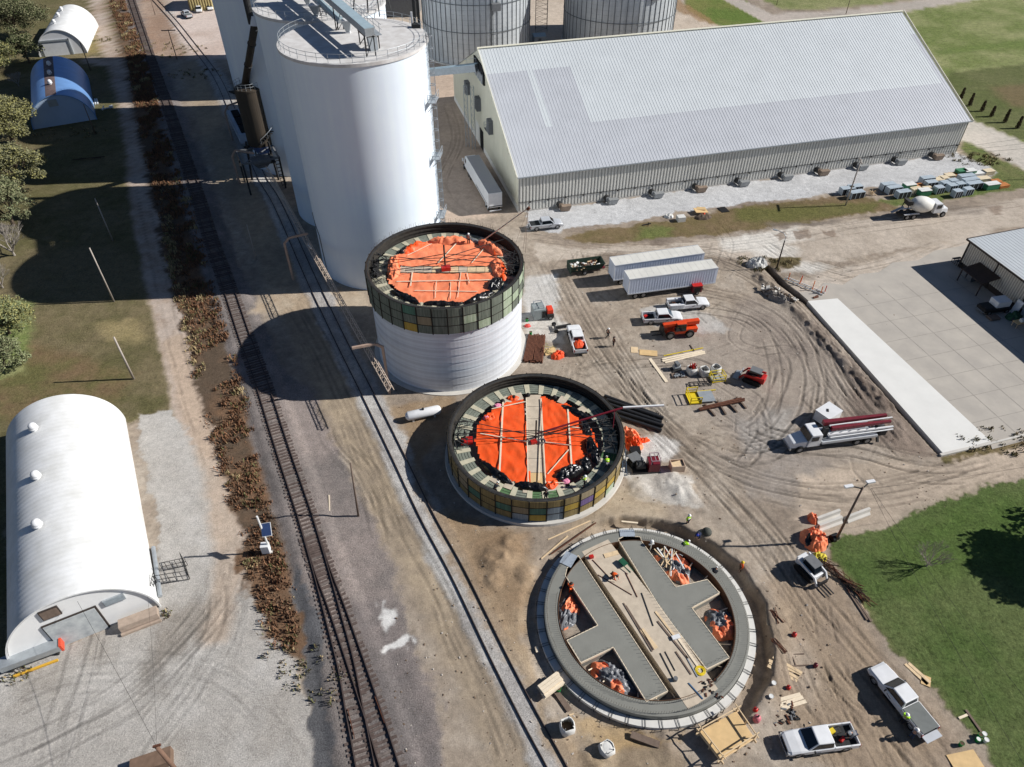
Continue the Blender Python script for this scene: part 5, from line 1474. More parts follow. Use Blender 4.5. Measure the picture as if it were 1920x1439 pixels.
# yellow ribbed building at the very top
yb = thing("yellow_building", "cream ribbed building at the top edge behind the parked cars", "building", G(357, 21), math.radians(10))
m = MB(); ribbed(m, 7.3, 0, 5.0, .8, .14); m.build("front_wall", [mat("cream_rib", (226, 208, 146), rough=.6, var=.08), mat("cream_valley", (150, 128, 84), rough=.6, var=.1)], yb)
MB().box(0, 7.3, .05, 12, 0, 5.0).build("wall", tan_wall, yb)
MB().hexa([(-.3, -.3, 5.0), (7.6, -.3, 5.0), (7.6, 12.2, 5.0), (-.3, 12.2, 5.0)], [(-.3, -.3, 5.1), (7.6, -.3, 5.1), (7.6, 6, 6.2), (-.3, 6, 6.2)]).build("roof", old_timber, yb)
t = thing("machine_shed", "large building outside the top edge whose shadow covers the lot", "building", G(352, -16), math.radians(10))
MB().box(-4, 9, 0, 14, 0, 9).build("wall", tan_wall, t)
MB().box(-4.4, 9.4, -.4, 14.4, 9, 9.4).build("roof", old_timber, t)

# ------------------------------------------------------------------ rail loading gear over the siding
tank_m = mat("tank_brown", (82, 72, 60), rough=.7, metal=.15, var=.25, scale=.5, streak=.7, rgb2=(56, 52, 48))  # brown darkened, with the shade of the silo put into the colour
tk = thing("surge_tank", "tall brown steel surge tank standing over the siding beside the shaded silo", "tank", (-48.3, 132.6, 0))
MB().lathe([(2.45, 6.4), (2.45, 16.6), (2.5, 16.6), (2.5, 16.9), (.5, 17.6), (.01, 17.6)], 40).build("shell", tank_m, tk, smooth=False)
MB().lathe([(2.45, 6.4), (.5, 3.6), (.4, 3.0)], 32).build("cone", mat("cone_blue", (60, 96, 160), rough=.5, metal=.2, var=.15), tk)
for sx, sy in ((-2.6, -2.6), (2.6, -2.6), (2.6, 2.6), (-2.6, 2.6)):
    MB().bar((sx, sy, 0), (sx * .8, sy * .8, 7.5), .32).build("leg", dark_steel, tk)
m = MB()
for k in range(34):
    a = math.radians(-70 + k * 8); z = 7.5 + k * .27
    m.obox((3.0 * math.cos(a), 3.0 * math.sin(a), z), (1.0, .4, .06), a)
m.pipe([(3.0 * math.cos(math.radians(-70 + k * 8)), 3.0 * math.sin(math.radians(-70 + k * 8)), 7.46 + k * .27) for k in range(34)], .06, 5); m.build("stair", dark_steel, tk)
m = MB()
for rr2 in (3.45,):
    P = [(rr2 * math.cos(math.radians(-70 + k * 8)), rr2 * math.sin(math.radians(-70 + k * 8)), 8.4 + k * .27) for k in range(34)]
    m.pipe(P, .045, 5)
    for p in P[::3]: m.bar((p[0], p[1], p[2] - .95), p, .05)
m.build("handrail", galv, tk)
railing(2.3, 16.9, 18).build("top_railing", galv, tk)
sp = thing("filling_spout", "brown inclined filling pipe from the silo roof level down to the surge tank", "pipe", (0, 0, 0))
p0, p1 = G3(478, 46, 29.5), Vector((-48.6, 132.4, 17.4))
MB().tube(p0, p1, .62, n=14).build("pipe", tank_m, sp, smooth=True)
MB().tube(p0 + Vector((0, 0, -.2)), p0 + Vector((.1, .2, 1.2)), .8, .5, n=12).build("elbow", white_paint, sp)
m = MB()
for f in (.3, .65):
    q = p0.lerp(p1, f); dd = (p1 - p0).normalized(); m.tube(q - dd * .08, q + dd * .08, .72, n=14)
m.build("flange", dark_steel, sp)
MB().obox(tuple(p0 + Vector((1.0, 1.4, -.9))), (3.0, 2.2, .25), .3).build("landing", concrete_pale, sp)
MB().tube(p0 + Vector((-.6, .3, 0)), p0 + Vector((-.6, .3, 9)), .55, n=12).build("riser", dark_steel, sp)
lf = thing("loading_frame", "dark steel loading frame with platforms spanning the siding", "frame", G(500, 350), math.radians(26))
for x, y in ((-3.4, -2.2), (3.2, -2.2), (3.2, 4.0), (-3.4, 4.0)):
    MB().bar((x, y, 0), (x, y, 6.2), .3).build("column", dark_steel, lf)
m = MB()
for y in (-2.2, 4.0): m.bar((-3.4, y, 6.1), (3.4, y, 6.1), .3)
for x in (-3.4, 3.2): m.bar((x, -2.2, 6.1), (x, 4.0, 6.1), .3)
m.bar((-3.4, -2.2, 6.1), (3.2, 4, 6.1), .14); m.bar((3.2, -2.2, 6.1), (-3.4, 4, 6.1), .14)
m.build("beam", louver_m, lf)
m = MB().box(-1.2, 2.6, -1.6, 2.8, 5.0, 5.12); m.build("platform", dark_steel, lf)
MB().hexa([(-.7, -1.0, 4.2), (.9, -1.0, 4.2), (.9, .8, 4.2), (-.7, .8, 4.2)], [(-1.6, -2.0, 5.6), (1.8, -2.0, 5.6), (1.8, 1.6, 5.6), (-1.6, 1.6, 5.6)]).build("chute", louver_m, lf)
m = MB()
for k in range(9): m.box(2.7, 3.5, -1.8 + .35 * k, -1.55 + .35 * k, .4 + .55 * k, .46 + .55 * k)
m.bar((2.7, -1.8, .4), (2.7, 1.3, 4.9), .08, .2); m.bar((3.5, -1.8, .4), (3.5, 1.3, 4.9), .08, .2); m.build("stair", dark_steel, lf)
# open hopper car under the tank
hc = thing("hopper_car", "grey blue rail hopper car standing in shade under the surge tank", "rail car", (*G(458, 262), 0), heading((470, 285), (440, 225)))
car_m = mat("car_blue_grey", (176, 186, 200), rough=.55, metal=.1, var=.15, scale=.6)
m = MB()
m.hexa([(-6.4, -1.1, 1.2), (6.4, -1.1, 1.2), (6.4, 1.1, 1.2), (-6.4, 1.1, 1.2)], [(-7.2, -1.5, 2.2), (7.2, -1.5, 2.2), (7.2, 1.5, 2.2), (-7.2, 1.5, 2.2)])
m.box(-7.2, 7.2, -1.5, 1.5, 2.2, 4.0); m.build("body", car_m, hc)
for x0 in (-6.6, -2.1, 2.4):
    MB().box(x0, x0 + 3.9, -.75, .75, 4.0, 4.22).build("hatch", hole_m, hc)
for x in (-5.6, 5.6):
    o = MB().box(x - 1.2, x + 1.2, -.9, .9, .5, 1.0).build("bogie", dark_steel, hc)
    m = MB()
    for dx in (-.9, .9):
        for y in (-.75, .75): m.tube((x + dx, y - .06, .62), (x + dx, y + .06, .62), .42, n=14)
    m.build("wheels", rust, o)
m = MB()
for y in (-1.55, 1.55): m.bar((-7.2, y, 4.05), (7.2, y, 4.05), .1, .12)
m.build("roof_walk", galv, hc)
# fall-protection truss above the siding on bent posts
tr_m = mat("truss_tan", (206, 188, 170), rough=.6, metal=.1, var=.12, scale=1)
tr = thing("lattice_truss", "long pale lattice truss hung above the siding, from loading frame to the silo", "truss", (0, 0, 0))
TZ = 6.1
q0, q1 = G3(500, 318, TZ), G3(733, 733, TZ)
dd = (q1 - q0); Ln = dd.length; dd.normalize(); nn = Vector((-dd.y, dd.x, 0))
m = MB()
for off in (nn * .38, nn * -.38, Vector((0, 0, .6))):
    m.tube(q0 + off, q1 + off, .06, n=6)
m.build("chord", tr_m, tr); m = MB()
n = int(Ln / .75)
for k in range(n):
    a, b = q0 + dd * (Ln * k / n), q0 + dd * (Ln * (k + 1) / n); s_ = .38 if k % 2 else -.38
    m.bar(a + nn * s_, b - nn * s_, .045); m.bar(a + nn * .38, (a + b) / 2 + Vector((0, 0, .6)), .04); m.bar((a + b) / 2 + Vector((0, 0, .6)), b + nn * -.38, .04)
m.build("lacing", tr_m, tr)
m = MB().tube(G3(577, 458, TZ - .5), G3(583, 466, TZ - .5), .16, n=8); m.build("trolley", white_paint, tr)
def bent(label, base, top_px, z1, z2, arm_px):
    t = thing("bent_post", label, "post", G(*base), 0, "bent steel posts carrying the lattice truss")
    b = Vector(G(*base)); L0 = lambda px, z: (G3(px[0], px[1], z) - Vector((b.x, b.y, 0)))
    MB().bar((0, 0, 0), (0, 0, z1), .3, .3).build("column", mat("post_tan", (176, 152, 136), rough=.7, var=.15), t)
    e = L0(arm_px, z2); k = Vector((e.x * .22, e.y * .22, z2))
    MB().bar((0, 0, z1 - .1), k, .28, .3).build("knee", _mats["post_tan"], t)
    MB().bar(k, e, .26, .32).build("arm", _mats["post_tan"], t)
bent("bent tan post left of the truss in front of the second silo", (550, 525), None, 6.8, 7.4, (577, 438))
bent("bent grey post left of the siding, holding the loading frame end of the truss", (449, 345), None, 5.6, 7.0, (476, 288))
bent("bent tan post right of the truss against the half built silo wall", (731, 738), None, 8.0, 8.6, (660, 653))
bent("bent tan post beside the hopper car in deep shadow", (436, 264), None, 6.2, 7.2, (452, 190))
# ------------------------------------------------------------------ vehicles
def wheel(parent, x, y, r, w, side, rim=rim_steel, dual=False):
    m = MB(); ww = w * (2 if dual else 1)
    y0, y1 = (y - ww / 2, y + ww / 2)
    for (ra, ya), (rb, yb) in (((r * .62, y0), (r * .93, y0)), ((r * .93, y0), (r, y0 + .05)), ((r, y0 + .05), (r, y1 - .05)), ((r, y1 - .05), (r * .93, y1)), ((r * .93, y1), (r * .62, y1))):
        n = 18; vs = []
        for rr2, yy in ((ra, ya), (rb, yb)):
            vs += [(x + rr2 * math.cos(2 * math.pi * i / n), yy, r + rr2 * math.sin(2 * math.pi * i / n)) for i in range(n)]
        m.add(vs, [(i, (i + 1) % n, n + (i + 1) % n, n + i) for i in range(n)])
    o = m.build("wheel", rubber, parent, fix=True)
    yo = y1 - .03 if side > 0 else y0 + .03; m = MB()
    m.tube((x, yo - side * .06, r), (x, yo, r), r * .63, n=16); m.tube((x, yo, r), (x, yo + side * .03, r), r * .25, r * .18, n=10)
    m.build("rim", rim, o)
    return o
def sec(x, w, zb, zt, r=.09):
    return [(x, -w + .04, zb), (x, -w, zb + .14), (x, -w, zt - r), (x, -w + r, zt), (x, w - r, zt), (x, w, zt - r), (x, w, zb + .14), (x, w - .04, zb)]
def pickup(label, c, rz, paint=white_paint, bed="open", L=5.9, group=None, decal=True, cat="pickup truck", glass_m=dark_glass, tailgate_open=False):
    t = thing("pickup_truck", label, cat, c, rz, group)
    f = L / 2; cabx = -1.0 if L < 6.2 else -.85
    m = MB().loft([sec(cabx, .99, .46, 1.16), sec(1.35, .99, .46, 1.19), sec(2.1, .99, .48, 1.17, .12), sec(f - .3, .97, .5, 1.08, .16), sec(f - .06, .90, .55, .98, .2)])
    m.build("body", paint, t, bevel=.02, fix=True)
    b = [(cabx + .02, -.93, 1.14), (1.5, -.93, 1.17), (1.5, .93, 1.17), (cabx + .02, .93, 1.14)]
    u = [(cabx + .14, -.76, 1.86), (.68, -.74, 1.88), (.68, .74, 1.88), (cabx + .14, .76, 1.86)]
    MB().hexa(b, u).build("cab", paint, t, bevel=.06)
    def on(a, b_, s0, s1, lo, hi, off):
        """patch on the slanted cab face between bottom edge a-b and its top edge"""
        pass
    def lerp3(p, q, k): return tuple(p[i] + (q[i] - p[i]) * k for i in range(3))
    def patch(nm, i, j, s0, s1, lo, hi, off, mm):
        A0, A1 = lerp3(b[i], b[j], s0), lerp3(b[i], b[j], s1); B0, B1 = lerp3(u[i], u[j], s0), lerp3(u[i], u[j], s1)
        q = [lerp3(A0, B0, lo), lerp3(A1, B1, lo), lerp3(A1, B1, hi), lerp3(A0, B0, hi)]
        nrm = (Vector(q[1]) - Vector(q[0])).cross(Vector(q[3]) - Vector(q[0])).normalized() * off
        q = [tuple(Vector(p) + nrm) for p in q]; q2 = [tuple(Vector(p) - nrm * 1.5) for p in q]
        MB().add(q2 + q, [(4, 5, 6, 7), (0, 1, 5, 4), (1, 2, 6, 5), (2, 3, 7, 6), (3, 0, 4, 7)]).build(nm, mm, t)
    patch("windshield", 1, 2, .05, .95, .05, .93, .02, glass_m)
    patch("side_window", 0, 1, .05, .92, .12, .86, .02, dark_glass); patch("side_window", 2, 3, .08, .95, .12, .86, .02, dark_glass)
    patch("rear_window", 3, 0, .12, .88, .2, .85, .02, dark_glass)
    x0, x1 = -f + .05, cabx - .03
    inner = bed_liner if bed in ("open", "load", "gear") else paint
    if bed == "utility":
        for s_ in (-1, 1):
            m = MB().box(x0, x1, min(s_ * .55, s_ * 1.05), max(s_ * .55, s_ * 1.05), .55, 1.32); m.build("tool_box", paint, t, bevel=.02)
            m = MB()
            for k in range(3):
                xx = x0 + .15 + k * (x1 - x0 - .2) / 3; m.box(xx, xx + .55, s_ * 1.06 - .015, s_ * 1.06 + .015, .82 if k == 1 else .62, 1.25)
            m.build("locker_door", silver_paint, t)
        MB().box(x0, x1, -.55, .55, .6, .72).build("cargo_bed", bed_liner, t)
    else:
        m = MB()
        for s_ in (-1, 1):
            m.box(x0, x1, min(s_ * .86, s_ * .99), max(s_ * .86, s_ * .99), .5, 1.14)
        m.box(x1 - .09, x1, -.86, .86, .5, 1.14); m.build("bed_side", paint, t, bevel=.02)
        MB().box(x0, x1 - .09, -.86, .86, .62, .72).build("cargo_bed", inner if bed != "tonneau" else bed_liner, t)
        if bed == "tonneau":
            MB().box(x0 + .03, x1 - .02, -.9, .9, 1.145, 1.19).build("bed_cover", mat("bed_cover_grey", (112, 116, 114), rough=.75, var=.12, scale=2), t, bevel=.01)
        if bed == "halfcover":
            MB().box(x0 + .03, x1 - .02, -.86, .86, 1.06, 1.10).build("bed_cover", bed_liner, t)
    if tailgate_open:
        MB().box(x0 - .62, x0 + .02, -.84, .84, .62, .70).build("tailgate", silver_paint, t)
    else:
        MB().box(x0 - .03, x0 + .05, -.86, .86, .55, 1.12).build("tailgate", paint, t, bevel=.015)
    MB().box(f - .12, f + .06, -.88, .88, .42, .62).build("bumper", chrome, t, bevel=.03)
    MB().box(f - .1, f - .02, -.62, .62, .62, .9).build("grille", black_plastic, t)
    MB().box(x0 - .14, x0, -.88, .88, .42, .58).build("bumper", dark_steel, t, bevel=.02)
    for s_ in (-1, 1):
        MB().box(f - .2, f - .03, s_ * .78 - .12, s_ * .78 + .12, .72, .92).build("headlight", lamp_clear, t)
        MB().box(x0 - .05, x0 + .07, s_ * .93 - .06, s_ * .93 + .06, .75, 1.1).build("taillight", tail_red, t)
        MB().obox((1.0, s_ * 1.12, 1.22), (.1, .22, .2)).build("mirror", black_plastic, t, bevel=.02)
        MB().box(-.45, .95, s_ * 1.0 - .07, s_ * 1.0 + .07, .36, .42).build("running_board", black_plastic, t)
        for x in (f - 1.02, -f + 1.12):
            wheel(t, x, s_ * .86, .4, .26, s_)
            m = MB(); P = [(x + .47 * math.cos(a), s_ * .975, .4 + .47 * math.sin(a)) for a in [k * math.pi / 8 for k in range(9)]]
            for a, b2 in zip(P[:-1], P[1:]): m.bar(a, b2, .06, .09)
            m.build("wheel_arch", black_plastic, t)
    if decal:
        for s_ in (-1, 1):
            y = s_ * .995
            MB().hexa([(.35, y - .004, .72), (.85, y - .004, .9), (.8, y - .004, .96), (.3, y - .004, .8)], [(.35, y + .004, .72), (.85, y + .004, .9), (.8, y + .004, .96), (.3, y + .004, .8)]).build("door_decal", mat("decal_dark", (52, 58, 84), rough=.5, var=.1), t)
    return t
def by_wheels(rear, front, side, half=.86, mid=.05, z=0.0):
    a, b = G(*rear), G(*front); h = math.atan2(b[1] - a[1], b[0] - a[0])
    mx, my = (a[0] + b[0]) / 2, (a[1] + b[1]) / 2
    return (mx - math.cos(h) * mid + math.sin(h) * side * half, my - math.sin(h) * mid - math.cos(h) * side * half, z), h
PG = "white work pickups on the site"
c, h = by_wheels((1268, 585), (1316, 581), -1)
t = pickup("white service body pickup with side lockers parked below the box trailers", c, h, bed="utility", L=6.3, group=PG)
m = MB(); rv = random.Random(4)
for k in range(14): m.obox((rv.uniform(-2.8, -.9), rv.uniform(-.45, .45), .85), (rv.uniform(.15, .5), rv.uniform(.15, .4), rv.uniform(.15, .5)), rv.uniform(0, 3), rv.randrange(3))
m.build("tools", [black_plastic, dark_steel, rust], t)
m = MB()
for y in (-.8, .8): m.bar((-.85, y, 1.3), (-.85, y, 2.0), .08)
m.bar((-.85, -.8, 2.0), (-.85, .8, 2.0), .08); m.build("headache_rack", black_plastic, t)
c, h = by_wheels((1220, 610), (1266, 608), -1)
t = pickup("white crew cab pickup with empty black bed above the orange telehandler", c, h, group=PG, glass_m=sky_glass)
m = MB().obox((-2.4, .3, .85), (.5, .4, .22), .5); m.build("red_bag", red_paint, t)
c, h = by_wheels((1007, 434), (1044, 430), -1)
pickup("silver pickup with black bed cover by the corner of the storage building", c, h, paint=silver_paint, bed="halfcover")
a, b = G(1089, 656, .8), G(1074, 606, 1.0); h = math.atan2(b[1] - a[1], b[0] - a[0])
t = pickup("white pickup loaded with orange bags, parked right of the half built silo", ((a[0] + b[0]) / 2, (a[1] + b[1]) / 2 - .4), h, bed="open", L=6.0, group=PG)
m = MB(); crumple(m, (-1.4, 0, .75), .8, .75, .7, 0, 41, 14, 12, (0, 0)); m.build("orange_load", mat("orange_bag", (240, 84, 40), rough=.6, var=.12, scale=3), t, smooth=True)
c, h = by_wheels((1587, 1407), (1490, 1420), 1)
t = pickup("white crew cab pickup at the bottom edge with a worker in its open bed", c, h, bed="open", L=6.35, group=PG)
m = MB().obox((-1.25, -.45, .95), (.45, .4, .4), .3); m.build("tool_case", yellow_paint, t)
m = MB().obox((-1.9, .25, .85), (.5, .3, .25), .6); m.build("cooler", red_paint, t)
m = MB().obox((-1.8, -.5, .8), (.6, .45, .15), .1); m.build("steel_box", dark_steel, t)
c, h = by_wheels((1700, 1360), (1641, 1286), 1)
pickup("white pickup with grey bed cover and lowered tailgate beside the lawn", c, h, bed="tonneau", L=6.5, group=PG, tailgate_open=True)
pickup("grey pickup with pale canopy parked alone on the pink gravel at the top", G(351, 32), math.radians(128), paint=silver_paint, bed="tonneau", decal=False)
def car(label, c, rz, paint=white_paint, tall=False):
    t = thing("parked_car", label, "car", c, rz); H = 1.75 if tall else 1.45
    MB().loft([sec(-2.25, .8, .4, .85, .15), sec(-2.0, .89, .35, 1.0, .12), sec(0, .91, .35, 1.0), sec(1.3, .9, .35, .98, .12), sec(2.1, .86, .38, .85, .16), sec(2.28, .75, .45, .7, .15)]).build("body", paint, t, bevel=.02, fix=True)
    b = [(-1.9 if tall else -1.7, -.84, .97), (1.15, -.84, .97), (1.15, .84, .97), (-1.9 if tall else -1.7, .84, .97)]
    u = [(-1.6 if tall else -1.0, -.66, H), (.3, -.66, H), (.3, .66, H), (-1.6 if tall else -1.0, .66, H)]
    MB().hexa(b, u).build("cabin", dark_glass, t, bevel=.04)
    MB().hexa([(p[0], p[1], H - .02) for p in u], [(p[0] * .98, p[1] * .97, H + .05) for p in u]).build("roof", paint, t)
    for s_ in (-1, 1):
        for x in (-1.4, 1.42): wheel(t, x, s_ * .8, .33, .2, s_)
        MB().box(2.12, 2.26, s_ * .62 - .14, s_ * .62 + .14, .6, .75).build("headlight", lamp_clear, t)
        MB().box(-2.28, -2.2, s_ * .6 - .14, s_ * .6 + .14, .7, .85).build("taillight", tail_red, t)
    return t
car("white sedan parked below the cream ribbed building", G(374, 22), math.radians(-72))
car("white sport utility car half hidden by the shaded silo", G(394, 18), math.radians(-66), tall=True)

# box trailers
trail_side = mat("trailer_side", (214, 222, 236), rough=.45, metal=.1, var=.05, scale=.6, streak=.5)
trail_roof = mat("trailer_roof", (214, 212, 204), rough=.6, var=.1, scale=.5)
def box_trailer(label, rear, front, L=14.6):
    a, b = G(rear[0], rear[1], 1.1), G(front[0], front[1], 1.1); h = math.atan2(b[1] - a[1], b[0] - a[0])
    mx, my = (a[0] + b[0]) / 2, (a[1] + b[1]) / 2; L = math.hypot(b[0] - a[0], b[1] - a[1])
    c = (mx - math.sin(h) * 1.27, my + math.cos(h) * 1.27, 0)
    t = thing("box_trailer", label, "trailer", c, h, "white box trailers parked side by side"); f = L / 2
    MB().box(-f, f, -1.25, 1.25, 1.1, 3.85).build("box", trail_side, t)
    m = MB(); n = int(L / .42)
    for i in range(1, n):
        x = -f + L * i / n
        for s_ in (-1, 1): m.box(x - .025, x + .025, min(s_ * 1.25, s_ * 1.285), max(s_ * 1.25, s_ * 1.285), 1.25, 3.72)
    m.build("side_posts", trail_side, t)
    m = MB()
    for i in range(14):
        x = -f + L * i / 14; m.box(x, x + L / 14 - .03, -1.22, 1.22, 3.85, 3.875)
    m.build("roof", trail_roof, t)
    m = MB()
    for s_ in (-1, 1):
        m.bar((-f, s_ * 1.27, 3.84), (f, s_ * 1.27, 3.84), .09, .14); m.bar((-f, s_ * 1.27, 1.16), (f, s_ * 1.27, 1.16), .08, .18)
    m.build("rail", silver_paint, t)
    m = MB().box(-f - .07, -f, -1.28, -1.14, 1.0, 3.9); m.box(-f - .07, -f, 1.14, 1.28, 1.0, 3.9); m.box(-f - .07, -f, -1.14, 1.14, 3.74, 3.9); m.build("door_frame", white_paint, t)
    for s_ in (-1, 1):
        MB().box(-f - .05, -f + .01, min(.02 * s_, 1.12 * s_), max(.02 * s_, 1.12 * s_), 1.15, 3.72).build("door", trail_side, t)
    MB().box(-f - .05, f - 1.5, -.5, .5, .85, 1.08).build("chassis", dark_steel, t)
    for x in (-f + 1.3, -f + 2.6):
        for s_ in (-1, 1): wheel(t, x, s_ * 1.0, .5, .27, s_, dual=False)
    for s_ in (-1, 1): MB().box(f - 3.0, f - 2.8, s_ * .8 - .08, s_ * .8 + .08, 0, 1.08).build("landing_leg", dark_steel, t)
    return t
box_trailer("front white box trailer, nearer the parked pickups, with wheels showing", (1178, 553), (1341, 531))
box_trailer("rear white box trailer, partly hidden behind the nearer one", (1151, 527), (1316, 503))

# semi truck by the gable
a, b = G(917, 391, 1.15), G(874, 316, 1.15); h = math.atan2(b[1] - a[1], b[0] - a[0])
sx, sy = a[0] + math.cos(h) * 8 + math.sin(h) * 1.2, a[1] + math.sin(h) * 8 - math.cos(h) * 1.2
t = thing("semi_truck", "white semi truck with grey roofed box trailer parked along the gable wall", "semi truck", (sx, sy, 0), h)
MB().box(-8, 8, -1.28, 1.28, 1.15, 4.0).build("trailer_box", white_paint, t)
MB().box(-7.95, 7.95, -1.24, 1.24, 4.0, 4.03).build("trailer_roof", mat("trailer_roof_grey", (150, 150, 152), rough=.7, var=.05), t)
for s_ in (-1, 1):
    MB().box(-8.05, -7.99, min(.02 * s_, 1.15 * s_), max(.02 * s_, 1.15 * s_), 1.3, 3.9).build("rear_door", white_paint, t)
    MB().box(-7, 1, s_ * 1.29 - .01, s_ * 1.29 + .01, 1.45, 1.6).build("side_stripe", dark_steel, t)
    for x in (-6.6, -5.3): wheel(t, x, s_ * 1.0, .5, .27, s_, rim=white_paint)
    for x in (6.2, 7.5): wheel(t, x, s_ * 1.0, .5, .27, s_)
    wheel(t, 11.2, s_ * 1.05, .5, .27, s_)
MB().box(-8.1, -8.0, -1.25, 1.25, 1.35, 1.5).build("light_bar", dark_steel, t)
MB().box(-8.1, -8.0, -1.1, 1.1, .5, .65).build("underride_bar", white_paint, t)
MB().box(-7.5, 12.2, -.45, .45, .75, 1.1).build("chassis", dark_steel, t)
MB().hexa([(8.7, -1.15, .9), (10.5, -1.15, .9), (10.5, 1.15, .9), (8.7, 1.15, .9)], [(8.7, -1.1, 3.1), (10.2, -1.05, 3.1), (10.2, 1.05, 3.1), (8.7, 1.1, 3.1)]).build("cab", white_paint, t, bevel=.05)
MB().hexa([(10.5, -.95, .8), (12.5, -.8, .8), (12.5, .8, .8), (10.5, .95, .8)], [(10.4, -.9, 1.95), (12.4, -.7, 1.7), (12.4, .7, 1.7), (10.4, .9, 1.95)]).build("hood", white_paint, t, bevel=.05)
MB().hexa([(10.5, -1.0, 2.05), (10.56, -1.0, 2.05), (10.56, 1.0, 2.05), (10.5, 1.0, 2.05)], [(10.25, -.95, 2.9), (10.31, -.95, 2.9), (10.31, .95, 2.9), (10.25, .95, 2.9)]).build("windshield", dark_glass, t)
for s_ in (-1, 1):
    MB().box(9.1, 10.0, s_ * 1.13 - .03, s_ * 1.13 + .03, 2.0, 2.8).build("side_window", dark_glass, t)
    MB().obox((10.5, s_ * 1.45, 2.3), (.12, .25, .6)).build("mirror", white_paint, t)
    MB().tube((8.5, s_ * .95, 1.0), (8.5, s_ * .95, 3.6), .09, n=8).build("exhaust", chrome, t)

# concrete mixer truck
c, h = by_wheels((1703, 413), (1757, 408), -1, half=1.0, mid=.4)
t = thing("mixer_truck", "white concrete mixer truck on the dirt road by the crates", "mixer truck", c, h)
MB().box(-4.4, 4.2, -.45, .45, .8, 1.15).build("chassis", dark_steel, t)
drum = MB(); P = []
for i in range(13):
    k = i / 12; r_ = [.6, .95, 1.18, 1.33, 1.41, 1.43, 1.42, 1.36, 1.25, 1.08, .9, .72, .55][i]; P.append((r_, -2.3 + 5.0 * k))
n = 24; rings = []
tl = math.radians(-13)
for r_, x in P:
    rings.append([(x * math.cos(tl) + r_ * math.sin(a) * math.sin(-tl), r_ * math.cos(a), 2.35 + x * math.sin(tl) + r_ * math.sin(a) * math.cos(tl)) for a in [2 * math.pi * i / n for i in range(n)]])
drum.loft(rings); drum.build("drum", mat("drum_white", (230, 228, 220), rough=.6, var=.12, scale=1.2), t, smooth=True, fix=True)
MB().hexa([(1.9, -1.15, .95), (3.6, -1.15, .95), (3.6, 1.15, .95), (1.9, 1.15, .95)], [(1.95, -1.1, 2.75), (3.25, -1.05, 2.75), (3.25, 1.05, 2.75), (1.95, 1.1, 2.75)]).build("cab", white_paint, t, bevel=.06)
MB().hexa([(3.6, -.95, .7), (5.1, -.75, .7), (5.1, .75, .7), (3.6, .95, .7)], [(3.55, -.95, 1.75), (5.0, -.65, 1.5), (5.0, .65, 1.5), (3.55, .95, 1.75)]).build("hood", white_paint, t, bevel=.06)
MB().hexa([(3.58, -1.0, 1.85), (3.64, -1.0, 1.85), (3.64, 1.0, 1.85), (3.58, 1.0, 1.85)], [(3.32, -.95, 2.6), (3.38, -.95, 2.6), (3.38, .95, 2.6), (3.32, .95, 2.6)]).build("windshield", dark_glass, t)
MB().box(1.92, 1.97, -.8, .8, 1.9, 2.55).build("rear_window", dark_glass, t)
for s_ in (-1, 1):
    MB().box(2.3, 3.2, s_ * 1.12 - .03, s_ * 1.12 + .03, 1.85, 2.5).build("side_window", dark_glass, t)
    for x in (-2.9, -1.6): wheel(t, x, s_ * .95, .52, .3, s_)
    wheel(t, 4.1, s_ * .98, .52, .3, s_)
    MB().box(-3.7, -.8, s_ * 1.0 - .2, s_ * 1.0 + .2, 1.12, 1.2).build("fender", white_paint, t)
MB().hexa([(-3.3, -.6, 2.6), (-2.4, -.7, 2.7), (-2.4, .7, 2.7), (-3.3, .6, 2.6)], [(-3.6, -.75, 3.6), (-2.6, -.8, 3.4), (-2.6, .8, 3.4), (-3.6, .75, 3.6)]).build("charge_hopper", dark_steel, t)
m = MB(); m.bar((-3.6, 0, 2.2), (-5.6, .1, 1.2), .55, .12); m.build("chute", galv, t)
m = MB(); m.bar((-3.4, -.8, 1.1), (-3.2, -.7, 3.0), .12); m.bar((-3.4, .8, 1.1), (-3.2, .7, 3.0), .12); m.build("drum_stand", dark_steel, t)

# concrete pump truck
c, h = by_wheels((1599, 835), (1504, 848), 1, half=1.0, mid=1.1)
t = thing("pump_truck", "white concrete pump truck with folded maroon boom in the yard", "pump truck", c, h)
MB().box(-5.6, 4.6, -.5, .5, .8, 1.15).build("chassis", dark_steel, t)
MB().hexa([(2.5, -1.15, .9), (4.2, -1.15, .9), (4.2, 1.15, .9), (2.5, 1.15, .9)], [(2.55, -1.1, 2.75), (3.85, -1.05, 2.75), (3.85, 1.05, 2.75), (2.55, 1.1, 2.75)]).build("cab", white_paint, t, bevel=.06)
MB().hexa([(4.2, -1.0, .7), (6.1, -.85, .7), (6.1, .85, .7), (4.2, 1.0, .7)], [(4.15, -1.0, 1.8), (5.9, -.75, 1.5), (5.9, .75, 1.5), (4.15, 1.0, 1.8)]).build("hood", white_paint, t, bevel=.1)
MB().box(6.0, 6.2, -.95, .95, .45, .75).build("bumper", chrome, t, bevel=.03)
MB().hexa([(4.18, -1.05, 1.85), (4.24, -1.05, 1.85), (4.24, 1.05, 1.85), (4.18, 1.05, 1.85)], [(3.9, -.98, 2.62), (3.96, -.98, 2.62), (3.96, .98, 2.62), (3.9, .98, 2.62)]).build("windshield", dark_glass, t)
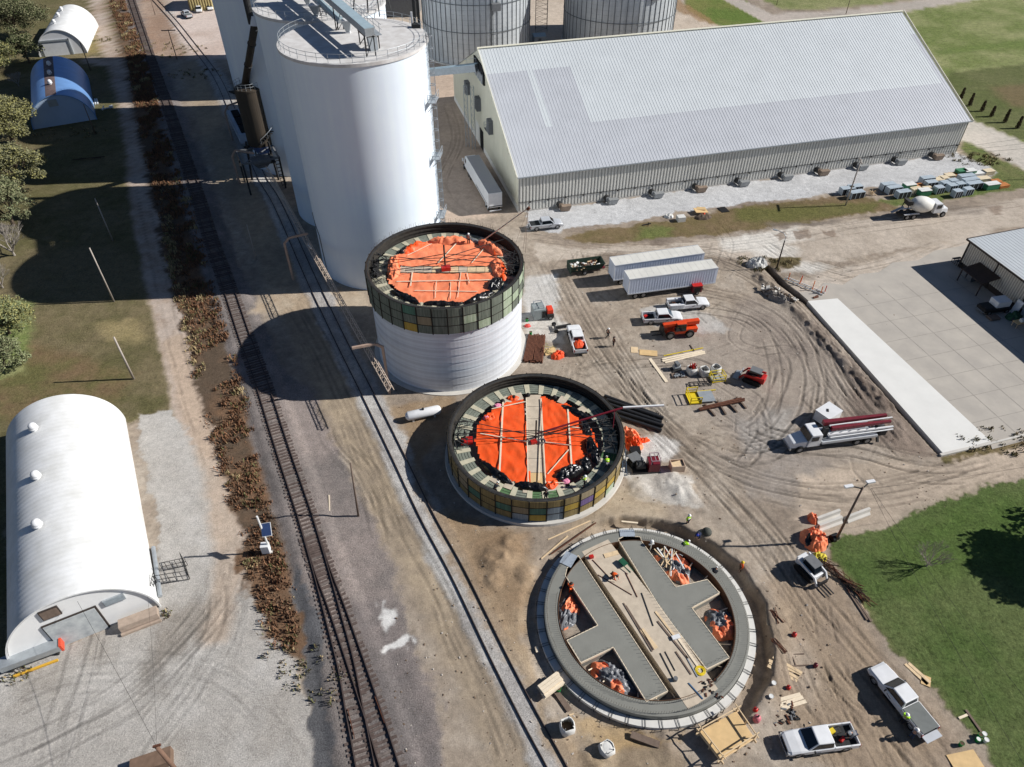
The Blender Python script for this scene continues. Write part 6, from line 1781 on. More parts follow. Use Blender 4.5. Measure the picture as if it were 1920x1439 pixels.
for s_ in (-1, 1):
    MB().box(2.95, 3.85, s_ * 1.12 - .03, s_ * 1.12 + .03, 1.85, 2.5).build("side_window", dark_glass, t)
    for x in (-3.9, -2.55): wheel(t, x, s_ * .98, .52, .3, s_)
    wheel(t, 4.9, s_ * 1.0, .52, .3, s_)
    MB().box(-4.9, 2.3, min(s_ * .8, s_ * 1.2), max(s_ * .8, s_ * 1.2), 1.15, 1.5).build("deck_box", silver_paint, t)
    MB().bar((-5.2, s_ * .9, .9), (-5.2, s_ * 1.25, .3), .25).build("outrigger", dark_steel, t)
MB().box(-4.9, 2.3, -.8, .8, 1.15, 1.35).build("deck", galv, t)
MB().box(-6.3, -5.4, -.85, .85, .9, 1.9).build("hopper", dark_steel, t)
for y, z, x0, x1, ww, hh, mm in ((-.35, 3.0, 2.0, -6.3, .55, .55, maroon_paint), (.35, 2.6, 1.2, -6.6, .5, .5, maroon_paint), (.75, 2.1, 1.6, -6.9, .3, .3, white_paint), (-.75, 2.3, 1.4, -6.0, .35, .4, maroon_paint)):
    m = MB(); m.hexa([(x1, y - ww * .3, z), (x0, y - ww / 2, z), (x0, y + ww / 2, z), (x1, y + ww * .3, z)], [(x1, y - ww * .3, z + hh * .6), (x0, y - ww / 2, z + hh), (x0, y + ww / 2, z + hh), (x1, y + ww * .3, z + hh * .6)])
    m.build("boom_section", mm, t, fix=True)
for y, z in ((1.0, 2.0), (.1, 3.15)):
    MB().tube((1.4, y, z), (-6.8, y, z), .08, n=8).build("delivery_pipe", white_paint, t)
m = MB().tube((1.6, 0, 1.2), (1.6, 0, 2.9), .4, n=12); m.build("turret", dark_steel, t)
m = MB()
for k in range(6): m.bar((-5.5 + 1.2 * k, .45, 2.4), (-5.3 + 1.2 * k, .85, 2.9), .07)
m.build("bracket", silver_paint, t)
t = thing("white_panel_box", "white flat topped cabinet standing behind the pump truck cab", "cabinet", G(1547, 789), math.radians(35))
MB().box(-1.3, 1.3, -1.0, 1.0, .3, 1.75).build("cabinet", white_paint, t)
MB().box(-1.35, 1.35, -1.05, 1.05, 1.75, 1.83).build("lid", white_paint, t)
MB().obox((-.2, .1, 1.86), (.5, .25, .06), .7).build("strap", black_plastic, t)
for x in (-1, 1): MB().box(x - .1, x + .1, -.9, .9, 0, .3).build("skid", dark_steel, t)

# telehandler
a, b = G(1293, 633), G(1252, 637); h = math.atan2(b[1] - a[1], b[0] - a[0])
t = thing("telehandler", "orange telehandler with big black tyres and forks pointing left", "telehandler", ((a[0] + b[0]) / 2 - math.sin(h) * -1.0, (a[1] + b[1]) / 2 + 1.0, 0), h)
MB().hexa([(-2.6, -.9, .7), (1.9, -.9, .7), (1.9, .9, .7), (-2.6, .9, .7)], [(-2.7, -.95, 1.5), (1.7, -.85, 1.35), (1.7, .85, 1.35), (-2.7, .95, 1.5)]).build("chassis", orange_paint, t, bevel=.04)
MB().hexa([(-3.0, -.35, 1.75), (2.3, -.3, 1.55), (2.3, .3, 1.55), (-3.0, .35, 1.75)], [(-3.0, -.35, 2.4), (2.3, -.3, 2.1), (2.3, .3, 2.1), (-3.0, .35, 2.4)]).build("boom", orange_paint, t, bevel=.03)
MB().hexa([(-.9, .42, 1.3), (.7, .42, 1.3), (.7, 1.05, 1.3), (-.9, 1.05, 1.3)], [(-.8, .45, 2.5), (.5, .45, 2.5), (.5, 1.0, 2.5), (-.8, 1.0, 2.5)]).build("cab", dark_glass, t)
MB().box(-.85, .55, .4, 1.05, 2.5, 2.58).build("cab_roof", orange_paint, t)
MB().box(-2.5, -1.0, -.98, -.4, 1.2, 1.85).build("engine_cover", orange_paint, t, bevel=.03)
for x in (-1.55, 1.35):
    for s_ in (-1, 1): wheel(t, x, s_ * .95, .66, .42, s_, rim=mat("rim_grey_dust", (150, 144, 136), rough=.7, var=.2))
m = MB().box(2.3, 2.5, -.7, .7, .5, 1.9); m.bar((2.1, 0, 1.8), (2.4, 0, 1.2), .3); m.build("fork_carriage", black_plastic, t)
for s_ in (-1, 1): MB().box(2.5, 3.9, s_ * .4 - .08, s_ * .4 + .08, .5, .58).build("fork", black_plastic, t)

# skid steers
def skid(label, c, rz, paint, roofm, bucket):
    t = thing("skid_steer", label, "skid steer", c, rz)
    MB().box(-1.5, .9, -.6, .6, .35, 1.15).build("body", paint, t, bevel=.05)
    MB().box(-1.75, -1.2, -.62, .62, .5, 1.45).build("engine_cover", paint, t, bevel=.06)
    MB().hexa([(-1.0, -.5, 1.1), (.7, -.5, 1.1), (.7, .5, 1.1), (-1.0, .5, 1.1)], [(-.95, -.48, 2.0), (.35, -.48, 2.0), (.35, .48, 2.0), (-.95, .48, 2.0)]).build("cab", dark_glass, t)
    MB().box(-1.05, .45, -.56, .56, 2.0, 2.08).build("cab_roof", roofm, t)
    for s_ in (-1, 1):
        m = MB(); P = [(-1.3, .1), (.75, .1), (1.0, .4), (.7, .75), (-1.1, .75), (-1.55, .45)]
        y0, y1 = min(s_ * .62, s_ * .98), max(s_ * .62, s_ * .98)
        m.loft([[(x, y, z) for x, z in P] for y in (y0, y1)]); m.build("track", rubber, t, fix=True)
        m = MB(); m.bar((-1.5, s_ * .78, 1.5), (.9, s_ * .78, 1.2), .14, .22); m.bar((.9, s_ * .78, 1.25), (1.45, s_ * .72, .4), .14, .2); m.build("lift_arm", paint, t)
    if bucket:
        m = MB(); m.loft([[(1.5, y, .9), (1.5, y, .1), (2.3, y, .08), (2.3, y, .14), (1.62, y, .2), (1.6, y, .9)] for y in (-.95, .95)]); m.build("bucket", galv, t, fix=True)
    else:
        MB().box(1.45, 1.55, -.7, .7, .2, .9).build("fork_frame", black_plastic, t)
        for s_ in (-1, 1): MB().box(1.55, 2.8, s_ * .35 - .06, s_ * .35 + .06, .12, .2).build("fork", dark_steel, t)
    return t
skid("red tracked skid steer loader with grey cab roof in the yard", G(1408, 714), math.radians(146), red_paint, louver_m, True)
skid("white tracked skid steer with pallet forks near the orange covered pile", G(1519, 1078), math.radians(-62), white_paint, louver_m, False)

# roll-off dump trailer full of rubble
dark_green = mat("dumpster_green", (44, 62, 52), rough=.7, var=.2, scale=1.5)
a, b = G(1068, 513, .6), G(1128, 505, .6); h = math.atan2(b[1] - a[1], b[0] - a[0])
t = thing("dump_trailer", "dark green dump trailer filled with scrap and rubble", "dump trailer", ((a[0] + b[0]) / 2, (a[1] + b[1]) / 2 + .9, 0), h)
m = MB()
for s_ in (-1, 1): m.hexa([(-2.7, s_ * .95 - .04, .8), (2.4, s_ * .95 - .04, .8), (2.4, s_ * .95 + .04, .8), (-2.7, s_ * .95 + .04, .8)], [(-2.7, s_ * 1.15 - .04, 1.8), (2.9, s_ * 1.15 - .04, 1.8), (2.9, s_ * 1.15 + .04, 1.8), (-2.7, s_ * 1.15 + .04, 1.8)])
m.hexa([(2.35, -.95, .8), (2.45, -.95, .8), (2.45, .95, .8), (2.35, .95, .8)], [(2.85, -1.15, 1.8), (2.95, -1.15, 1.8), (2.95, 1.15, 1.8), (2.85, 1.15, 1.8)])
m.box(-2.7, 2.4, -.95, .95, .75, .85); m.build("tub", dark_green, t, fix=True)
MB().box(-2.8, -2.7, -1.15, 1.15, .5, 1.8).build("tailgate", dark_green, t)
m = MB()
for k in range(60): m.obox((rv.uniform(-2.5, 2.0), rv.uniform(-.85, .85), 1.25 + rv.uniform(-.1, .25)), (rv.uniform(.15, .8), rv.uniform(.1, .4), rv.uniform(.08, .25)), rv.uniform(0, 3), rv.randrange(4), (rv.uniform(-.4, .4), rv.uniform(-.4, .4)))
m.build("rubble", [new_lumber, white_plastic, old_timber, rust], t)
MB().box(-2.4, 3.2, -.5, .5, .45, .6).build("chassis", maroon_paint, t)
for s_ in (-1, 1): wheel(t, -.4, s_ * 1.05, .42, .25, s_)
MB().bar((2.9, 0, .5), (4.6, .1, .5), .14).build("drawbar", dark_steel, t)

# small engine units
t = thing("welder_generator", "maroon engine generator standing at the front end of the box trailers", "generator", G(1304, 549), .15)
MB().box(-.75, .75, -.5, .5, .35, 1.5).build("housing", maroon_paint, t, bevel=.04)
MB().box(-.8, .8, -.55, .55, 1.5, 1.56).build("lid", red_paint, t)
MB().box(-.5, .5, -.53, -.49, .5, 1.2).build("panel", black_plastic, t)
for s_ in (-1, 1): wheel(t, 0, s_ * .6, .3, .16, s_)

# ------------------------------------------------------------------ people
skin_m = mat("skin", (190, 140, 112), rough=.6, var=.06, scale=8)
def cloth(nm, rgb): return mat("cloth_" + nm, rgb, rough=.9, var=.15, scale=6)
CL = {"lime": (176, 236, 44), "dark": (38, 40, 46), "brown": (70, 54, 48), "orange": (240, 96, 34), "grey": (120, 122, 126), "navy": (40, 48, 72), "jeans": (58, 70, 92), "tan": (150, 128, 100)}
HT = {"white": (232, 232, 230), "blue": (48, 70, 170), "yellow": (220, 190, 50), "brown": (60, 46, 40)}
def skeleton(pose):
    J = {"pel": (0, 0, .95), "che": (.01, 0, 1.28), "nec": (.01, 0, 1.49), "hea": (.03, 0, 1.63), "top": (.02, 0, 1.75)}
    for s_, k in ((1, "l"), (-1, "r")):
        J["sh" + k] = (.0, s_ * .19, 1.41); J["el" + k] = (-.03, s_ * .27, 1.14); J["wr" + k] = (.09, s_ * .27, .91)
        J["hi" + k] = (0, s_ * .1, .91); J["kn" + k] = (.03, s_ * .12, .5); J["an" + k] = (-.01, s_ * .12, .09); J["to" + k] = (.18, s_ * .14, .04)
    if pose == "walk":
        J["knl"] = (.2, .11, .54); J["anl"] = (.27, .11, .1); J["tol"] = (.45, .12, .08)
        J["knr"] = (-.06, -.11, .5); J["anr"] = (-.36, -.11, .16); J["tor"] = (-.2, -.12, .05)
        J["ell"] = (-.16, .26, 1.17); J["wrl"] = (-.12, .27, .93); J["elr"] = (.1, -.26, 1.16); J["wrr"] = (.3, -.23, 1.0)
    if pose in ("bend", "crouch"):
        dz = -.05 if pose == "bend" else -.42
        J["pel"] = (-.15, 0, .9 + dz); J["che"] = (.16, 0, 1.08 + dz); J["nec"] = (.34, 0, 1.18 + dz); J["hea"] = (.47, 0, 1.2 + dz); J["top"] = (.55, 0, 1.27 + dz)
        for s_, k in ((1, "l"), (-1, "r")):
            J["sh" + k] = (.27, s_ * .19, 1.1 + dz); J["el" + k] = (.4, s_ * .26, .85 + dz); J["wr" + k] = (.58, s_ * .18, .68 + dz)
            J["hi" + k] = (-.13, s_ * .1, .86 + dz)
            if pose == "bend": J["kn" + k] = (.05, s_ * .13, .47)
            else: J["kn" + k] = (.3, s_ * .17, .45); J["an" + k] = (0, s_ * .14, .09)
    if pose == "reach":
        for s_, k in ((1, "l"), (-1, "r")): J["el" + k] = (.22, s_ * .24, 1.22); J["wr" + k] = (.45, s_ * .16, 1.16)
    return {k: Vector(v) for k, v in J.items()}
def skin_obj(name, verts, edges, rad, root, mm, parent, sub=1):
    me = bpy.data.meshes.new(name); me.from_pydata([tuple(v) for v in verts], edges, [])
    me.materials.append(mm)
    o = bpy.data.objects.new(name, me); COL.objects.link(o); o.parent = parent
    sk = o.modifiers.new("skin", 'SKIN'); sk.use_smooth_shade = True
    if not me.skin_vertices: pass
    for i, r in enumerate(rad):
        me.skin_vertices[0].data[i].radius = (r[0], r[1]) if isinstance(r, tuple) else (r, r)
        me.skin_vertices[0].data[i].use_root = (i == root)
    if sub: s2 = o.modifiers.new("sub", 'SUBSURF'); s2.levels = sub; s2.render_levels = sub
    return o
def person(label, loc, rz, pose, top, low, hat, group="construction workers"):
    t = thing("person", label, "person", loc, rz, group); J = skeleton(pose)
    V, E, R = [], [], []
    def add(p, r, link=None):
        V.append(p); R.append(r)
        if link is not None: E.append((link, len(V) - 1))
        return len(V) - 1
    pe = add(J["pel"], (.14, .11)); ch = add(J["che"], (.16, .11), pe); ne = add(J["nec"], .06, ch); he = add(J["hea"], (.085, .1), ne); add(J["top"], .07, he)
    fwd = (J["hea"] - J["nec"]).normalized().cross(Vector((0, 1, 0))); fwd = -fwd if fwd.x < 0 and pose != "bend" else fwd
    add(J["hea"] + Vector((.105, 0, -.02)), .018, he)
    for s_, k in ((1, "l"), (-1, "r")):
        add(J["hea"] + Vector((0, s_ * .085, 0)), .02, he)
        sh = add(J["sh" + k], .065, ch); el = add(J["el" + k], .048, sh); wr = add(J["wr" + k], .034, el)
        d = (J["wr" + k] - J["el" + k]).normalized(); pal = J["wr" + k] + d * .08; pa = add(pal, (.04, .022), wr)
        side = d.cross(Vector((0, 1, 0))).normalized()
        for q, ln in ((-.03, .075), (-.01, .09), (.01, .085), (.03, .065)):
            f1 = add(pal + d * ln * .5 + side * q, .009, pa); add(pal + d * ln * .9 + side * q + Vector((.012, 0, -.006)), .008, f1)
        th_ = add(J["wr" + k] + d * .04 + side * -.05, .011, wr); add(J["wr" + k] + d * .085 + side * -.065, .009, th_)
        hi = add(J["hi" + k], .085, pe); kn = add(J["kn" + k], .062, hi); an = add(J["an" + k], .042, kn); add(J["to" + k], .035, an)
    skin_obj("body", V, E, R, 0, skin_m, t)
    tm, lm = cloth(top, CL[top]), cloth(low, CL[low])
    vs = [J["pel"] + Vector((0, 0, .06)), J["che"], J["nec"] - (J["nec"] - J["che"]) * .15]; ed = [(0, 1), (1, 2)]; ra = [(.18, .14), (.2, .145), .08]
    for k in "lr":
        i = len(vs); vs += [J["sh" + k], J["el" + k], J["wr" + k] - (J["wr" + k] - J["el" + k]) * .12]; ed += [(1, i), (i, i + 1), (i + 1, i + 2)]; ra += [.09, .068, .05]
    skin_obj("jacket", vs, ed, ra, 0, tm, t)
    vs = [J["pel"]]; ed = []; ra = [(.17, .135)]
    for k in "lr":
        i = len(vs); vs += [J["hi" + k], J["kn" + k], J["an" + k] + Vector((0, 0, .04))]; ed += [(0, i), (i, i + 1), (i + 1, i + 2)]; ra += [.105, .08, .065]
    skin_obj("trousers", vs, ed, ra, 0, lm, t)
    for k in "lr":
        skin_obj("boot", [J["an" + k] + Vector((0, 0, .05)), J["an" + k] + Vector((0, 0, -.03)), J["to" + k]], [(0, 1), (1, 2)], [.055, .055, .045], 0, cloth("dark", CL["dark"]), t)
    m = MB(); hp = J["hea"]; ax = (J["top"] - J["nec"]).normalized()
    o = MB().lathe([(.115, .0), (.185, -.005), (.185, .012), (.125, .02), (.115, .07), (.08, .115), (.03, .135), (.001, .137)], 16).build("hard_hat", mat("hat_" + hat, HT[hat], rough=.35, var=.05), t, smooth=True)
    o.location = hp + ax * .055; o.rotation_euler = ax.to_track_quat('Z', 'X').to_euler()
    e = MB()
    for s_ in (-1, 1): e.sphere((hp.x + .088, hp.y + s_ * .032, hp.z + .012), .012, 6, 4)
    e.build("eyes", black_plastic, t)
    if top == "lime":
        m = MB(); q = J["che"]; a = (J["nec"] - J["pel"]).normalized()
        m.tube(q - a * .12, q - a * .08, .19, n=14); m.build("reflective_band", mat("reflective", (226, 230, 220), rough=.3, var=.05), t)
    return t
def onc(px, z): return (*G(px[0], px[1], z), z)
person("worker in dark clothes and white hard hat walking across the open yard", G(1139, 634), math.radians(20), "walk", "dark", "dark", "white")
person("worker in brown jacket and dark cap standing in the open yard", G(1150, 650), math.radians(200), "stand", "brown", "dark", "brown")
person("worker in lime vest and white hard hat standing upright above the foundation ring", G(1288, 984), math.radians(-60), "stand", "lime", "dark", "white")
person("worker with blue hard hat bending over the outer form by the dark sphere", G(1309, 1010), math.radians(230), "bend", "navy", "dark", "blue")
person("worker in lime jacket stooping over the ring footing rebar", onc((1281, 1030), .1), math.radians(25), "bend", "lime", "jeans", "white")
person("worker in black with white hard hat inside the ring beside the orange heap", onc((1337, 1084), .0), math.radians(60), "bend", "dark", "dark", "white")
person("worker in orange shirt reaching at the upper left of the foundation ring", onc((1070, 1112), .0), math.radians(110), "reach", "orange", "orange", "brown")
person("worker in orange shirt crouching on the tan tunnel top", onc((1149, 1082), 1.02), math.radians(-50), "crouch", "orange", "dark", "brown")
person("worker in lime jacket leaning on the covered bed of the pickup", G(1688, 1356), math.radians(35), "reach", "lime", "dark", "white")
person("worker in grey shirt at the lowered tailgate of the covered pickup", G(1706, 1384), math.radians(35), "reach", "grey", "jeans", "white")
person("worker in grey shirt and white hard hat standing in the open pickup bed", (*G(1596, 1383, .72), .72), math.radians(190), "bend", "grey", "jeans", "white")
person("worker with yellow hard hat down in the trench by the ring", onc((1387, 1072), -.6), math.radians(180), "stand", "orange", "brown", "yellow")
person("worker in dark clothes leaning inward on the deck of the low orange topped silo", onc((929, 924), 2.5), math.radians(60), "bend", "dark", "dark", "white")
person("worker in lime vest standing on the lower right deck of the low silo", onc((1096, 912), 2.5), math.radians(150), "reach", "lime", "dark", "white")
person("worker in lime shirt stooping at the right inside wall of the low silo", onc((1138, 876), 2.5), math.radians(100), "bend", "lime", "grey", "white")
person("worker in black standing on the front rim of the low orange topped silo", onc((1023, 939), 2.5), math.radians(90), "stand", "dark", "dark", "brown")
person("worker with white hard hat behind the tarps of the tall formwork silo", onc((879, 459), 12.5), math.radians(-90), "stand", "grey", "dark", "white")
# ------------------------------------------------------------------ site materials and clutter
rc = random.Random(77)
def one(name, label, cat, m, mats, loc, rz=0.0, group=None, smooth=False):
    o = m.build(name, mats, None, smooth=smooth)
    return tag(o, label, cat, group, loc, rz)
def sack(label, px, s=.95, h=1.0, fill=None, full=False, rz=.3, z=0.0, group="white bulk bags on the site"):
    t = thing("bulk_bag", label, "bulk bag", G3(*px, z), rz, group)
    a = s / 2; m = MB()
    rings = []
    for z_, k in ((0, .88), (h * .3, 1.06), (h * .7, 1.04), (h, .96), (h + .06, .86), (h * .85, .8)):
        rings.append([(a * k * (1.08 if i % 2 else .98) * x + .03 * rc.uniform(-1, 1), a * k * y * (1.05 if i % 2 else 1) + .03 * rc.uniform(-1, 1), z_ + .05 * rc.uniform(-1, 1) * (z_ > .1)) for i, (x, y) in enumerate([(-1, -.7), (-.7, -1), (0, -1.04), (.7, -1), (1, -.7), (1.04, 0), (1, .7), (.7, 1), (0, 1.04), (-.7, 1), (-1, .7), (-1.04, 0)])])
    m.loft(rings, caps=False); m.build("bag", bag_white, t, smooth=True)
    zt = h * (.93 if full else .45)
    MB().lathe([(a * .92, zt), (a * .5, zt + .05), (.01, zt + .06)], 12).build("contents", fill or soil_dark, t)
    m = MB()
    for x, y in ((-.8, -.8), (.8, -.8), (.8, .8), (-.8, .8)): m.bar((a * x, a * y, h), (a * x * .75, a * y * .75, h + .22), .06, .02)
    m.build("lift_strap", bag_white, t)
    return t
sack("open white bulk bag with soil in it, beside the siding at the bottom", (1063, 1369), 1.15, 1.15, soil_dark, rz=.35)
sack("closed white bulk bag below the foundation ring", (1137, 1409), 1.1, .9, bag_white, full=True, rz=.5)
t = sack("white bulk bag stuffed with dark red props in the yard", (1296, 700), 1.2, 1.05, rust, full=True)
m = MB()
for k in range(16): m.bar((rc.uniform(-.3, .3), rc.uniform(-.3, .3), .8), (rc.uniform(-.4, .4), rc.uniform(-.4, .4), 1.7), .07)
m.build("props", red_paint, t)
sack("left one of two plain open bulk bags near the yellow rack", (1319, 703), 1.15, 1.1, black_plastic)
sack("right one of two plain open bulk bags near the yellow rack", (1341, 698), 1.1, 1.0, concrete_dust, rz=.6)
# yard rack, man basket, compactor
t = thing("yellow_rack", "yellow steel rack frame on the ground right of the bulk bags", "rack", G(1344, 712), .2)
m = MB()
for x in (-.9, .9):
    for y in (-.6, .6): m.bar((x, y, 0), (x, y, 1.1), .09)
for z in (.15, .6, 1.1):
    m.bar((-.9, -.6, z), (.9, -.6, z), .07); m.bar((-.9, .6, z), (.9, .6, z), .07); m.bar((-.9, -.6, z), (-.9, .6, z), .07); m.bar((.9, -.6, z), (.9, .6, z), .07)
m.build("frame", yellow_paint, t); MB().box(-.85, .85, -.55, .55, .15, .3).build("tray", galv, t)
t = thing("work_platform", "yellow work platform with grey deck lying in the yard", "platform", G(1313, 748), .12)
MB().box(-.2, 1.7, -1.0, 1.0, .25, .4).build("deck", galv, t)
m = MB()
for y in (-1, 1):
    for x in (-1.7, -.25): m.bar((x, y, 0), (x, y, 1.2), .1)
    for z in (.2, .7, 1.2): m.bar((-1.7, y, z), (-.25, y, z), .09)
for z in (.2, .7, 1.2): m.bar((-1.7, -1, z), (-1.7, 1, z), .09)
m.bar((-1.7, 1.05, .3), (2.4, 1.1, .3), .12); m.build("guard_frame", yellow_paint, t)
MB().box(-1.65, -.3, -.95, .95, .12, .2).build("cage_floor", yellow_paint, t)
t = thing("plate_compactor", "grey pump unit on a skid left of the bulk bags", "machine", G(1267, 693), .4)
MB().box(-.7, .7, -.45, .45, 0, .15).build("skid", dark_steel, t); MB().tube((-.4, 0, .55), (.5, 0, .55), .38, n=12).build("tank", galv, t); MB().box(-.2, .3, -.4, .4, .85, 1.2).build("engine", louver_m, t)
t = thing("pallet_of_fittings", "low pallet of grey fittings in front of the bulk bags", "pallet", G(1273, 705), .1)
MB().box(-1.0, 1.0, -.5, .5, .02, .14).build("pallet", old_timber, t)
m = MB()
for k in range(14): m.obox((rc.uniform(-.8, .8), rc.uniform(-.4, .4), .25), (.3, .2, .2), rc.uniform(0, 3))
m.build("fittings", galv, t)
t = thing("steel_trestle", "black steel trestle frame lying below the bulk bags", "frame", G(1312, 722), .1)
m = MB()
for y in (-.35, .35): m.bar((-1.5, y, .25), (1.5, y, .25), .1)
for k in range(6): m.bar((-1.5 + .6 * k, -.35, .25), (-1.5 + .6 * k, .35, .25), .07)
for x in (-1.4, 1.4): m.bar((x, -.4, 0), (x, .4, .25), .08)
m.build("frame", dark_steel, t)
# lumber
def lumber(label, a, b, n, w=.28, th=.05, z=.05, mm=pale_lumber, fan=.04, group="loose boards and planks lying on the dirt", name="lumber_board"):
    A_, B_ = G3(*a, z), G3(*b, z); d = (B_ - A_); L = d.length; h = math.atan2(d.y, d.x)
    for k in range(n):
        m = MB(); m.obox((L / 2 + rc.uniform(-.15, .15), (k - (n - 1) / 2) * w * 1.1, 0), (L * rc.uniform(.92, 1.04), w, th), rc.uniform(-fan, fan))
        lab = label if n == 1 else label.replace("#", ["nearest", "second", "third", "farthest", "fifth", "sixth"][k] if n > 1 else "")
        one(name, lab, "lumber", m, mm, (A_.x, A_.y, z + .03 * k), h, group)
lumber("long single plank lying crosswise left of the bulk bags", (1216, 670), (1251, 717), 1, .45)
lumber("# pale board of the three lying above the bulk bags", (1243, 678), (1319, 660), 3, .3)
lumber("thin yellow pole lying above the three pale boards", (1242, 668), (1321, 652), 1, .12, .1, mm=yellow_paint)
lumber("plywood panel beside the first plank in the yard", (1198, 661), (1231, 663), 1, 1.2, .06, mm=plywood)
lumber("small plywood scrap left of the plywood panel", (1183, 656), (1197, 657), 1, 1.3, .06, mm=new_lumber)
lumber("short dark timber standing out behind the yellow pole", (1293, 646), (1303, 660), 1, .15, .1, mm=old_timber)
lumber("# board of the fan of boards right of the foundation ring", (1443, 1241), (1502, 1271), 4, .3, fan=.09, mm=new_lumber)
lumber("# board of the pale bundle beside the small hats, right of the ring", (1451, 1325), (1504, 1309), 3, .32, fan=.06)
lumber("# board resting on the lawn edge above the covered pickup", (1699, 1243), (1742, 1283), 2, .3, mm=new_lumber)
lumber("plywood offcut on the dirt next to the lawn edge boards", (1726, 1272), (1744, 1280), 1, 1.0, .05, mm=plywood)
lumber("upright edge plank right of the foundation trench", (1437, 1132), (1441, 1174), 1, .25, mm=new_lumber)
lumber("dark long form board below the foundation ring", (1184, 1378), (1238, 1398), 1, .6, .2, mm=old_timber)
lumber("thin lath crossing the soil left of the two foundations, upper", (1027, 1011), (1123, 971), 1, .14, mm=new_lumber)
lumber("thin lath crossing the soil left of the two foundations, lower", (1015, 1049), (1062, 1007), 1, .16, mm=new_lumber)
lumber("long dark pipe leaning between the two foundations", (1030, 1042), (1118, 980), 1, .1, .1, mm=rust)
lumber("weathered plank at the lower right corner by the buckets", (1813, 1334), (1851, 1389), 1, .2, .1, mm=old_timber)
lumber("short pale block beside the weathered plank near the buckets", (1797, 1348), (1812, 1341), 1, .2, .1)
lumber("large plywood sheet cut by the bottom edge near the lawn", (1790, 1439), (1842, 1428), 1, 2.0, .06, mm=plywood)
lumber("white lath on the bank above the foundation ring", (1166, 978), (1198, 981), 1, .2)
lumber("pale plank lying in the dirt bank left of the ring", (1005, 1212), (1008, 1222), 1, .3)
lumber("plank stub near the open bulk bag", (1069, 1341), (1078, 1338), 1, .12, mm=new_lumber)
lumber("# dark timber under the brown weathered sheet near the lawn", (1580, 1090), (1630, 1165), 2, .2, .16, mm=old_timber, fan=.02)
lumber("pale edge board along the lawn below the scrap heap", (1603, 1115), (1622, 1150), 1, .22, .2, mm=new_lumber)
lumber("short stick lying on the ballast right of the main track", (617, 928), (618, 958), 1, .12, .1)
def bundle(name, label, a, b, n, r, mm, layers=2, cat="bundle", group=None, jitter=.0):
    A_, B_ = G3(*a, 0), G3(*b, 0); d = B_ - A_; L = d.length; h = math.atan2(d.y, d.x); m = MB()
    for l in range(layers):
        for k in range(n - l):
            y = (k - (n - l - 1) / 2) * 2.1 * r + rc.uniform(-jitter, jitter); dx = rc.uniform(-.2, .2)
            m.tube((dx, y + rc.uniform(-jitter, jitter), r + l * 1.8 * r), (L + dx, y, r + l * 1.8 * r), r, n=7)
    return one(name, label, cat, m, mm, (A_.x, A_.y, .05), h, group)
bundle("rebar_bundle", "left one of two rusty bar bundles beside the half built silo", (989, 680), (999, 631), 8, .085, rust, 2)
bundle("rebar_bundle", "right one of two rusty bar bundles beside the half built silo", (1008, 681), (1014, 631), 8, .085, rust, 2)
for k, (a, b) in enumerate([((1137, 752), (1243, 787)), ((1139, 760), (1240, 795)), ((1143, 770), (1243, 801)), ((1150, 781), (1240, 810)), ((1133, 745), (1232, 781))]):
    A_, B_ = G3(*a), G3(*b); d = B_ - A_
    m = MB().tube((0, 0, .24), (d.length, 0, .24), .24, n=12)
    one("black_pipe", ["topmost long black pipe but one of the row by the low silo", "middle long black pipe of the row by the low silo", "second lowest long black pipe of the row by the low silo", "lowest long black pipe of the row by the low silo", "topmost long black pipe of the row by the low silo"][k], "pipe", m, mat("hdpe_black", (44, 45, 48), rough=.5, var=.2, scale=2), (A_.x, A_.y, .0), math.atan2(d.y, d.x), "black pipes lying behind the low silo")
t = thing("steel_beams", "rusty steel beams laid across four dark sleepers in the yard", "beams", (0, 0, 0))
for k, (a, b) in enumerate([((1310, 767), (1396, 748)), ((1312, 769), (1396, 751)), ((1318, 764), (1390, 747))]):
    MB().bar(G3(*a, .36), G3(*b, .36), .16, .22).build("beam", rust, t)
for a, b in [((1322, 758), (1341, 780)), ((1345, 752), (1361, 777)), ((1363, 752), (1382, 773)), ((1381, 745), (1399, 766))]:
    MB().bar(G3(*a, .12), G3(*b, .12), .2, .2).build("sleeper", old_timber, t)
for k, (px, lab) in enumerate([((1455, 1158), "rusty rebar pile upper right of the foundation trench"), ((1460, 1213), "rusty rebar pile lower right of the foundation trench")]):
    m = MB()
    for q in range(16): m.bar((rc.uniform(-.9, -.7), rc.uniform(-.5, .5), .05 + q * .02), (rc.uniform(.7, .9), rc.uniform(-.5, .5), .05 + q * .02), .05)
    one("rebar_pile", lab, "rebar", m, rust, G3(*px), 1.9)
t = thing("ladder_frame", "wooden ladder frame lying right of the foundation trench", "frame", G(1488, 1239), .08)
m = MB()
for y in (-.55, .55): m.bar((-1.2, y, .06), (1.2, y, .06), .1)
for x in (-.9, 0): m.bar((x, -.55, .06), (x, .55, .06), .08)
m.build("frame", old_timber, t)
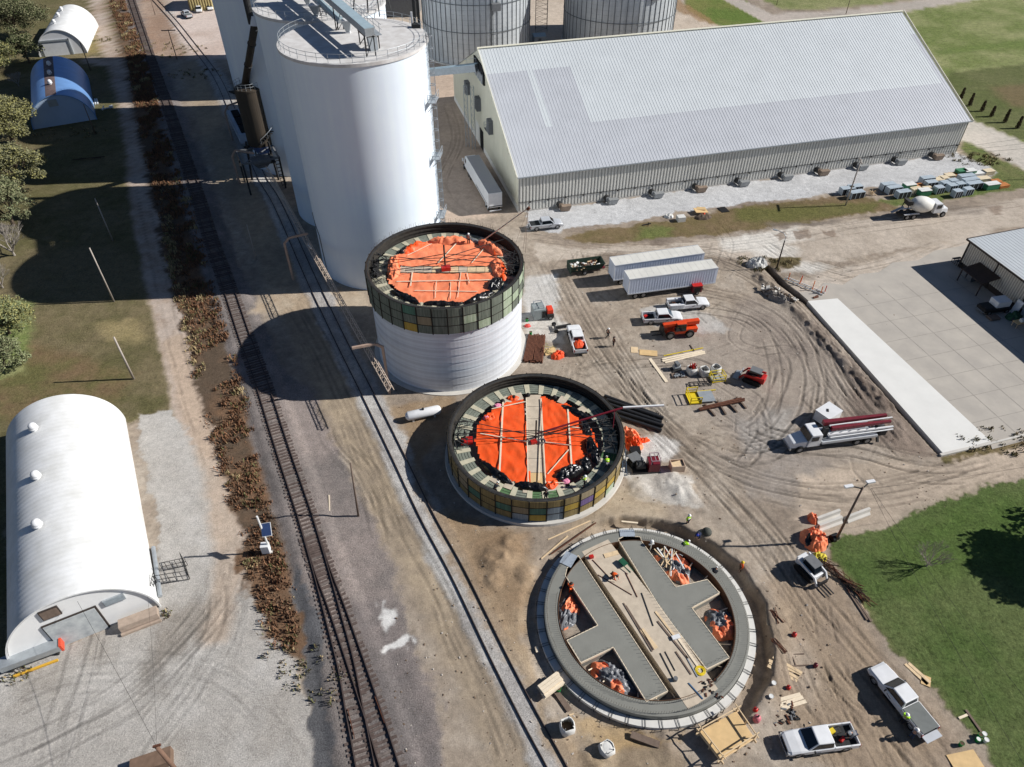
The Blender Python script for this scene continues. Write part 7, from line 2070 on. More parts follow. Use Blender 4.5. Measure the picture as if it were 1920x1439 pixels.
# form table below the ring
fp = [G3(1312, 1372, .9), G3(1380, 1334, .9), G3(1414, 1384, .9), G3(1352, 1424, .9)]
t = thing("form_table", "plywood form table with lumber rails standing below the ring", "form table", (0, 0, 0))
m = MB(); m.prism([(p.x, p.y) for p in fp], .82, .9); m.build("plywood_deck", plywood, t)
for i, (a, b) in enumerate(zip(fp, fp[1:] + fp[:1])):
    e = (b - a).normalized() * .35
    MB().bar(a + Vector((0, 0, -.2)) - e, b + Vector((0, 0, -.2)) + e, .1, .3).build("side_rail", new_lumber, t)
    MB().bar(a + Vector((0, 0, .75)) - e, b + Vector((0, 0, .75)) + e, .08, .12).build("hand_rail", new_lumber, t)
    MB().bar(Vector((a.x, a.y, 0)), a + Vector((0, 0, .8)), .1).build("post", new_lumber, t)
    mid = (a + b) / 2; MB().bar(Vector((mid.x, mid.y, 0)), mid + Vector((0, 0, .8)), .1).build("post", new_lumber, t)
# board stack on the ring, left
a, b = G3(1018, 1296, .75), G3(1050, 1272, .75); h = math.atan2(b.y - a.y, b.x - a.x); cm = (a + b) / 2
m = MB()
for l in range(4):
    for k in range(4):
        if l == 3 and k == 0: continue
        m.obox((rc.uniform(-.2, .2), (k - 1.5) * .31, .1 + l * .13), (2.2, .29, .11), 0)
one("board_stack", "stack of pale boards bridging the ledge left of the ring", "board stack", m, pale_lumber, (cm.x, cm.y, .42), h)
one("brown_board", "brown form board on the soil under the pale board stack", "board", MB().obox((0, 0, .1), (2.6, .5, .08)), old_timber, G3(1052, 1311), -1.0)
def bucket(label, px, mm, fillm, z=0, s=1.0, name="bucket", group="buckets"):
    t = thing(name, label, "bucket", G3(*px, z), 0, group)
    MB().lathe([(.01, 0), (.13 * s, 0), (.155 * s, .36 * s), (.165 * s, .36 * s), (.165 * s, .38 * s), (.15 * s, .38 * s)], 14).build("pail", mm, t, smooth=False)
    MB().disc(.15 * s, .365 * s, 14).build("lid" if fillm is mm or fillm is white_plastic else "contents", fillm, t)
    return t
bucket("green bucket standing alone near the plank at the lower right", (1800, 1398), green_plastic, soil_dark, s=1.25)
bucket("white lidded bucket left in the cluster by the plank end", (1831, 1390), green_plastic, white_plastic, s=1.25)
bucket("white lidded bucket at the right end of the cluster by the plank", (1846, 1391), white_plastic, white_plastic, s=1.25)
bucket("white lidded bucket at the top of the cluster by the plank", (1842, 1380), white_plastic, white_plastic, s=1.25)
bucket("open green bucket in the middle of the cluster by the plank", (1835, 1382), green_plastic, soil_dark, s=1.25)
bucket("green bucket under the pale board stack at the ring", (1047, 1296), green_plastic, soil_dark, s=1.5)
bucket("green bucket at the foot of the silo wall beside the rebar", (995, 628), green_plastic, soil_dark, s=1.4)
bucket("green bucket by the grey generator at the silo wall", (988, 603), green_plastic, soil_dark, s=1.4)
bucket("white bucket lying among tools right of the ring, upper", (1449, 1285), white_plastic, white_plastic, s=1.3)
bucket("white bucket lying among tools right of the ring, lower", (1444, 1310), white_plastic, white_plastic, s=1.3)
def red_can(label, px, s, mm):
    t = thing("fuel_can", label, "fuel can", G3(*px), .4, "small cans and kegs right of the foundation ring")
    MB().lathe([(.01, 0), (.2 * s, 0), (.22 * s, .1), (.22 * s, .45 * s), (.12 * s, .55 * s), (.01, .56 * s)], 14).build("body", mm, t, smooth=True)
    MB().tube((0, 0, .5 * s), (.05, 0, .7 * s), .05 * s, n=8).build("cap", black_plastic, t)
red_can("small red fuel can right of the form table", (1415, 1334), 1.0, red_paint); red_can("pink striped keg right of the form table", (1417, 1352), 1.5, mat("pink_keg", (206, 120, 130), rough=.5, var=.3, scale=6))
red_can("red can near the rebar pile right of the trench", (1488, 1193), 1.0, red_paint); red_can("dark red can right of the ladder frame", (1528, 1250), .9, maroon_paint); red_can("red and white can among the tools right of the ring", (1477, 1292), .9, red_paint)
# tarps and scrap heaps
def heap(name, label, cat, px, a, b, h, rz, seed, mats, z=0.0, split=.5, nu=34, nv=24):
    m = MB(); crumple(m, (0, 0, 0), a, b, h, 0, seed, nu, nv, (0, 1), split)
    return one(name, label, cat, m, mats, G3(*px, z), rz, smooth=True)
TG = "tarp bundles inside the foundation ring"
for px, a, b, h, rz, sd, sp_, lab in [((1062, 1150), 1.2, 1.9, .9, -.35, 51, .45, "orange and grey tarp heap left inside the ring"), ((1148, 1276), 2.3, 1.5, 1.0, -.75, 52, .42, "orange and grey tarp heap at the lower left inside the ring"), ((1262, 1062), 1.6, 2.4, 1.0, .55, 53, .5, "orange, black and white scrap heap at the upper right inside the ring"), ((1352, 1172), 1.5, 1.8, .9, .4, 54, .5, "orange and black tarp heap on the right inside the ring")]:
    o = heap("tarp_heap", lab, "tarp heap", px, a, b, h, rz, sd, [faded_tarp, grey_tarp], split=sp_); o["group"] = TG
m = MB()
for k in range(16): m.bar((rc.uniform(-1.6, 1.6), rc.uniform(-1.8, 1.8), .75), (rc.uniform(-1.6, 1.6), rc.uniform(-1.8, 1.8), .95), rc.uniform(.05, .16), .05, k % 2)
one("scrap_sticks", "white sticks and scraps thrown on the upper right heap in the ring", "scrap", m, [white_plastic, new_lumber], G3(1258, 1055), .4)
t = thing("marker_post", "white capped post standing on the heap at the top inside the ring", "post", G3(1219, 1032), .2)
MB().tube((0, 0, 0), (0, 0, 1.5), .06, n=8).build("post", white_plastic, t); MB().sphere((0, 0, 1.55), .22, 10, 6).build("cap", white_plastic, t); MB().bar((-.3, 0, 1.1), (.3, 0, 1.1), .12).build("arm", white_plastic, t)
heap("orange_heap", "heap of orange bags and netting beside the low silo", "tarp heap", (1182, 825), 1.3, 2.2, 1.2, .35, 61, [faded_tarp, orange_tarp], split=.6)
heap("orange_drum_roll", "orange roll of netting at the right end of the orange heap", "roll", (1206, 827), .8, .4, .6, .1, 62, [orange_tarp, faded_tarp], split=.7, nu=14, nv=10)
heap("orange_sacks", "pile of orange sacks near the rusty bar bundles", "sack pile", (1046, 668), 1.1, .8, .8, .7, 63, [mat("orange_bag", (240, 84, 40)), faded_tarp], split=.8, nu=18, nv=14)
heap("white_debris", "heap of white wrapped bags beside the dirt road", "bag heap", (1418, 497), 1.8, 1.2, 1.4, .2, 64, [bag_white, mat("grey_bag", (168, 168, 166), rough=.8, var=.2)], split=.7)
heap("orange_covered_machine", "orange tarp draped over equipment at the corner of the lawn", "covered machine", (1526, 1014), 1.5, 1.5, 1.35, .5, 65, [faded_tarp, black_tarp], split=.62)
heap("orange_bundle", "small orange bundle behind the concrete barriers", "bundle", (1523, 975), .5, .7, 1.0, .3, 66, [faded_tarp, orange_tarp], split=.7, nu=14, nv=12)
heap("yellow_netting", "yellow netting heap between white skid steer and orange machine", "netting", (1535, 1046), .9, .7, .6, .2, 67, [mat("yellow_net", (214, 196, 70), rough=.8, var=.3, scale=6), soil_dark], split=.8, nu=18, nv=14)
heap("red_rag", "red plastic scrap at the foot of the silo wall", "scrap", (989, 612), .5, .4, .4, .2, 68, [mat("pink_red", (220, 84, 76), rough=.6, var=.2), red_paint], split=.7, nu=10, nv=8)
heap("concrete_rubble", "broken concrete chunks dumped along the slab cut", "rubble", (1462, 560), 3.0, 1.2, 1.1, -.75, 69, [mat("rubble_grey", (150, 142, 134), rough=.95, var=.35, scale=5), mat("rubble_brown", (104, 90, 78), rough=.95, var=.35, scale=4)], split=.5, nu=60, nv=30)
m = MB()
for k in range(60): m.obox((rc.uniform(-3, 3), rc.uniform(-.9, .9), rc.uniform(.2, .9)), (rc.uniform(.2, .8), rc.uniform(.2, .6), rc.uniform(.08, .25)), rc.uniform(0, 3), k % 2, (rc.uniform(-.5, .5), rc.uniform(-.5, .5)))
one("slab_chunks", "pale slab pieces on top of the rubble along the cut", "rubble", m, [mat("rubble_grey", (150, 142, 134)), concrete_pale], G3(1458, 556), -.78)
m = MB()
for k in range(90):
    a_ = rc.uniform(-.3, .3); x = rc.uniform(-3.6, 2.4); m.bar((x, rc.uniform(-.6, .6), rc.uniform(.05, .5)), (x + rc.uniform(.6, 2.2), rc.uniform(-.6, .6) + a_, rc.uniform(.05, .6)), rc.uniform(.03, .07), None, k % 2)
one("rod_heap", "long heap of rusty rods and brush along the lawn edge", "scrap heap", m, [rust, mat("brush_dark", (66, 54, 46), rough=.95, var=.3)], G3(1573, 1082), -1.0)
for k, (px, rz, lab) in enumerate([((1550, 972), .38, "left upper white concrete barrier by the light pole"), ((1554, 985), .38, "left lower white concrete barrier by the light pole"), ((1606, 969), .38, "right white concrete barrier at the light pole")]):
    t = thing("concrete_barrier", lab, "barrier", G3(*px), rz, "white concrete barriers at the lawn corner")
    m = MB(); m.loft([[(x, -.42, 0), (x, -.42, .12), (x, -.2, .35), (x, -.14, .82), (x, .14, .82), (x, .2, .35), (x, .42, .12), (x, .42, 0)] for x in (-1.55, 1.55)]); m.build("barrier", concrete_pale, t, fix=True)
    m = MB()
    for x in (-1.58, 1.58): m.tube((x, 0, .2), (x, 0, .7), .05, n=6)
    m.build("pin_loop", dark_steel, t)
one("black_drum", "dark round drum lying at the foot of the light pole", "drum", MB().tube((-.4, 0, .4), (.4, 0, .4), .4, n=14), black_plastic, G3(1562, 1012), .4)
one("rubber_ball", "dark grey sphere on the bank above the ring", "sphere", MB().sphere((0, 0, .35), .55, 14, 9), mat("ball_grey", (78, 80, 74), rough=.8, var=.25, scale=5), G3(1324, 1002), 0, smooth=True)
one("ground_plate", "small grey plate on the bank above the ring", "plate", MB().obox((0, 0, .05), (.8, .35, .06)), louver_m, G3(1260, 977), 0)
# machinery right of the low silo
t = thing("hydraulic_power_unit", "maroon and grey hydraulic power unit beside the concrete spill", "machine", G(1216, 880), .08)
MB().box(-.2, 1.1, -.7, .7, .25, 1.5).build("tank", maroon_paint, t)
m = MB()
for x in (.0, 1.05):
    for y in (-.65, .65): m.bar((x, y, .2), (x, y, 2.1), .07)
for y in (-.65, .65): m.bar((0, y, 2.1), (1.05, y, 2.1), .07)
for x in (0, .5, 1.05): m.bar((x, -.65, 2.1), (x, .65, 2.1), .07)
m.build("roll_frame", mat("mauve_frame", (160, 140, 148), rough=.5, var=.1), t)
MB().box(-2.0, 1.2, -.75, .75, .1, .25).build("skid", dark_steel, t)
MB().tube((-1.6, 0, .75), (-.5, 0, .75), .45, n=12).build("motor", dark_steel, t)
MB().obox((-1.1, .4, 1.2), (.8, .4, .5)).build("manifold", louver_m, t)
t = thing("grout_mixer", "dark grey mixer on a stand between low silo and power unit", "machine", G(1187, 872), .5)
MB().box(-.6, .6, -.5, .5, .1, .9).build("body", dark_steel, t); MB().hexa([(-.4, -.4, .9), (.4, -.4, .9), (.4, .4, .9), (-.4, .4, .9)], [(-.7, -.6, 1.5), (.7, -.6, 1.5), (.7, .6, 1.5), (-.7, .6, 1.5)]).build("hopper", louver_m, t)
one("black_bin", "open black bin left of the power unit roll frame", "bin", MB().box(-.6, .6, -.5, .5, 0, .8), black_plastic, G3(1190, 851), .05)
t = thing("tan_crate", "tan plastic crate with rubbish, right of the maroon power unit", "crate", G(1268, 880), .1)
m = MB(); m.box(-.8, .8, -.6, -.52, 0, 1.1); m.box(-.8, .8, .52, .6, 0, 1.1); m.box(-.8, -.72, -.52, .52, 0, 1.1); m.box(.72, .8, -.52, .52, 0, 1.1); m.box(-.72, .72, -.52, .52, .0, .1); m.build("walls", mat("crate_tan", (196, 172, 150), rough=.7, var=.1), t)
MB().obox((0, 0, .75), (1.3, .9, .3), .2).build("rubbish", new_lumber, t)
t = thing("leaning_ladder", "blue grey ladder leaning on the formwork of the low silo", "ladder", G(1172, 892), 0)
e = Vector((-.4, 2.2, 3.6)); m = MB()
for dx in (-.22, .22): m.bar((dx, 0, 0), e + Vector((dx, 0, 0)), .07)
for k in range(12): m.bar(e * (k / 12) + Vector((-.22, 0, 0)), e * (k / 12) + Vector((.22, 0, 0)), .045)
m.build("ladder", mat("ladder_blue", (86, 104, 124), rough=.5, metal=.2, var=.1), t)
t = thing("generator", "grey generator cabinet with lifting frame behind the half built silo", "generator", G(1009, 594), .25)
MB().box(-.9, .9, -1.0, 1.0, .15, 1.9).build("cabinet", mat("gen_grey", (138, 146, 146), rough=.5, var=.1), t, bevel=.04)
m = MB()
for x in (-.6, .6):
    for y in (-.7, .7): m.bar((x, y, 1.9), (x, y, 2.4), .07)
for y in (-.7, .7): m.bar((-.6, y, 2.4), (.6, y, 2.4), .08)
for x in (-.6, .6): m.bar((x, -.7, 2.4), (x, .7, 2.4), .08)
m.build("lifting_frame", galv, t)
MB().box(.3, .85, -1.03, -.98, .4, 1.6).build("door", black_plastic, t)
t = thing("air_compressor", "orange topped compressor on wheels right of the grey generator", "compressor", G(1030, 595), .2)
MB().box(-.5, .5, -.8, .8, .4, 1.0).build("base", dark_steel, t); MB().box(-.45, .45, -.6, .7, 1.0, 1.7).build("cover", mat("orange_red", (222, 70, 44), rough=.5, var=.15), t, bevel=.08)
for s_ in (-1, 1): wheel(t, 0, s_ * .75, .35, .18, s_)
t = thing("scaffold_pile", "yellowish scaffold frames stacked by the orange sacks", "scaffold", G(1031, 660), .3)
m = MB()
for k in range(12): m.bar((rc.uniform(-1, 1), rc.uniform(-.8, .8), .1 + .08 * k), (rc.uniform(-1, 1), rc.uniform(-.8, .8), .15 + .09 * k), .06)
m.build("tubes", mat("scaffold_yellow", (180, 166, 116), rough=.7, var=.2), t); MB().box(-.9, .9, -.7, .7, 0, .1).build("base", plywood, t)
one("hitch_trailer", "small dusty trailer frame hooked before the orange loaded pickup", "trailer frame", MB().bar((0, 0, .4), (2.2, .3, .4), .3).bar((-.2, -.7, .4), (-.2, .7, .4), .25).tube((-.2, .8, .35), (-.2, .95, .35), .35, n=12).tube((-.2, -.95, .35), (-.2, -.8, .35), .35, n=12), dark_steel, G3(1043, 618), .15)
# propane tank
a, b = G3(766, 781, .8), G3(821, 769, .8); d = b - a
t = thing("propane_tank", "white capsule shaped propane tank beside the siding", "propane tank", (a.x, a.y, 0), math.atan2(d.y, d.x))
L_ = d.length; m = MB(); rings = []
for x, r_ in ((-.42, .02), (-.4, .2), (-.3, .42), (-.12, .55), (0, .6), (L_, .6), (L_ + .12, .55), (L_ + .3, .42), (L_ + .4, .2), (L_ + .42, .02)):
    rings.append([(x, r_ * math.cos(2 * math.pi * i / 20), .85 + r_ * math.sin(2 * math.pi * i / 20)) for i in range(20)])
m.loft(rings); m.build("vessel", white_paint, t, smooth=True, fix=True)
MB().tube((L_ * .5, 0, 1.4), (L_ * .5, 0, 1.65), .16, n=10).build("valve_dome", dark_steel, t)
for x in (.5, L_ - .5): MB().box(x - .12, x + .12, -.4, .4, 0, .35).build("saddle", concrete_pale, t)
# crates in front of the storage building: dark steel boxes with pale lids, and painted wooden boxes
steel_lid = mat("crate_lid_grey", (184, 196, 204), rough=.45, metal=.1, var=.12, scale=2)
crate_dark = mat("crate_dark", (44, 46, 50), rough=.7, var=.2)
crate_cream = mat("crate_cream", (222, 206, 176), rough=.75, var=.12, scale=2)
crate_green = mat("crate_green", (64, 128, 92), rough=.7, var=.14, scale=2)
crate_tan = mat("crate_orange_tan", (192, 122, 66), rough=.75, var=.2, scale=2)
CR = [((1586, 364), "d", 2.6, "dark lidded crate nearest the utility pole, its left neighbour"), ((1603, 371), "d", 2.8, "dark lidded crate right beside the foot of the utility pole"), ((1600, 360), "d", 2.6, "dark lidded crate directly behind the pole crates"),
      ((1662, 356), "d", 2.6, "dark lidded crate topmost left of the mixer truck group"), ((1673, 362), "d", 2.8, "dark lidded crate in the middle left of the mixer truck group"), ((1690, 370), "d", 2.6, "dark lidded crate just behind the mixer drum"),
      ((1702, 355), "g", 2.2, "green box with white sloping top behind the mixer cab"), ((1716, 361), "c", 2.0, "cream open box just above the mixer cab"), ((1722, 352), "o", 1.6, "orange brown box between green box and grey crate"), ((1730, 366), "g", 2.2, "large green and white box right of the mixer cab"),
      ((1735, 344), "d", 2.6, "dark lidded crate highest in the middle of the rows"), ((1742, 352), "d", 2.2, "dark lidded crate below the highest middle one"), ((1737, 360), "c", 1.6, "cream flat box in the middle of the lowest row"), ((1757, 362), "d", 1.6, "small dark lidded crate alone in the lowest row"),
      ((1757, 343), "c", 1.8, "cream box right of the highest dark crate"), ((1767, 340), "c", 1.6, "cream box second in the upper cream run"), ((1778, 335), "c", 1.8, "cream box third in the upper cream run"), ((1787, 331), "o", 1.8, "tan box at the top of the upper run"), ((1799, 329), "g", 2.0, "pale green box at the top of the upper run"), ((1814, 329), "g", 2.4, "green box with white sheet at the top right"), ((1833, 329), "w", 2.4, "white box in the upper right row"), ((1851, 327), "c", 2.0, "cream box at the far upper right end"),
      ((1768, 353), "d", 1.6, "small dark lidded crate at the left of the small block"), ((1783, 349), "d", 1.6, "small dark lidded crate at the top of the small block"), ((1781, 358), "d", 1.6, "small dark lidded crate at the bottom of the small block"), ((1796, 355), "d", 1.6, "small dark lidded crate at the right of the small block"),
      ((1808, 340), "d", 3.2, "long dark crate, top of the three stepped ones"), ((1815, 347), "d", 3.2, "long dark crate, middle of the three stepped ones"), ((1822, 354), "d", 3.2, "long dark crate, bottom of the three stepped ones"),
      ((1841, 341), "c", 2.4, "cream box behind the three stepped crates"), ((1856, 354), "g", 2.8, "large green and white box at the lower right end"), ((1866, 344), "o", 1.8, "orange box at the right end of the rows"), ((1878, 351), "o", 2.2, "orange and cream pallet at the extreme right end"), ((1791, 369), "d", 1.5, "small dark lidded crate lowest in the right half"), ((1811, 365), "d", 1.6, "small dark lidded crate lowest at the right end")]
for px, k, ln, lab in CR:
    g = G(*px); t = thing("storage_crate", lab, "crate", (g[0], g[1], 0), math.radians(14) + rc.uniform(-.05, .05), "crates stacked in rows on the verge")
    hh = {"d": 1.25, "c": .8, "g": 1.1, "o": .5, "w": .6}[k]; w2 = {"d": 1.2}.get(k, 1.3)
    bm_ = {"d": crate_dark, "c": crate_cream, "g": crate_green, "o": crate_tan, "w": white_plastic}[k]; lm_ = {"d": steel_lid, "c": crate_cream, "g": white_plastic if ln > 2.1 else crate_green, "o": crate_tan, "w": white_plastic}[k]
    MB().box(-ln / 2, ln / 2, -w2 / 2, w2 / 2, .08, hh).build("box", bm_, t)
    MB().box(-ln / 2 - .04, ln / 2 + .04, -w2 / 2 - .04, w2 / 2 + .04, hh, hh + .08).build("lid", lm_, t)
    m = MB()
    for x in (-ln / 3, ln / 3): m.box(x - .08, x + .08, -w2 / 2, w2 / 2, 0, .08)
    m.build("skid", old_timber, t)
    if k == "d":
        m = MB()
        for x in (-ln / 2 - .02, -ln / 6, ln / 6, ln / 2 + .02): m.box(x - .04, x + .04, -w2 / 2 - .05, w2 / 2 + .05, .1, hh)
        m.build("strap", steel_lid, t)
m = MB()
for k in range(8): m.bar((rc.uniform(-.8, .8), rc.uniform(-.6, .6), .1), (rc.uniform(-.8, .8), rc.uniform(-.6, .6), .9), .1)
one("broken_pallets", "broken pallet boards between the pole crates and the next group", "pallets", m, new_lumber, G3(1634, 366), .2)
one("white_bin", "open white bin on the gravel strip by the verge", "bin", MB().box(-.7, .7, -.6, .6, 0, .9), bag_white, G3(1276, 414), .2)
heap("grey_wrap", "grey plastic wrapped load next to the open white bin", "load", (1254, 407), .9, .7, .6, .2, 71, [grey_tarp, bag_white], split=.4, nu=14, nv=12)
heap("junk_pile", "pile of plywood, tools and orange bits at the verge edge", "junk pile", (1318, 408), 1.6, 1.0, .8, .2, 72, [mat("rubble_brown", (104, 90, 78)), mat("orange_bag", (240, 84, 40))], split=.7, nu=20, nv=14)
one("plywood_stack", "plywood sheets laid over the junk pile at the verge", "plywood", MB().obox((0, 0, .55), (2.4, 1.6, .08), .1, 0, (.05, .1)).obox((.2, .5, .66), (1.6, 1.0, .06), -.2), plywood, G3(1313, 400), .1)
one("rubber_mat", "black rubber mat lying on the gravel strip", "mat", MB().obox((0, 0, .05), (1.6, 1.9, .05)), black_plastic, G3(1356, 394), .3)
one("buried_post", "small post and dark scrap on the brown verge", "post", MB().bar((0, 0, 0), (0, 0, .7), .1).bar((-1, .2, .1), (.6, .5, .2), .15), dark_steel, G3(1215, 424), .1)
# posts on the slab
t = thing("bollard_rack", "white pipes on the slab with orange and white uprights", "rack", (0, 0, 0))
pa, pb = G3(1471, 523, .2), G3(1543, 553, .2); d = pb - pa
for k in range(2):
    MB().tube(pa + Vector((.5 * k, .5 * k, 0)), pb + Vector((.5 * k, .5 * k, 0)), .1, n=8).build("pipe", white_plastic, t)
for k, f in enumerate((.12, .3, .42, .62, .75, .92, .97)):
    p = pa + d * f + Vector((.3 * (k % 2) * 3, .4, -.15)); MB().tube(p, p + Vector((0, 0, 1.3)), .07, n=8).build("upright", mat("bollard_orange", (214, 112, 40), rough=.5, var=.1) if k not in (1, 5) else red_paint, t)
one("rust_scrap", "rusty scrap piece on the slab below the white pipes", "scrap", MB().obox((0, 0, .12), (.9, .35, .2), .3).obox((.4, .3, .12), (.4, .3, .1), 1), rust, G3(1529, 559), .1)
# clutter along the metal workshop
t = thing("picnic_benches", "dark metal bench frames in the shade by the workshop corner", "bench", G(1795, 494), rbz)
m = MB()
for k in range(3):
    x = .8 * k - .6; m.box(x, x + .5, -.9, .6, .75, .82)
    for y in (-.8, .5): m.bar((x + .05, y, 0), (x + .05, y, .75), .06); m.bar((x + .45, y, 0), (x + .45, y, .75), .06)
m.build("bench", dark_steel, t)
t = thing("air_conditioner", "pair of dark condenser units under the workshop eave", "condenser", xform((2.2, -.9), rb0, rbz), rbz)
for k in range(2):
    MB().box(k * 1.2, k * 1.2 + 1.0, -.5, .5, .05, 1.2).build("unit", louver_m, t)
t = thing("parked_truck", "black pickup bed with white cabinet parked in the workshop shade", "pickup truck", G(1861, 583), math.radians(12))
MB().loft([sec(-2.4, .9, .4, 1.05), sec(-1.2, .98, .4, 1.1), sec(1.4, .98, .4, 1.1), sec(2.4, .9, .45, .95, .15)]).build("body", black_plastic, t, bevel=.03, fix=True)
MB().box(-.6, 1.7, -.85, .85, 1.1, 2.1).build("white_cabinet", white_paint, t, bevel=.06)
MB().box(-2.3, -.7, -.8, .8, 1.1, 1.2).build("bed_cover", bed_liner, t)
for s_ in (-1, 1):
    for x in (-1.5, 1.5): wheel(t, x, s_ * .88, .38, .22, s_)
MB().box(-2.5, -2.4, -.8, .8, .4, .6).build("bumper", chrome, t)
one("white_board", "tall white board leaning on the workshop wall", "board", MB().obox((0, 0, 1.2), (.1, 1.1, 2.4), 0, 0, (0, .18)), white_paint, xform((13.2, -.9), rb0, rbz), rbz + math.pi / 2)
heap("green_cover", "green tarp covered load behind the black truck", "covered load", (1900, 598), 1.2, 1.0, 1.3, .2, 74, [mat("tarp_green", (44, 84, 58), rough=.6, var=.2), black_tarp], split=.8, nu=16, nv=14)
t = thing("work_table", "wooden work table with white box at the right edge in the shade", "table", G(1908, 612), .3)
MB().box(-.9, .9, -.5, .5, .8, .88).build("top", plywood, t)
for x in (-.8, .8):
    for y in (-.4, .4): MB().bar((x, y, 0), (x, y, .8), .08).build("leg", new_lumber, t)
MB().box(-.1, .4, -.3, .2, .88, 1.3).build("box", white_plastic, t)
one("pallet_stack", "low pallet stack on the shaded slab in front of the truck", "pallet", MB().box(-.8, .8, -.6, .6, 0, .12).box(-.75, .75, -.55, .6, .14, .26).box(-.8, .8, -.6, .55, .28, .4), old_timber, G3(1861, 598), .2)
# shed clutter on the left bank
one("pipe_stack", "white pipes stacked beside the bluish arched shed", "pipes", MB().tube((0, 0, .2), (3.2, .2, .2), .18, n=8).tube((0, .5, .2), (3.3, .6, .2), .18, n=8).tube((0, 1.0, .2), (2.9, 1.2, .2), .18, n=8), white_plastic, G3(184, 196), 2.0)
one("scrap_metal", "pale scrap frame lying in shade near the white pipes", "scrap", MB().bar((0, 0, .2), (2.5, .3, .4), .2).bar((.4, -.6, .2), (.6, .9, .6), .2).obox((2.2, .5, .4), (.8, .6, .5), .3), white_plastic, G3(190, 207), .3)
one("brush_pile", "dark brush pile lying in the silo shadow on the grass", "brush", MB().bar((-3, 0, .2), (3, .4, .4), .12).bar((-2, .5, .2), (2.6, -.4, .5), .1).bar((-3.2, -.4, .3), (1, .6, .2), .1), mat("brush_dark", (66, 54, 46)), G3(168, 300), .1)
t = thing("gate_panels", "dark wire gate panels standing beside the big white shed", "gate", (0, 0, 0))
def pnl(a, b, h, z0=.15):
    A_, B_ = G3(*a, z0), G3(*b, z0); m = MB(); up = Vector((0, 0, h))
    for z in (0, .5, 1): m.bar(A_ + up * z, B_ + up * z, .045)
    for k in range(6): p = A_.lerp(B_, k / 5); m.bar(p, p + up, .04)
    m.build("panel", dark_steel, t)
pnl((296, 1096), (356, 1086), 1.5); pnl((296, 1090), (290, 1118), 1.5); pnl((356, 1086), (345, 1052), 1.5); pnl((306, 1070), (352, 1060), 1.3)
one("lumber_bin", "brown wooden feed bunk against the front of the big white shed", "bunk", MB().box(-1.75, 1.75, -.5, .5, .25, 1.1).box(-1.8, 1.8, -.8, -.55, 0, .3), mat("bunk_tan", (176, 158, 142), rough=.9, var=.2, scale=2), G3(265, 1168), .46)
t = thing("long_crate", "grey trough with red end on a yellow beam before the white shed", "trough", G(68, 1236), .45)
MB().box(-2.6, 2.4, -.6, .6, .6, 1.3).build("trough", galv, t); MB().box(2.4, 2.6, -.6, .6, .5, 1.4).build("red_end", mat("red_orange", (214, 84, 58), rough=.6, var=.15), t); MB().bar((-1.8, -1.1, .15), (1.9, -1.1, .15), .2).build("beam", mat("beam_yellow", (216, 168, 58), rough=.6, var=.1), t)
for x in (-2, 1.8): MB().box(x, x + .2, -.5, .5, 0, .6).build("leg", dark_steel, t)
one("steel_box", "brown open box cut by the bottom edge below the leaning pole", "box", MB().box(-1.6, 1.6, -.1, 1.2, 0, .9), mat("box_brown", (122, 100, 84), rough=.9, var=.2), G3(288, 1446), .35)
# tools and planks on the tunnel top
def top_item(name, label, cat, a, b, w, mm, h=.05):
    A_, B_ = G3(*a, 1.05), G3(*b, 1.05); d = B_ - A_
    one(name, label, cat, MB().bar((0, 0, 0), (d.length, 0, 0), w, h), mm, (A_.x, A_.y, 1.06), math.atan2(d.y, d.x), "boards and rods on the tunnel top")
for a, b, w, mm, lab in [((1133, 1043), (1159, 1036), .5, new_lumber, "short plywood piece near the top end of the tunnel top"), ((1111, 1050), (1146, 1087), .06, rust, "thin rod left of the crouching orange worker"), ((1121, 1078), (1185, 1116), .06, rust, "long thin rod below the crouching orange worker"), ((1173, 1074), (1195, 1120), .07, rust, "rod pair near the upper right edge of the tunnel"), ((1203, 1112), (1225, 1174), .08, dark_steel, "black pole lying in the middle of the tunnel top"),
                         ((1169, 1131), (1223, 1222), .12, old_timber, "bundle of brown rods along the left edge of the tunnel"), ((1174, 1136), (1226, 1219), .1, old_timber, "second rod of the brown bundle at the left edge"), ((1203, 1180), (1230, 1216), .4, new_lumber, "yellowish plank in the middle of the tunnel top"), ((1229, 1147), (1266, 1195), .2, new_lumber, "upper light board on the right side of the tunnel"), ((1233, 1165), (1290, 1235), .18, old_timber, "dark edged board on the right half of the tunnel"), ((1270, 1195), (1312, 1255), .22, pale_lumber, "long pale board at the lower right of the tunnel"), ((1291, 1281), (1318, 1311), .1, mat("blue_pipe", (72, 106, 140), rough=.5, var=.1), "blue pipe near the lower end of the tunnel top"), ((1238, 1225), (1262, 1272), .08, dark_steel, "black bar at the lower left of the tunnel top"), ((1247, 1222), (1266, 1258), .06, dark_steel, "thin black bar beside the lower black bar"), ((1267, 1222), (1296, 1265), .14, old_timber, "board with shadow at the lower middle of the tunnel"), ((1286, 1230), (1308, 1270), .1, galv, "grey strip beside the yellow hose coil")]:
    top_item("loose_board", lab, "board", a, b, w, mm)
m = MB()
for k in range(5): m.lathe([(.22 + .05 * k, 1.08), (.26 + .05 * k, 1.11), (.3 + .05 * k, 1.08)], 16)
one("hose_coil", "yellow hose coil at the lower right edge of the tunnel top", "hose", m, yellow_paint, (*G(1313, 1258, 1.05), 0))
one("screed_box", "white small box at the middle right of the tunnel top", "box", MB().box(-.4, .4, -.2, .2, 1.03, 1.25), white_paint, (*G(1267, 1196, 1.05), 0), .3)
one("tool_bucket", "grey pail at the lower left of the tunnel top", "pail", MB().tube((0, 0, 1.03), (0, 0, 1.4), .2, n=12), louver_m, (*G(1266, 1275, 1.05), 0))
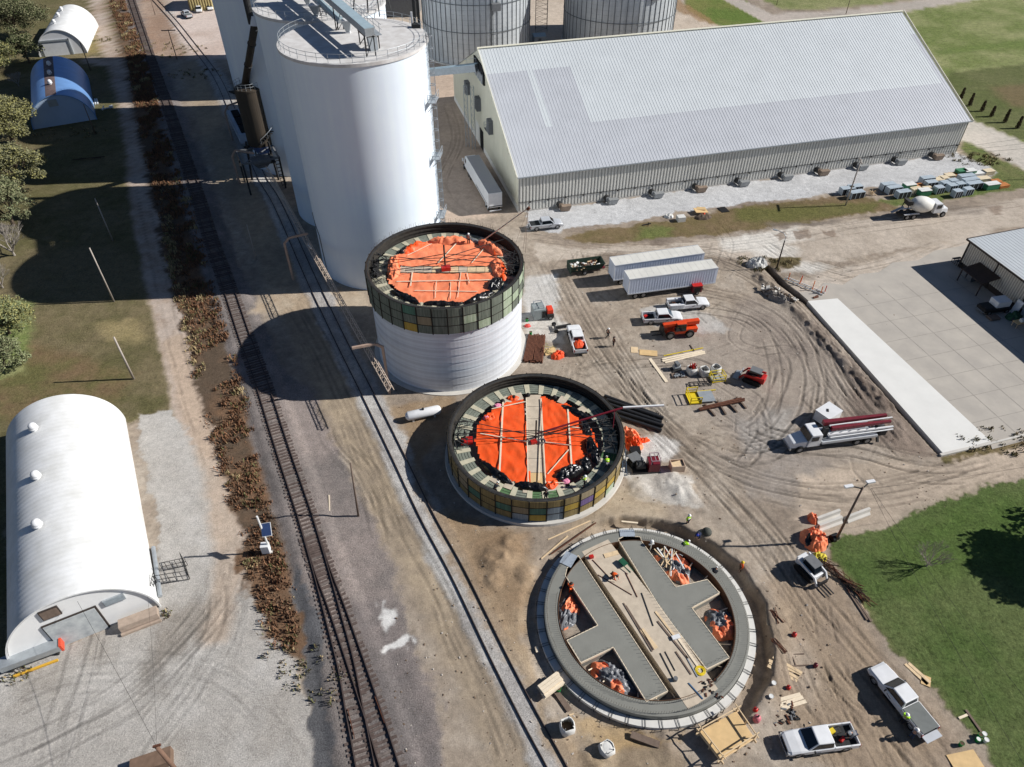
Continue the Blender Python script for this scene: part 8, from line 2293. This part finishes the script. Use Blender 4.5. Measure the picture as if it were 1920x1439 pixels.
one("power_trowel", "red and white small machine at the top of the tunnel", "tool", MB().box(-.2, .2, -.15, .15, 1.03, 1.4).box(-.3, .0, -.1, .1, 1.2, 1.5), red_paint, (*G(1109, 1046, 1.05), 0), .3)
one("green_tool", "dark green wheelbarrow like tool right of the crouching worker", "tool", MB().hexa([(-.3, -.2, 1.1), (.3, -.2, 1.1), (.3, .2, 1.1), (-.3, .2, 1.1)], [(-.45, -.3, 1.45), (.45, -.3, 1.45), (.45, .3, 1.45), (-.45, .3, 1.45)]).bar((-.4, .25, 1.3), (-1.3, .2, 1.2), .06).bar((-.4, -.25, 1.3), (-1.3, -.2, 1.2), .06), mat("tool_green", (30, 86, 62), rough=.6, var=.2), (*G(1168, 1058, 1.05), 0), 2.2)
m = MB()
for k in range(26): m.obox((rc.uniform(-.9, .9), rc.uniform(-.9, .9), 1.07), (rc.uniform(.1, .35), rc.uniform(.05, .15), .06), rc.uniform(0, 3), k % 2)
one("small_tools", "scattered small clamps at the lower end of the tunnel top", "tools", m, [rust, dark_steel], (*G(1335, 1292, 1.05), 0))
m = MB()
for k in range(30): m.obox((rc.uniform(-1.2, 1.2), rc.uniform(-.8, .8), .08), (rc.uniform(.15, .5), rc.uniform(.05, .2), .1), rc.uniform(0, 3), k % 3)
one("scattered_tools", "scatter of dark tools and straps right of the ring bottom", "tools", m, [black_plastic, rust, louver_m], G3(1470, 1342), .2)

# ------------------------------------------------------------------ poles and wires
pole_wood = mat("pole_wood", (178, 168, 158), rough=.9, var=.2, scale=2, streak=.5)
def pole(label, base, H, r=.14, arms=(), mm=None, lean=(0, 0), name="utility_pole", cat="utility pole"):
    t = thing(name, label, cat, G3(*base), 0)
    tip = Vector((lean[0], lean[1], H)); MB().tube((0, 0, 0), tip, r, r * .7, n=10).build("pole", mm or pole_wood, t, smooth=True)
    for z, w, ang in arms:
        c = tip * (z / H); e = Vector((math.cos(ang), math.sin(ang), 0)) * w / 2
        MB().bar(c - e, c + e, .18, .2).build("crossarm", mm or pole_wood, t)
        m = MB()
        for k in (-.9, -.4, .4, .9): m.tube(c + e * k, c + e * k + Vector((0, 0, .28)), .05, n=6)
        m.build("insulator", white_plastic, t)
    return t
pole("bare grey utility pole standing on the left grass bank", (251, 711), 7.2, .16)
pole("utility pole with crossarm between the storage building and the crates", (1585, 386), 9.0, .15, ((8.7, 2.6, 1.4),))
pole("dark utility pole right of the main track, tilted slightly", (672, 968), 8.3, .12, mm=old_timber, lean=(.3, .5))
pole("dark crossarm pole beside the track at the top left", (332, 112), 7.6, .13, ((7.3, 3.6, .1),), mm=old_timber)
pole("dark pole behind the bluish arched shed", (170, 132), 7.0, .13, mm=old_timber)
pole("dark pole in shadow in front of the bluish arched shed", (179, 252), 6.5, .12, mm=old_timber)
pole("grey pole standing in the silo shadow on the left grass", (214, 566), 9.5, .13)
pole("upper grey pole in the silo shadow close to the lane", (212, 452), 8.0, .12)
pole("thin pole beside the rails in the silo shadow", (481, 487), 6.5, .09)
pole("small pole by the spur track at the very top", (291, 28), 4.5, .1, mm=old_timber)
pole("short pole on the verge behind the concrete street", (1586, 27), 5.0, .12, mm=old_timber)
pole("thin pole at the street junction at the top", (1456, 10), 5.0, .1, mm=old_timber)
pole("small marker pole at the street below the hedge shrubs", (1921, 337), 3.0, .1, mm=old_timber)
t = pole("dark light pole at the lawn corner with twin floodlights", (1566, 1015), 9.0, .15, mm=old_timber, name="light_pole", cat="light pole")
for dx, dy in ((-.9, .1), (.7, .5)):
    MB().bar((0, 0, 8.8), (dx, dy, 9.0), .1).build("bracket", dark_steel, t)
    MB().obox((dx * 1.5, dy * 1.5, 9.0), (.9, .35, .18), .2).build("floodlight", white_paint, t)
t = pole("dark street light with curved arm near the white bags", (1456, 504), 5.2, .13, mm=trim_dk, name="street_light", cat="street light")
MB().pipe([(0, 0, 5.2), (.05, .1, 5.9), (-.3, .5, 6.3), (-1.3, 1.0, 6.5)], .05, 6).build("arm", galv, t); MB().obox((-1.5, 1.1, 6.48), (.7, .3, .12), -.6).build("lamp", galv, t)
t = thing("solar_signal_post", "white post with blue solar panel and equipment box by the track", "signal post", G3(508, 1036), .1)
MB().tube((0, 0, 0), (0, 0, 6.2), .1, n=10).build("post", white_plastic, t)
MB().obox((.45, -.1, 4.1), (.9, 1.3, .06), .1, 0, (math.radians(48), 0)).build("solar_panel", mat("solar_blue", (52, 70, 108), rough=.25, var=.15, spec=.6), t)
MB().obox((.45, -.08, 4.05), (1.0, 1.4, .05), .1, 0, (math.radians(48), 0)).build("panel_frame", white_plastic, t)
MB().box(-.75, .05, -.4, .3, .35, 1.5).build("equipment_box", white_paint, t); MB().box(-.2, .2, -.2, .2, 0, .1).build("foot", concrete_pale, t)
t = thing("utility_pole", "leaning brown pole at the bottom edge with wires running up left", "utility pole", G3(345, 1462), 0)
ptip = G3(294, 1401, 7.2) - G3(345, 1462)
MB().tube((0, 0, -.2), ptip, .19, .16, n=12).build("pole", mat("pole_brown", (122, 96, 80), rough=.9, var=.2, scale=3), t, smooth=True)
MB().bar(ptip + Vector((-.3, 0, 0)), ptip + Vector((.25, .15, .05)), .16).build("cap", rust, t)
def wire(label, pts, r=.02, sag=.6, name="overhead_wire"):
    m = MB()
    for a, b in zip(pts[:-1], pts[1:]):
        a, b = Vector(a), Vector(b); P = [a.lerp(b, k / 12) - Vector((0, 0, sag * 4 * (k / 12) * (1 - k / 12))) for k in range(13)]
        m.pipe(P, r, 5)
    o = m.build(name, cable_black, None); return tag(o, label, "wire", "overhead wires")
gt = G3(294, 1401, 7.2)
wire("thick wire from the leaning bottom pole to the white shed gable", [gt, G3(145, 1128, 5.9)], .014, .5)
wire("thin wire from the leaning bottom pole past the shed corner", [gt, G3(277, 1118, 4.0)], .009, .3)
pt = G3(1612, 297, 8.9)
for k in range(3):
    wire(["upper wire from the crossarm pole to the right", "middle wire from the crossarm pole to the right", "lower wire from the crossarm pole to the right"][k], [pt + Vector((-.9 + .9 * k, 0, 0)), Vector((pt.x + 62, pt.y + 17 - 3.5 * k, 9.5))], .02, .8)
wire("wire crossing the lawn from the light pole down to the right", [G3(1632, 917, 8.8), G3(1960, 1500, 7.5)], .014, .6)
wire("second lawn wire running parallel from the light pole", [G3(1634, 916, 8.8), G3(2060, 1480, 7.5)], .014, .6)
wire("wire from the light pole along the lower dirt road", [G3(1634, 916, 8.8), G3(2060, 850, 8.5)], .014, .5)
# ------------------------------------------------------------------ vegetation
rg = random.Random(99)
def leaf_mat(name, rgb, rgb2):
    return mat(name, rgb, rough=.8, var=.3, scale=.9, rgb2=rgb2, spec=.15)
lf_olive = leaf_mat("leaf_olive", (142, 140, 108), (94, 96, 70)); lf_yellow = leaf_mat("leaf_yellow_green", (172, 166, 110), (114, 116, 72))
lf_pale = leaf_mat("leaf_pale", (150, 156, 118), (108, 116, 82)); lf_dark = leaf_mat("leaf_dark", (98, 106, 70), (62, 72, 46))
twig_grey = mat("twig_grey", (160, 152, 142), rough=.9, var=.2, scale=3); bark = mat("bark", (96, 84, 72), rough=.95, var=.3, scale=3)
def limbs(m, p, d, L, r, depth, tips, spread=.55, up=.15, mi=0):
    q = p + d * L
    m.tube(p, q, r, r * .68, n=6 if depth > 1 else 4, mi=mi, caps=False)
    if depth == 0:
        tips.append(q); return
    for k in range(rg.choice((2, 3, 3))):
        ax = Vector((rg.uniform(-1, 1), rg.uniform(-1, 1), rg.uniform(-.6, .8))); nd = (d + ax * spread + Vector((0, 0, up))).normalized()
        limbs(m, q - d * L * rg.uniform(0, .3), nd, L * rg.uniform(.62, .85), r * .6, depth - 1, tips, spread, up, mi)
    tips.append(q)
def leaves(m, c, rad, n, s, sq=(1, 1, .8), mis=2):
    for k in range(n):
        v = Vector((rg.gauss(0, 1), rg.gauss(0, 1), rg.gauss(0, 1))).normalized() * (rg.random() ** .45)
        p = Vector(c) + Vector((v.x * rad * sq[0], v.y * rad * sq[1], v.z * rad * sq[2]))
        a = Vector((rg.uniform(-1, 1), rg.uniform(-1, 1), rg.uniform(-.4, .9))).normalized(); b = a.cross(Vector((rg.uniform(-1, 1), rg.uniform(-1, 1), rg.uniform(-1, 1)))).normalized(); k_ = s * rg.uniform(.6, 1.4)
        m.add([p - a * k_, p + b * k_ * .6, p + a * k_, p - b * k_ * .6], [(0, 1, 2, 3)], rg.randrange(mis))
def tree(label, px, z, H, R, mats, n=5200, leaf=.2, bare=.0, name="tree", seed=0):
    rg.seed(seed); c = G(px[0], px[1], z)
    t = thing(name, label, "tree", (c[0], c[1], 0)); m = MB(); tips = []
    for k in range(4):
        limbs(m, Vector((0, 0, H * .12)), Vector((rg.uniform(-.5, .5), rg.uniform(-.5, .5), 1)).normalized(), H * .24, R * .045, 4, tips, .6)
    m.tube((0, 0, 0), (0, 0, H * .2), R * .07, R * .06, n=8); m.build("trunk", twig_grey if bare else bark, t)
    m = MB(); cl = []
    for k in range(64):
        a = rg.uniform(0, 6.28); ph = rg.uniform(-.25, 1.0); rr_ = rg.uniform(.35, 1.0)
        cl.append((Vector((R * rr_ * math.cos(a) * math.cos(ph * 1.2), R * rr_ * math.sin(a) * math.cos(ph * 1.2), H * .5 + H * .42 * math.sin(ph * 1.4))), R * rg.uniform(.16, .34)))
    for q, r_ in cl: leaves(m, q, r_, max(4, int(n / len(cl) * (1 - bare))), leaf, mis=len(mats))
    m.build("crown", mats, t)
    return t
tree("large olive green tree at the top left corner above the white shed", (22, 40), 5, 11, 8.5, [lf_olive, lf_dark, lf_olive], 17000, .2, seed=1)
tree("olive tree cut by the left edge beside the white arched shed", (-20, 108), 4, 9, 6.5, [lf_olive, lf_yellow, lf_dark], 11000, .2, seed=2)
tree("olive tree with thin crown touching the white shed corner", (46, 96), 3, 7, 4.2, [lf_olive, lf_dark], 3000, .22, seed=12)
tree("yellow green tree on the left edge beside the bluish shed", (6, 228), 4.5, 9, 6.0, [lf_yellow, lf_olive], 14000, .18, seed=3)
tree("dense olive tree on the left edge below the yellow green one", (18, 318), 4.5, 8.5, 5.6, [lf_olive, lf_yellow, lf_olive], 14000, .18, seed=4)
tree("pale leafed tree thinning out above the bare grey tree", (6, 385), 4, 8, 4.8, [lf_pale, lf_olive], 9000, .17, seed=5)
tree("low pale shrub tree on the left edge beside the sunny grass", (2, 600), 2.5, 5, 3.8, [lf_pale, lf_yellow], 6000, .15, seed=6)
tree("greyish shrub tree at the left edge near the large shed", (-2, 668), 2.0, 4, 3.4, [lf_pale, lf_pale, lf_olive], 5000, .14, seed=7)
rg.seed(21)
def bare(label, px, H, n0, depth, spread, mm, r0=.16, L0=.24, name="bare_tree", z=0.0):
    c = G(*px, z); t = thing(name, label, "tree", (c[0], c[1], 0)); m = MB(); tips = []
    for k in range(n0):
        a = 6.28 * k / n0 + rg.uniform(-.3, .3); limbs(m, Vector((0, 0, H * .08)), Vector((math.cos(a) * .6, math.sin(a) * .6, .9)).normalized(), H * L0, r0 * .6, depth, tips, spread, .08)
    m.build("crown", mm, t)
    MB().tube((0, 0, -.1), (0, 0, H * .12), r0, r0 * .8, n=8).build("trunk", mm, t)
    return t
bare("leafless grey tree spreading at the left edge in the silo shadow", (14, 455), 7.5, 7, 5, .55, twig_grey, .2, z=2.5)
bare("leafless grey brush between the leafy trees of the left edge", (30, 150), 4.5, 8, 5, .6, twig_grey, .14, z=1.5)
bare("leafless grey thicket at the left edge below the bare tree", (-6, 520), 5.5, 6, 5, .6, twig_grey, .15, z=2.0)
bare("small leafless bush growing on the green lawn", (1737, 1062), 4.0, 6, 5, .5, mat("twig_lawn", (158, 148, 138), rough=.9, var=.2), .1, .26, name="bare_bush")
rg.seed(31)
tree("leafy tree outside the right edge that shades the lawn", (2165, 1058), 0, 11.5, 7.0, [lf_olive, lf_dark], 9000, .3, seed=8)
tree("second leafy tree outside the right edge near the bottom corner", (2300, 1335), 0, 10, 5.6, [lf_olive, lf_dark], 6000, .3, seed=9)
# row of young columnar shrubs by the street
sh_m = [mat("shrub_brown", (78, 64, 50), rough=.9, var=.3, scale=3), mat("shrub_olive", (70, 66, 46), rough=.9, var=.3, scale=3)]
rg.seed(5); proto = None
for k, (px, lab) in enumerate([((1801, 186), "first"), ((1817, 199), "second"), ((1840, 209), "third"), ((1858, 219), "fourth"), ((1883, 230), "fifth"), ((1907, 241), "sixth")]):
    lab = lab + " dark columnar shrub of the row by the street, counted from the building"
    if proto is None:
        proto = thing("columnar_shrub", lab, "shrub", G3(*px), 0, "columnar shrubs in a row by the street")
        m = MB()
        for j in range(9): leaves(m, (0, 0, .35 + .27 * j), .52 - .035 * j, 90, .14, (1, 1, .8))
        m.build("foliage", sh_m, proto); MB().tube((0, 0, 0), (0, 0, 2.2), .07, .03, n=6).build("stem", bark, proto)
    else:
        dup(proto, G3(*px), rg.uniform(0, 6), lab, "columnar shrubs in a row by the street").scale = (1, 1, rg.uniform(.85, 1.15))
# brown weeds beside the main track
wd = [mat("weed_rust", (156, 114, 84), rough=.95, var=.35, scale=.8, rgb2=(112, 86, 68)), mat("weed_tan", (188, 168, 128), rough=.95, var=.25, scale=1.5), mat("weed_dark", (98, 80, 64), rough=.95, var=.3, scale=1.5), mat("weed_green", (112, 112, 74), rough=.95, var=.3, scale=1.5)]
def weeds(m, x, y, h, n, r, mis):
    z0 = ground_z(x, y)
    for k in range(n):
        a = rg.uniform(0, 6.28); d = r * math.sqrt(rg.random()); bx, by = x + d * math.cos(a), y + d * math.sin(a)
        hh = h * rg.uniform(.5, 1.15) * (1 - .5 * d / r); lx, ly = rg.uniform(-.35, .35) * hh, rg.uniform(-.35, .35) * hh; w = rg.uniform(.03, .09); b2 = rg.uniform(0, 3.14)
        ux, uy = math.cos(b2) * w, math.sin(b2) * w
        m.add([(bx - ux, by - uy, z0 - .05), (bx + ux, by + uy, z0 - .05), (bx + lx + ux * .7, by + ly + uy * .7, z0 + hh), (bx + lx - ux * .7, by + ly - uy * .7, z0 + hh)], [(0, 1, 2, 3)], rg.choice(mis))
m = MB(); rg.seed(64)
CW = [((205, 0), (232, 0)), ((236, 90), (272, 105)), ((262, 240), (305, 225)), ((300, 400), (362, 400)), ((330, 560), (405, 560)), ((352, 650), (432, 645)), ((378, 745), (462, 740)), ((398, 830), (480, 835)), ((425, 920), (500, 930)), ((452, 1020), (528, 1040)), ((468, 1100), (552, 1110)), ((498, 1180), (560, 1190)), ((512, 1222), (545, 1228))]
for (a0, b0), (a1, b1) in zip(CW[:-1], CW[1:]):
    A0, B0, A1, B1 = (Vector(G(*p)) for p in (a0, b0, a1, b1)); area = (A1 - A0).length * ((B0 - A0).length + (B1 - A1).length) / 2
    for k in range(int(area * 2.3)):
        u, v_ = rg.random(), rg.random(); p = (A0.lerp(B0, u)).lerp(A1.lerp(B1, u), v_)
        nn_ = mnoise.noise(Vector((p.x * .16, p.y * .16, 3.0))); n2_ = mnoise.noise(Vector((p.x * .35, p.y * .35, 8.0)))
        if nn_ + n2_ * .6 < -.24: continue
        mis = (0, 0, 2) if n2_ < .12 else (0, 0, 0, 3)
        if n2_ < -.28 or (350 < b0[1] < 700 and u < .3 and rg.random() < .5): mis = (1, 1, 1, 3)
        weeds(m, p.x, p.y, rg.uniform(.2, .85), rg.randrange(8, 24), rg.uniform(.25, .9), mis)
o = m.build("brown_weeds", wd); stuff(tag(o, "rust brown and tan weeds growing along the main track", "weeds"))
m = MB(); rg.seed(65)
for px, n, r_ in [((372, 140), 30, 5), ((305, 95), 60, 8), ((160, 75), 50, 5), ((1878, 830), 40, 3.5), ((1835, 300), 60, 4), ((1430, 495), 40, 3), ((555, 1240), 14, 2), ((600, 1290), 14, 2), ((10, 1260), 14, 1.5), ((130, 250), 30, 5), ((300, 1155), 4, .6)]:
    c = G(*px)
    for k in range(n):
        a = rg.uniform(0, 6.28); d = r_ * math.sqrt(rg.random()); weeds(m, c[0] + d * math.cos(a) * 1.6, c[1] + d * math.sin(a) * .8, rg.uniform(.25, .7), 12, .45, (2, 1, 3, 3))
o = m.build("rough_weeds", wd); stuff(tag(o, "scattered tan and olive weed tufts at lane and slab edges", "weeds"))
# stones and clods strewn about the worked ground
m = MB(); rg.seed(66)
for k in range(2600):
    px = (rg.uniform(740, 1780), rg.uniform(480, 1439))
    if px[0] > 1560 and px[1] > 960: continue
    x, y = G(*px)
    if math.hypot(x - RING_C[0], y - RING_C[1]) < 10.8 or math.hypot(x - SILO_A[0], y - SILO_A[1]) < 11 or math.hypot(x - SILO_B[0], y - SILO_B[1]) < 11.2: continue
    if mnoise.noise(Vector((x * .12, y * .12, 1))) < -.05 and rg.random() < .8: continue
    s_ = rg.choice((.05, .05, .06, .08, .12)); z = ground_z(x, y)
    m.obox((x, y, z + s_ * .2), (s_ * rg.uniform(.8, 1.8), s_, s_ * .8), rg.uniform(0, 3), rg.randrange(3), (rg.uniform(-.5, .5), rg.uniform(-.5, .5)))
o = m.build("stones_and_clods", [mat("clod_brown", (142, 124, 104), rough=.95, var=.3, scale=4), mat("stone_pale", (190, 182, 172), rough=.95, var=.2, scale=4), mat("clod_dark", (118, 100, 84), rough=.95, var=.3, scale=4)]); stuff(tag(o, "small stones and dirt clods strewn over the worked ground", "stones"))
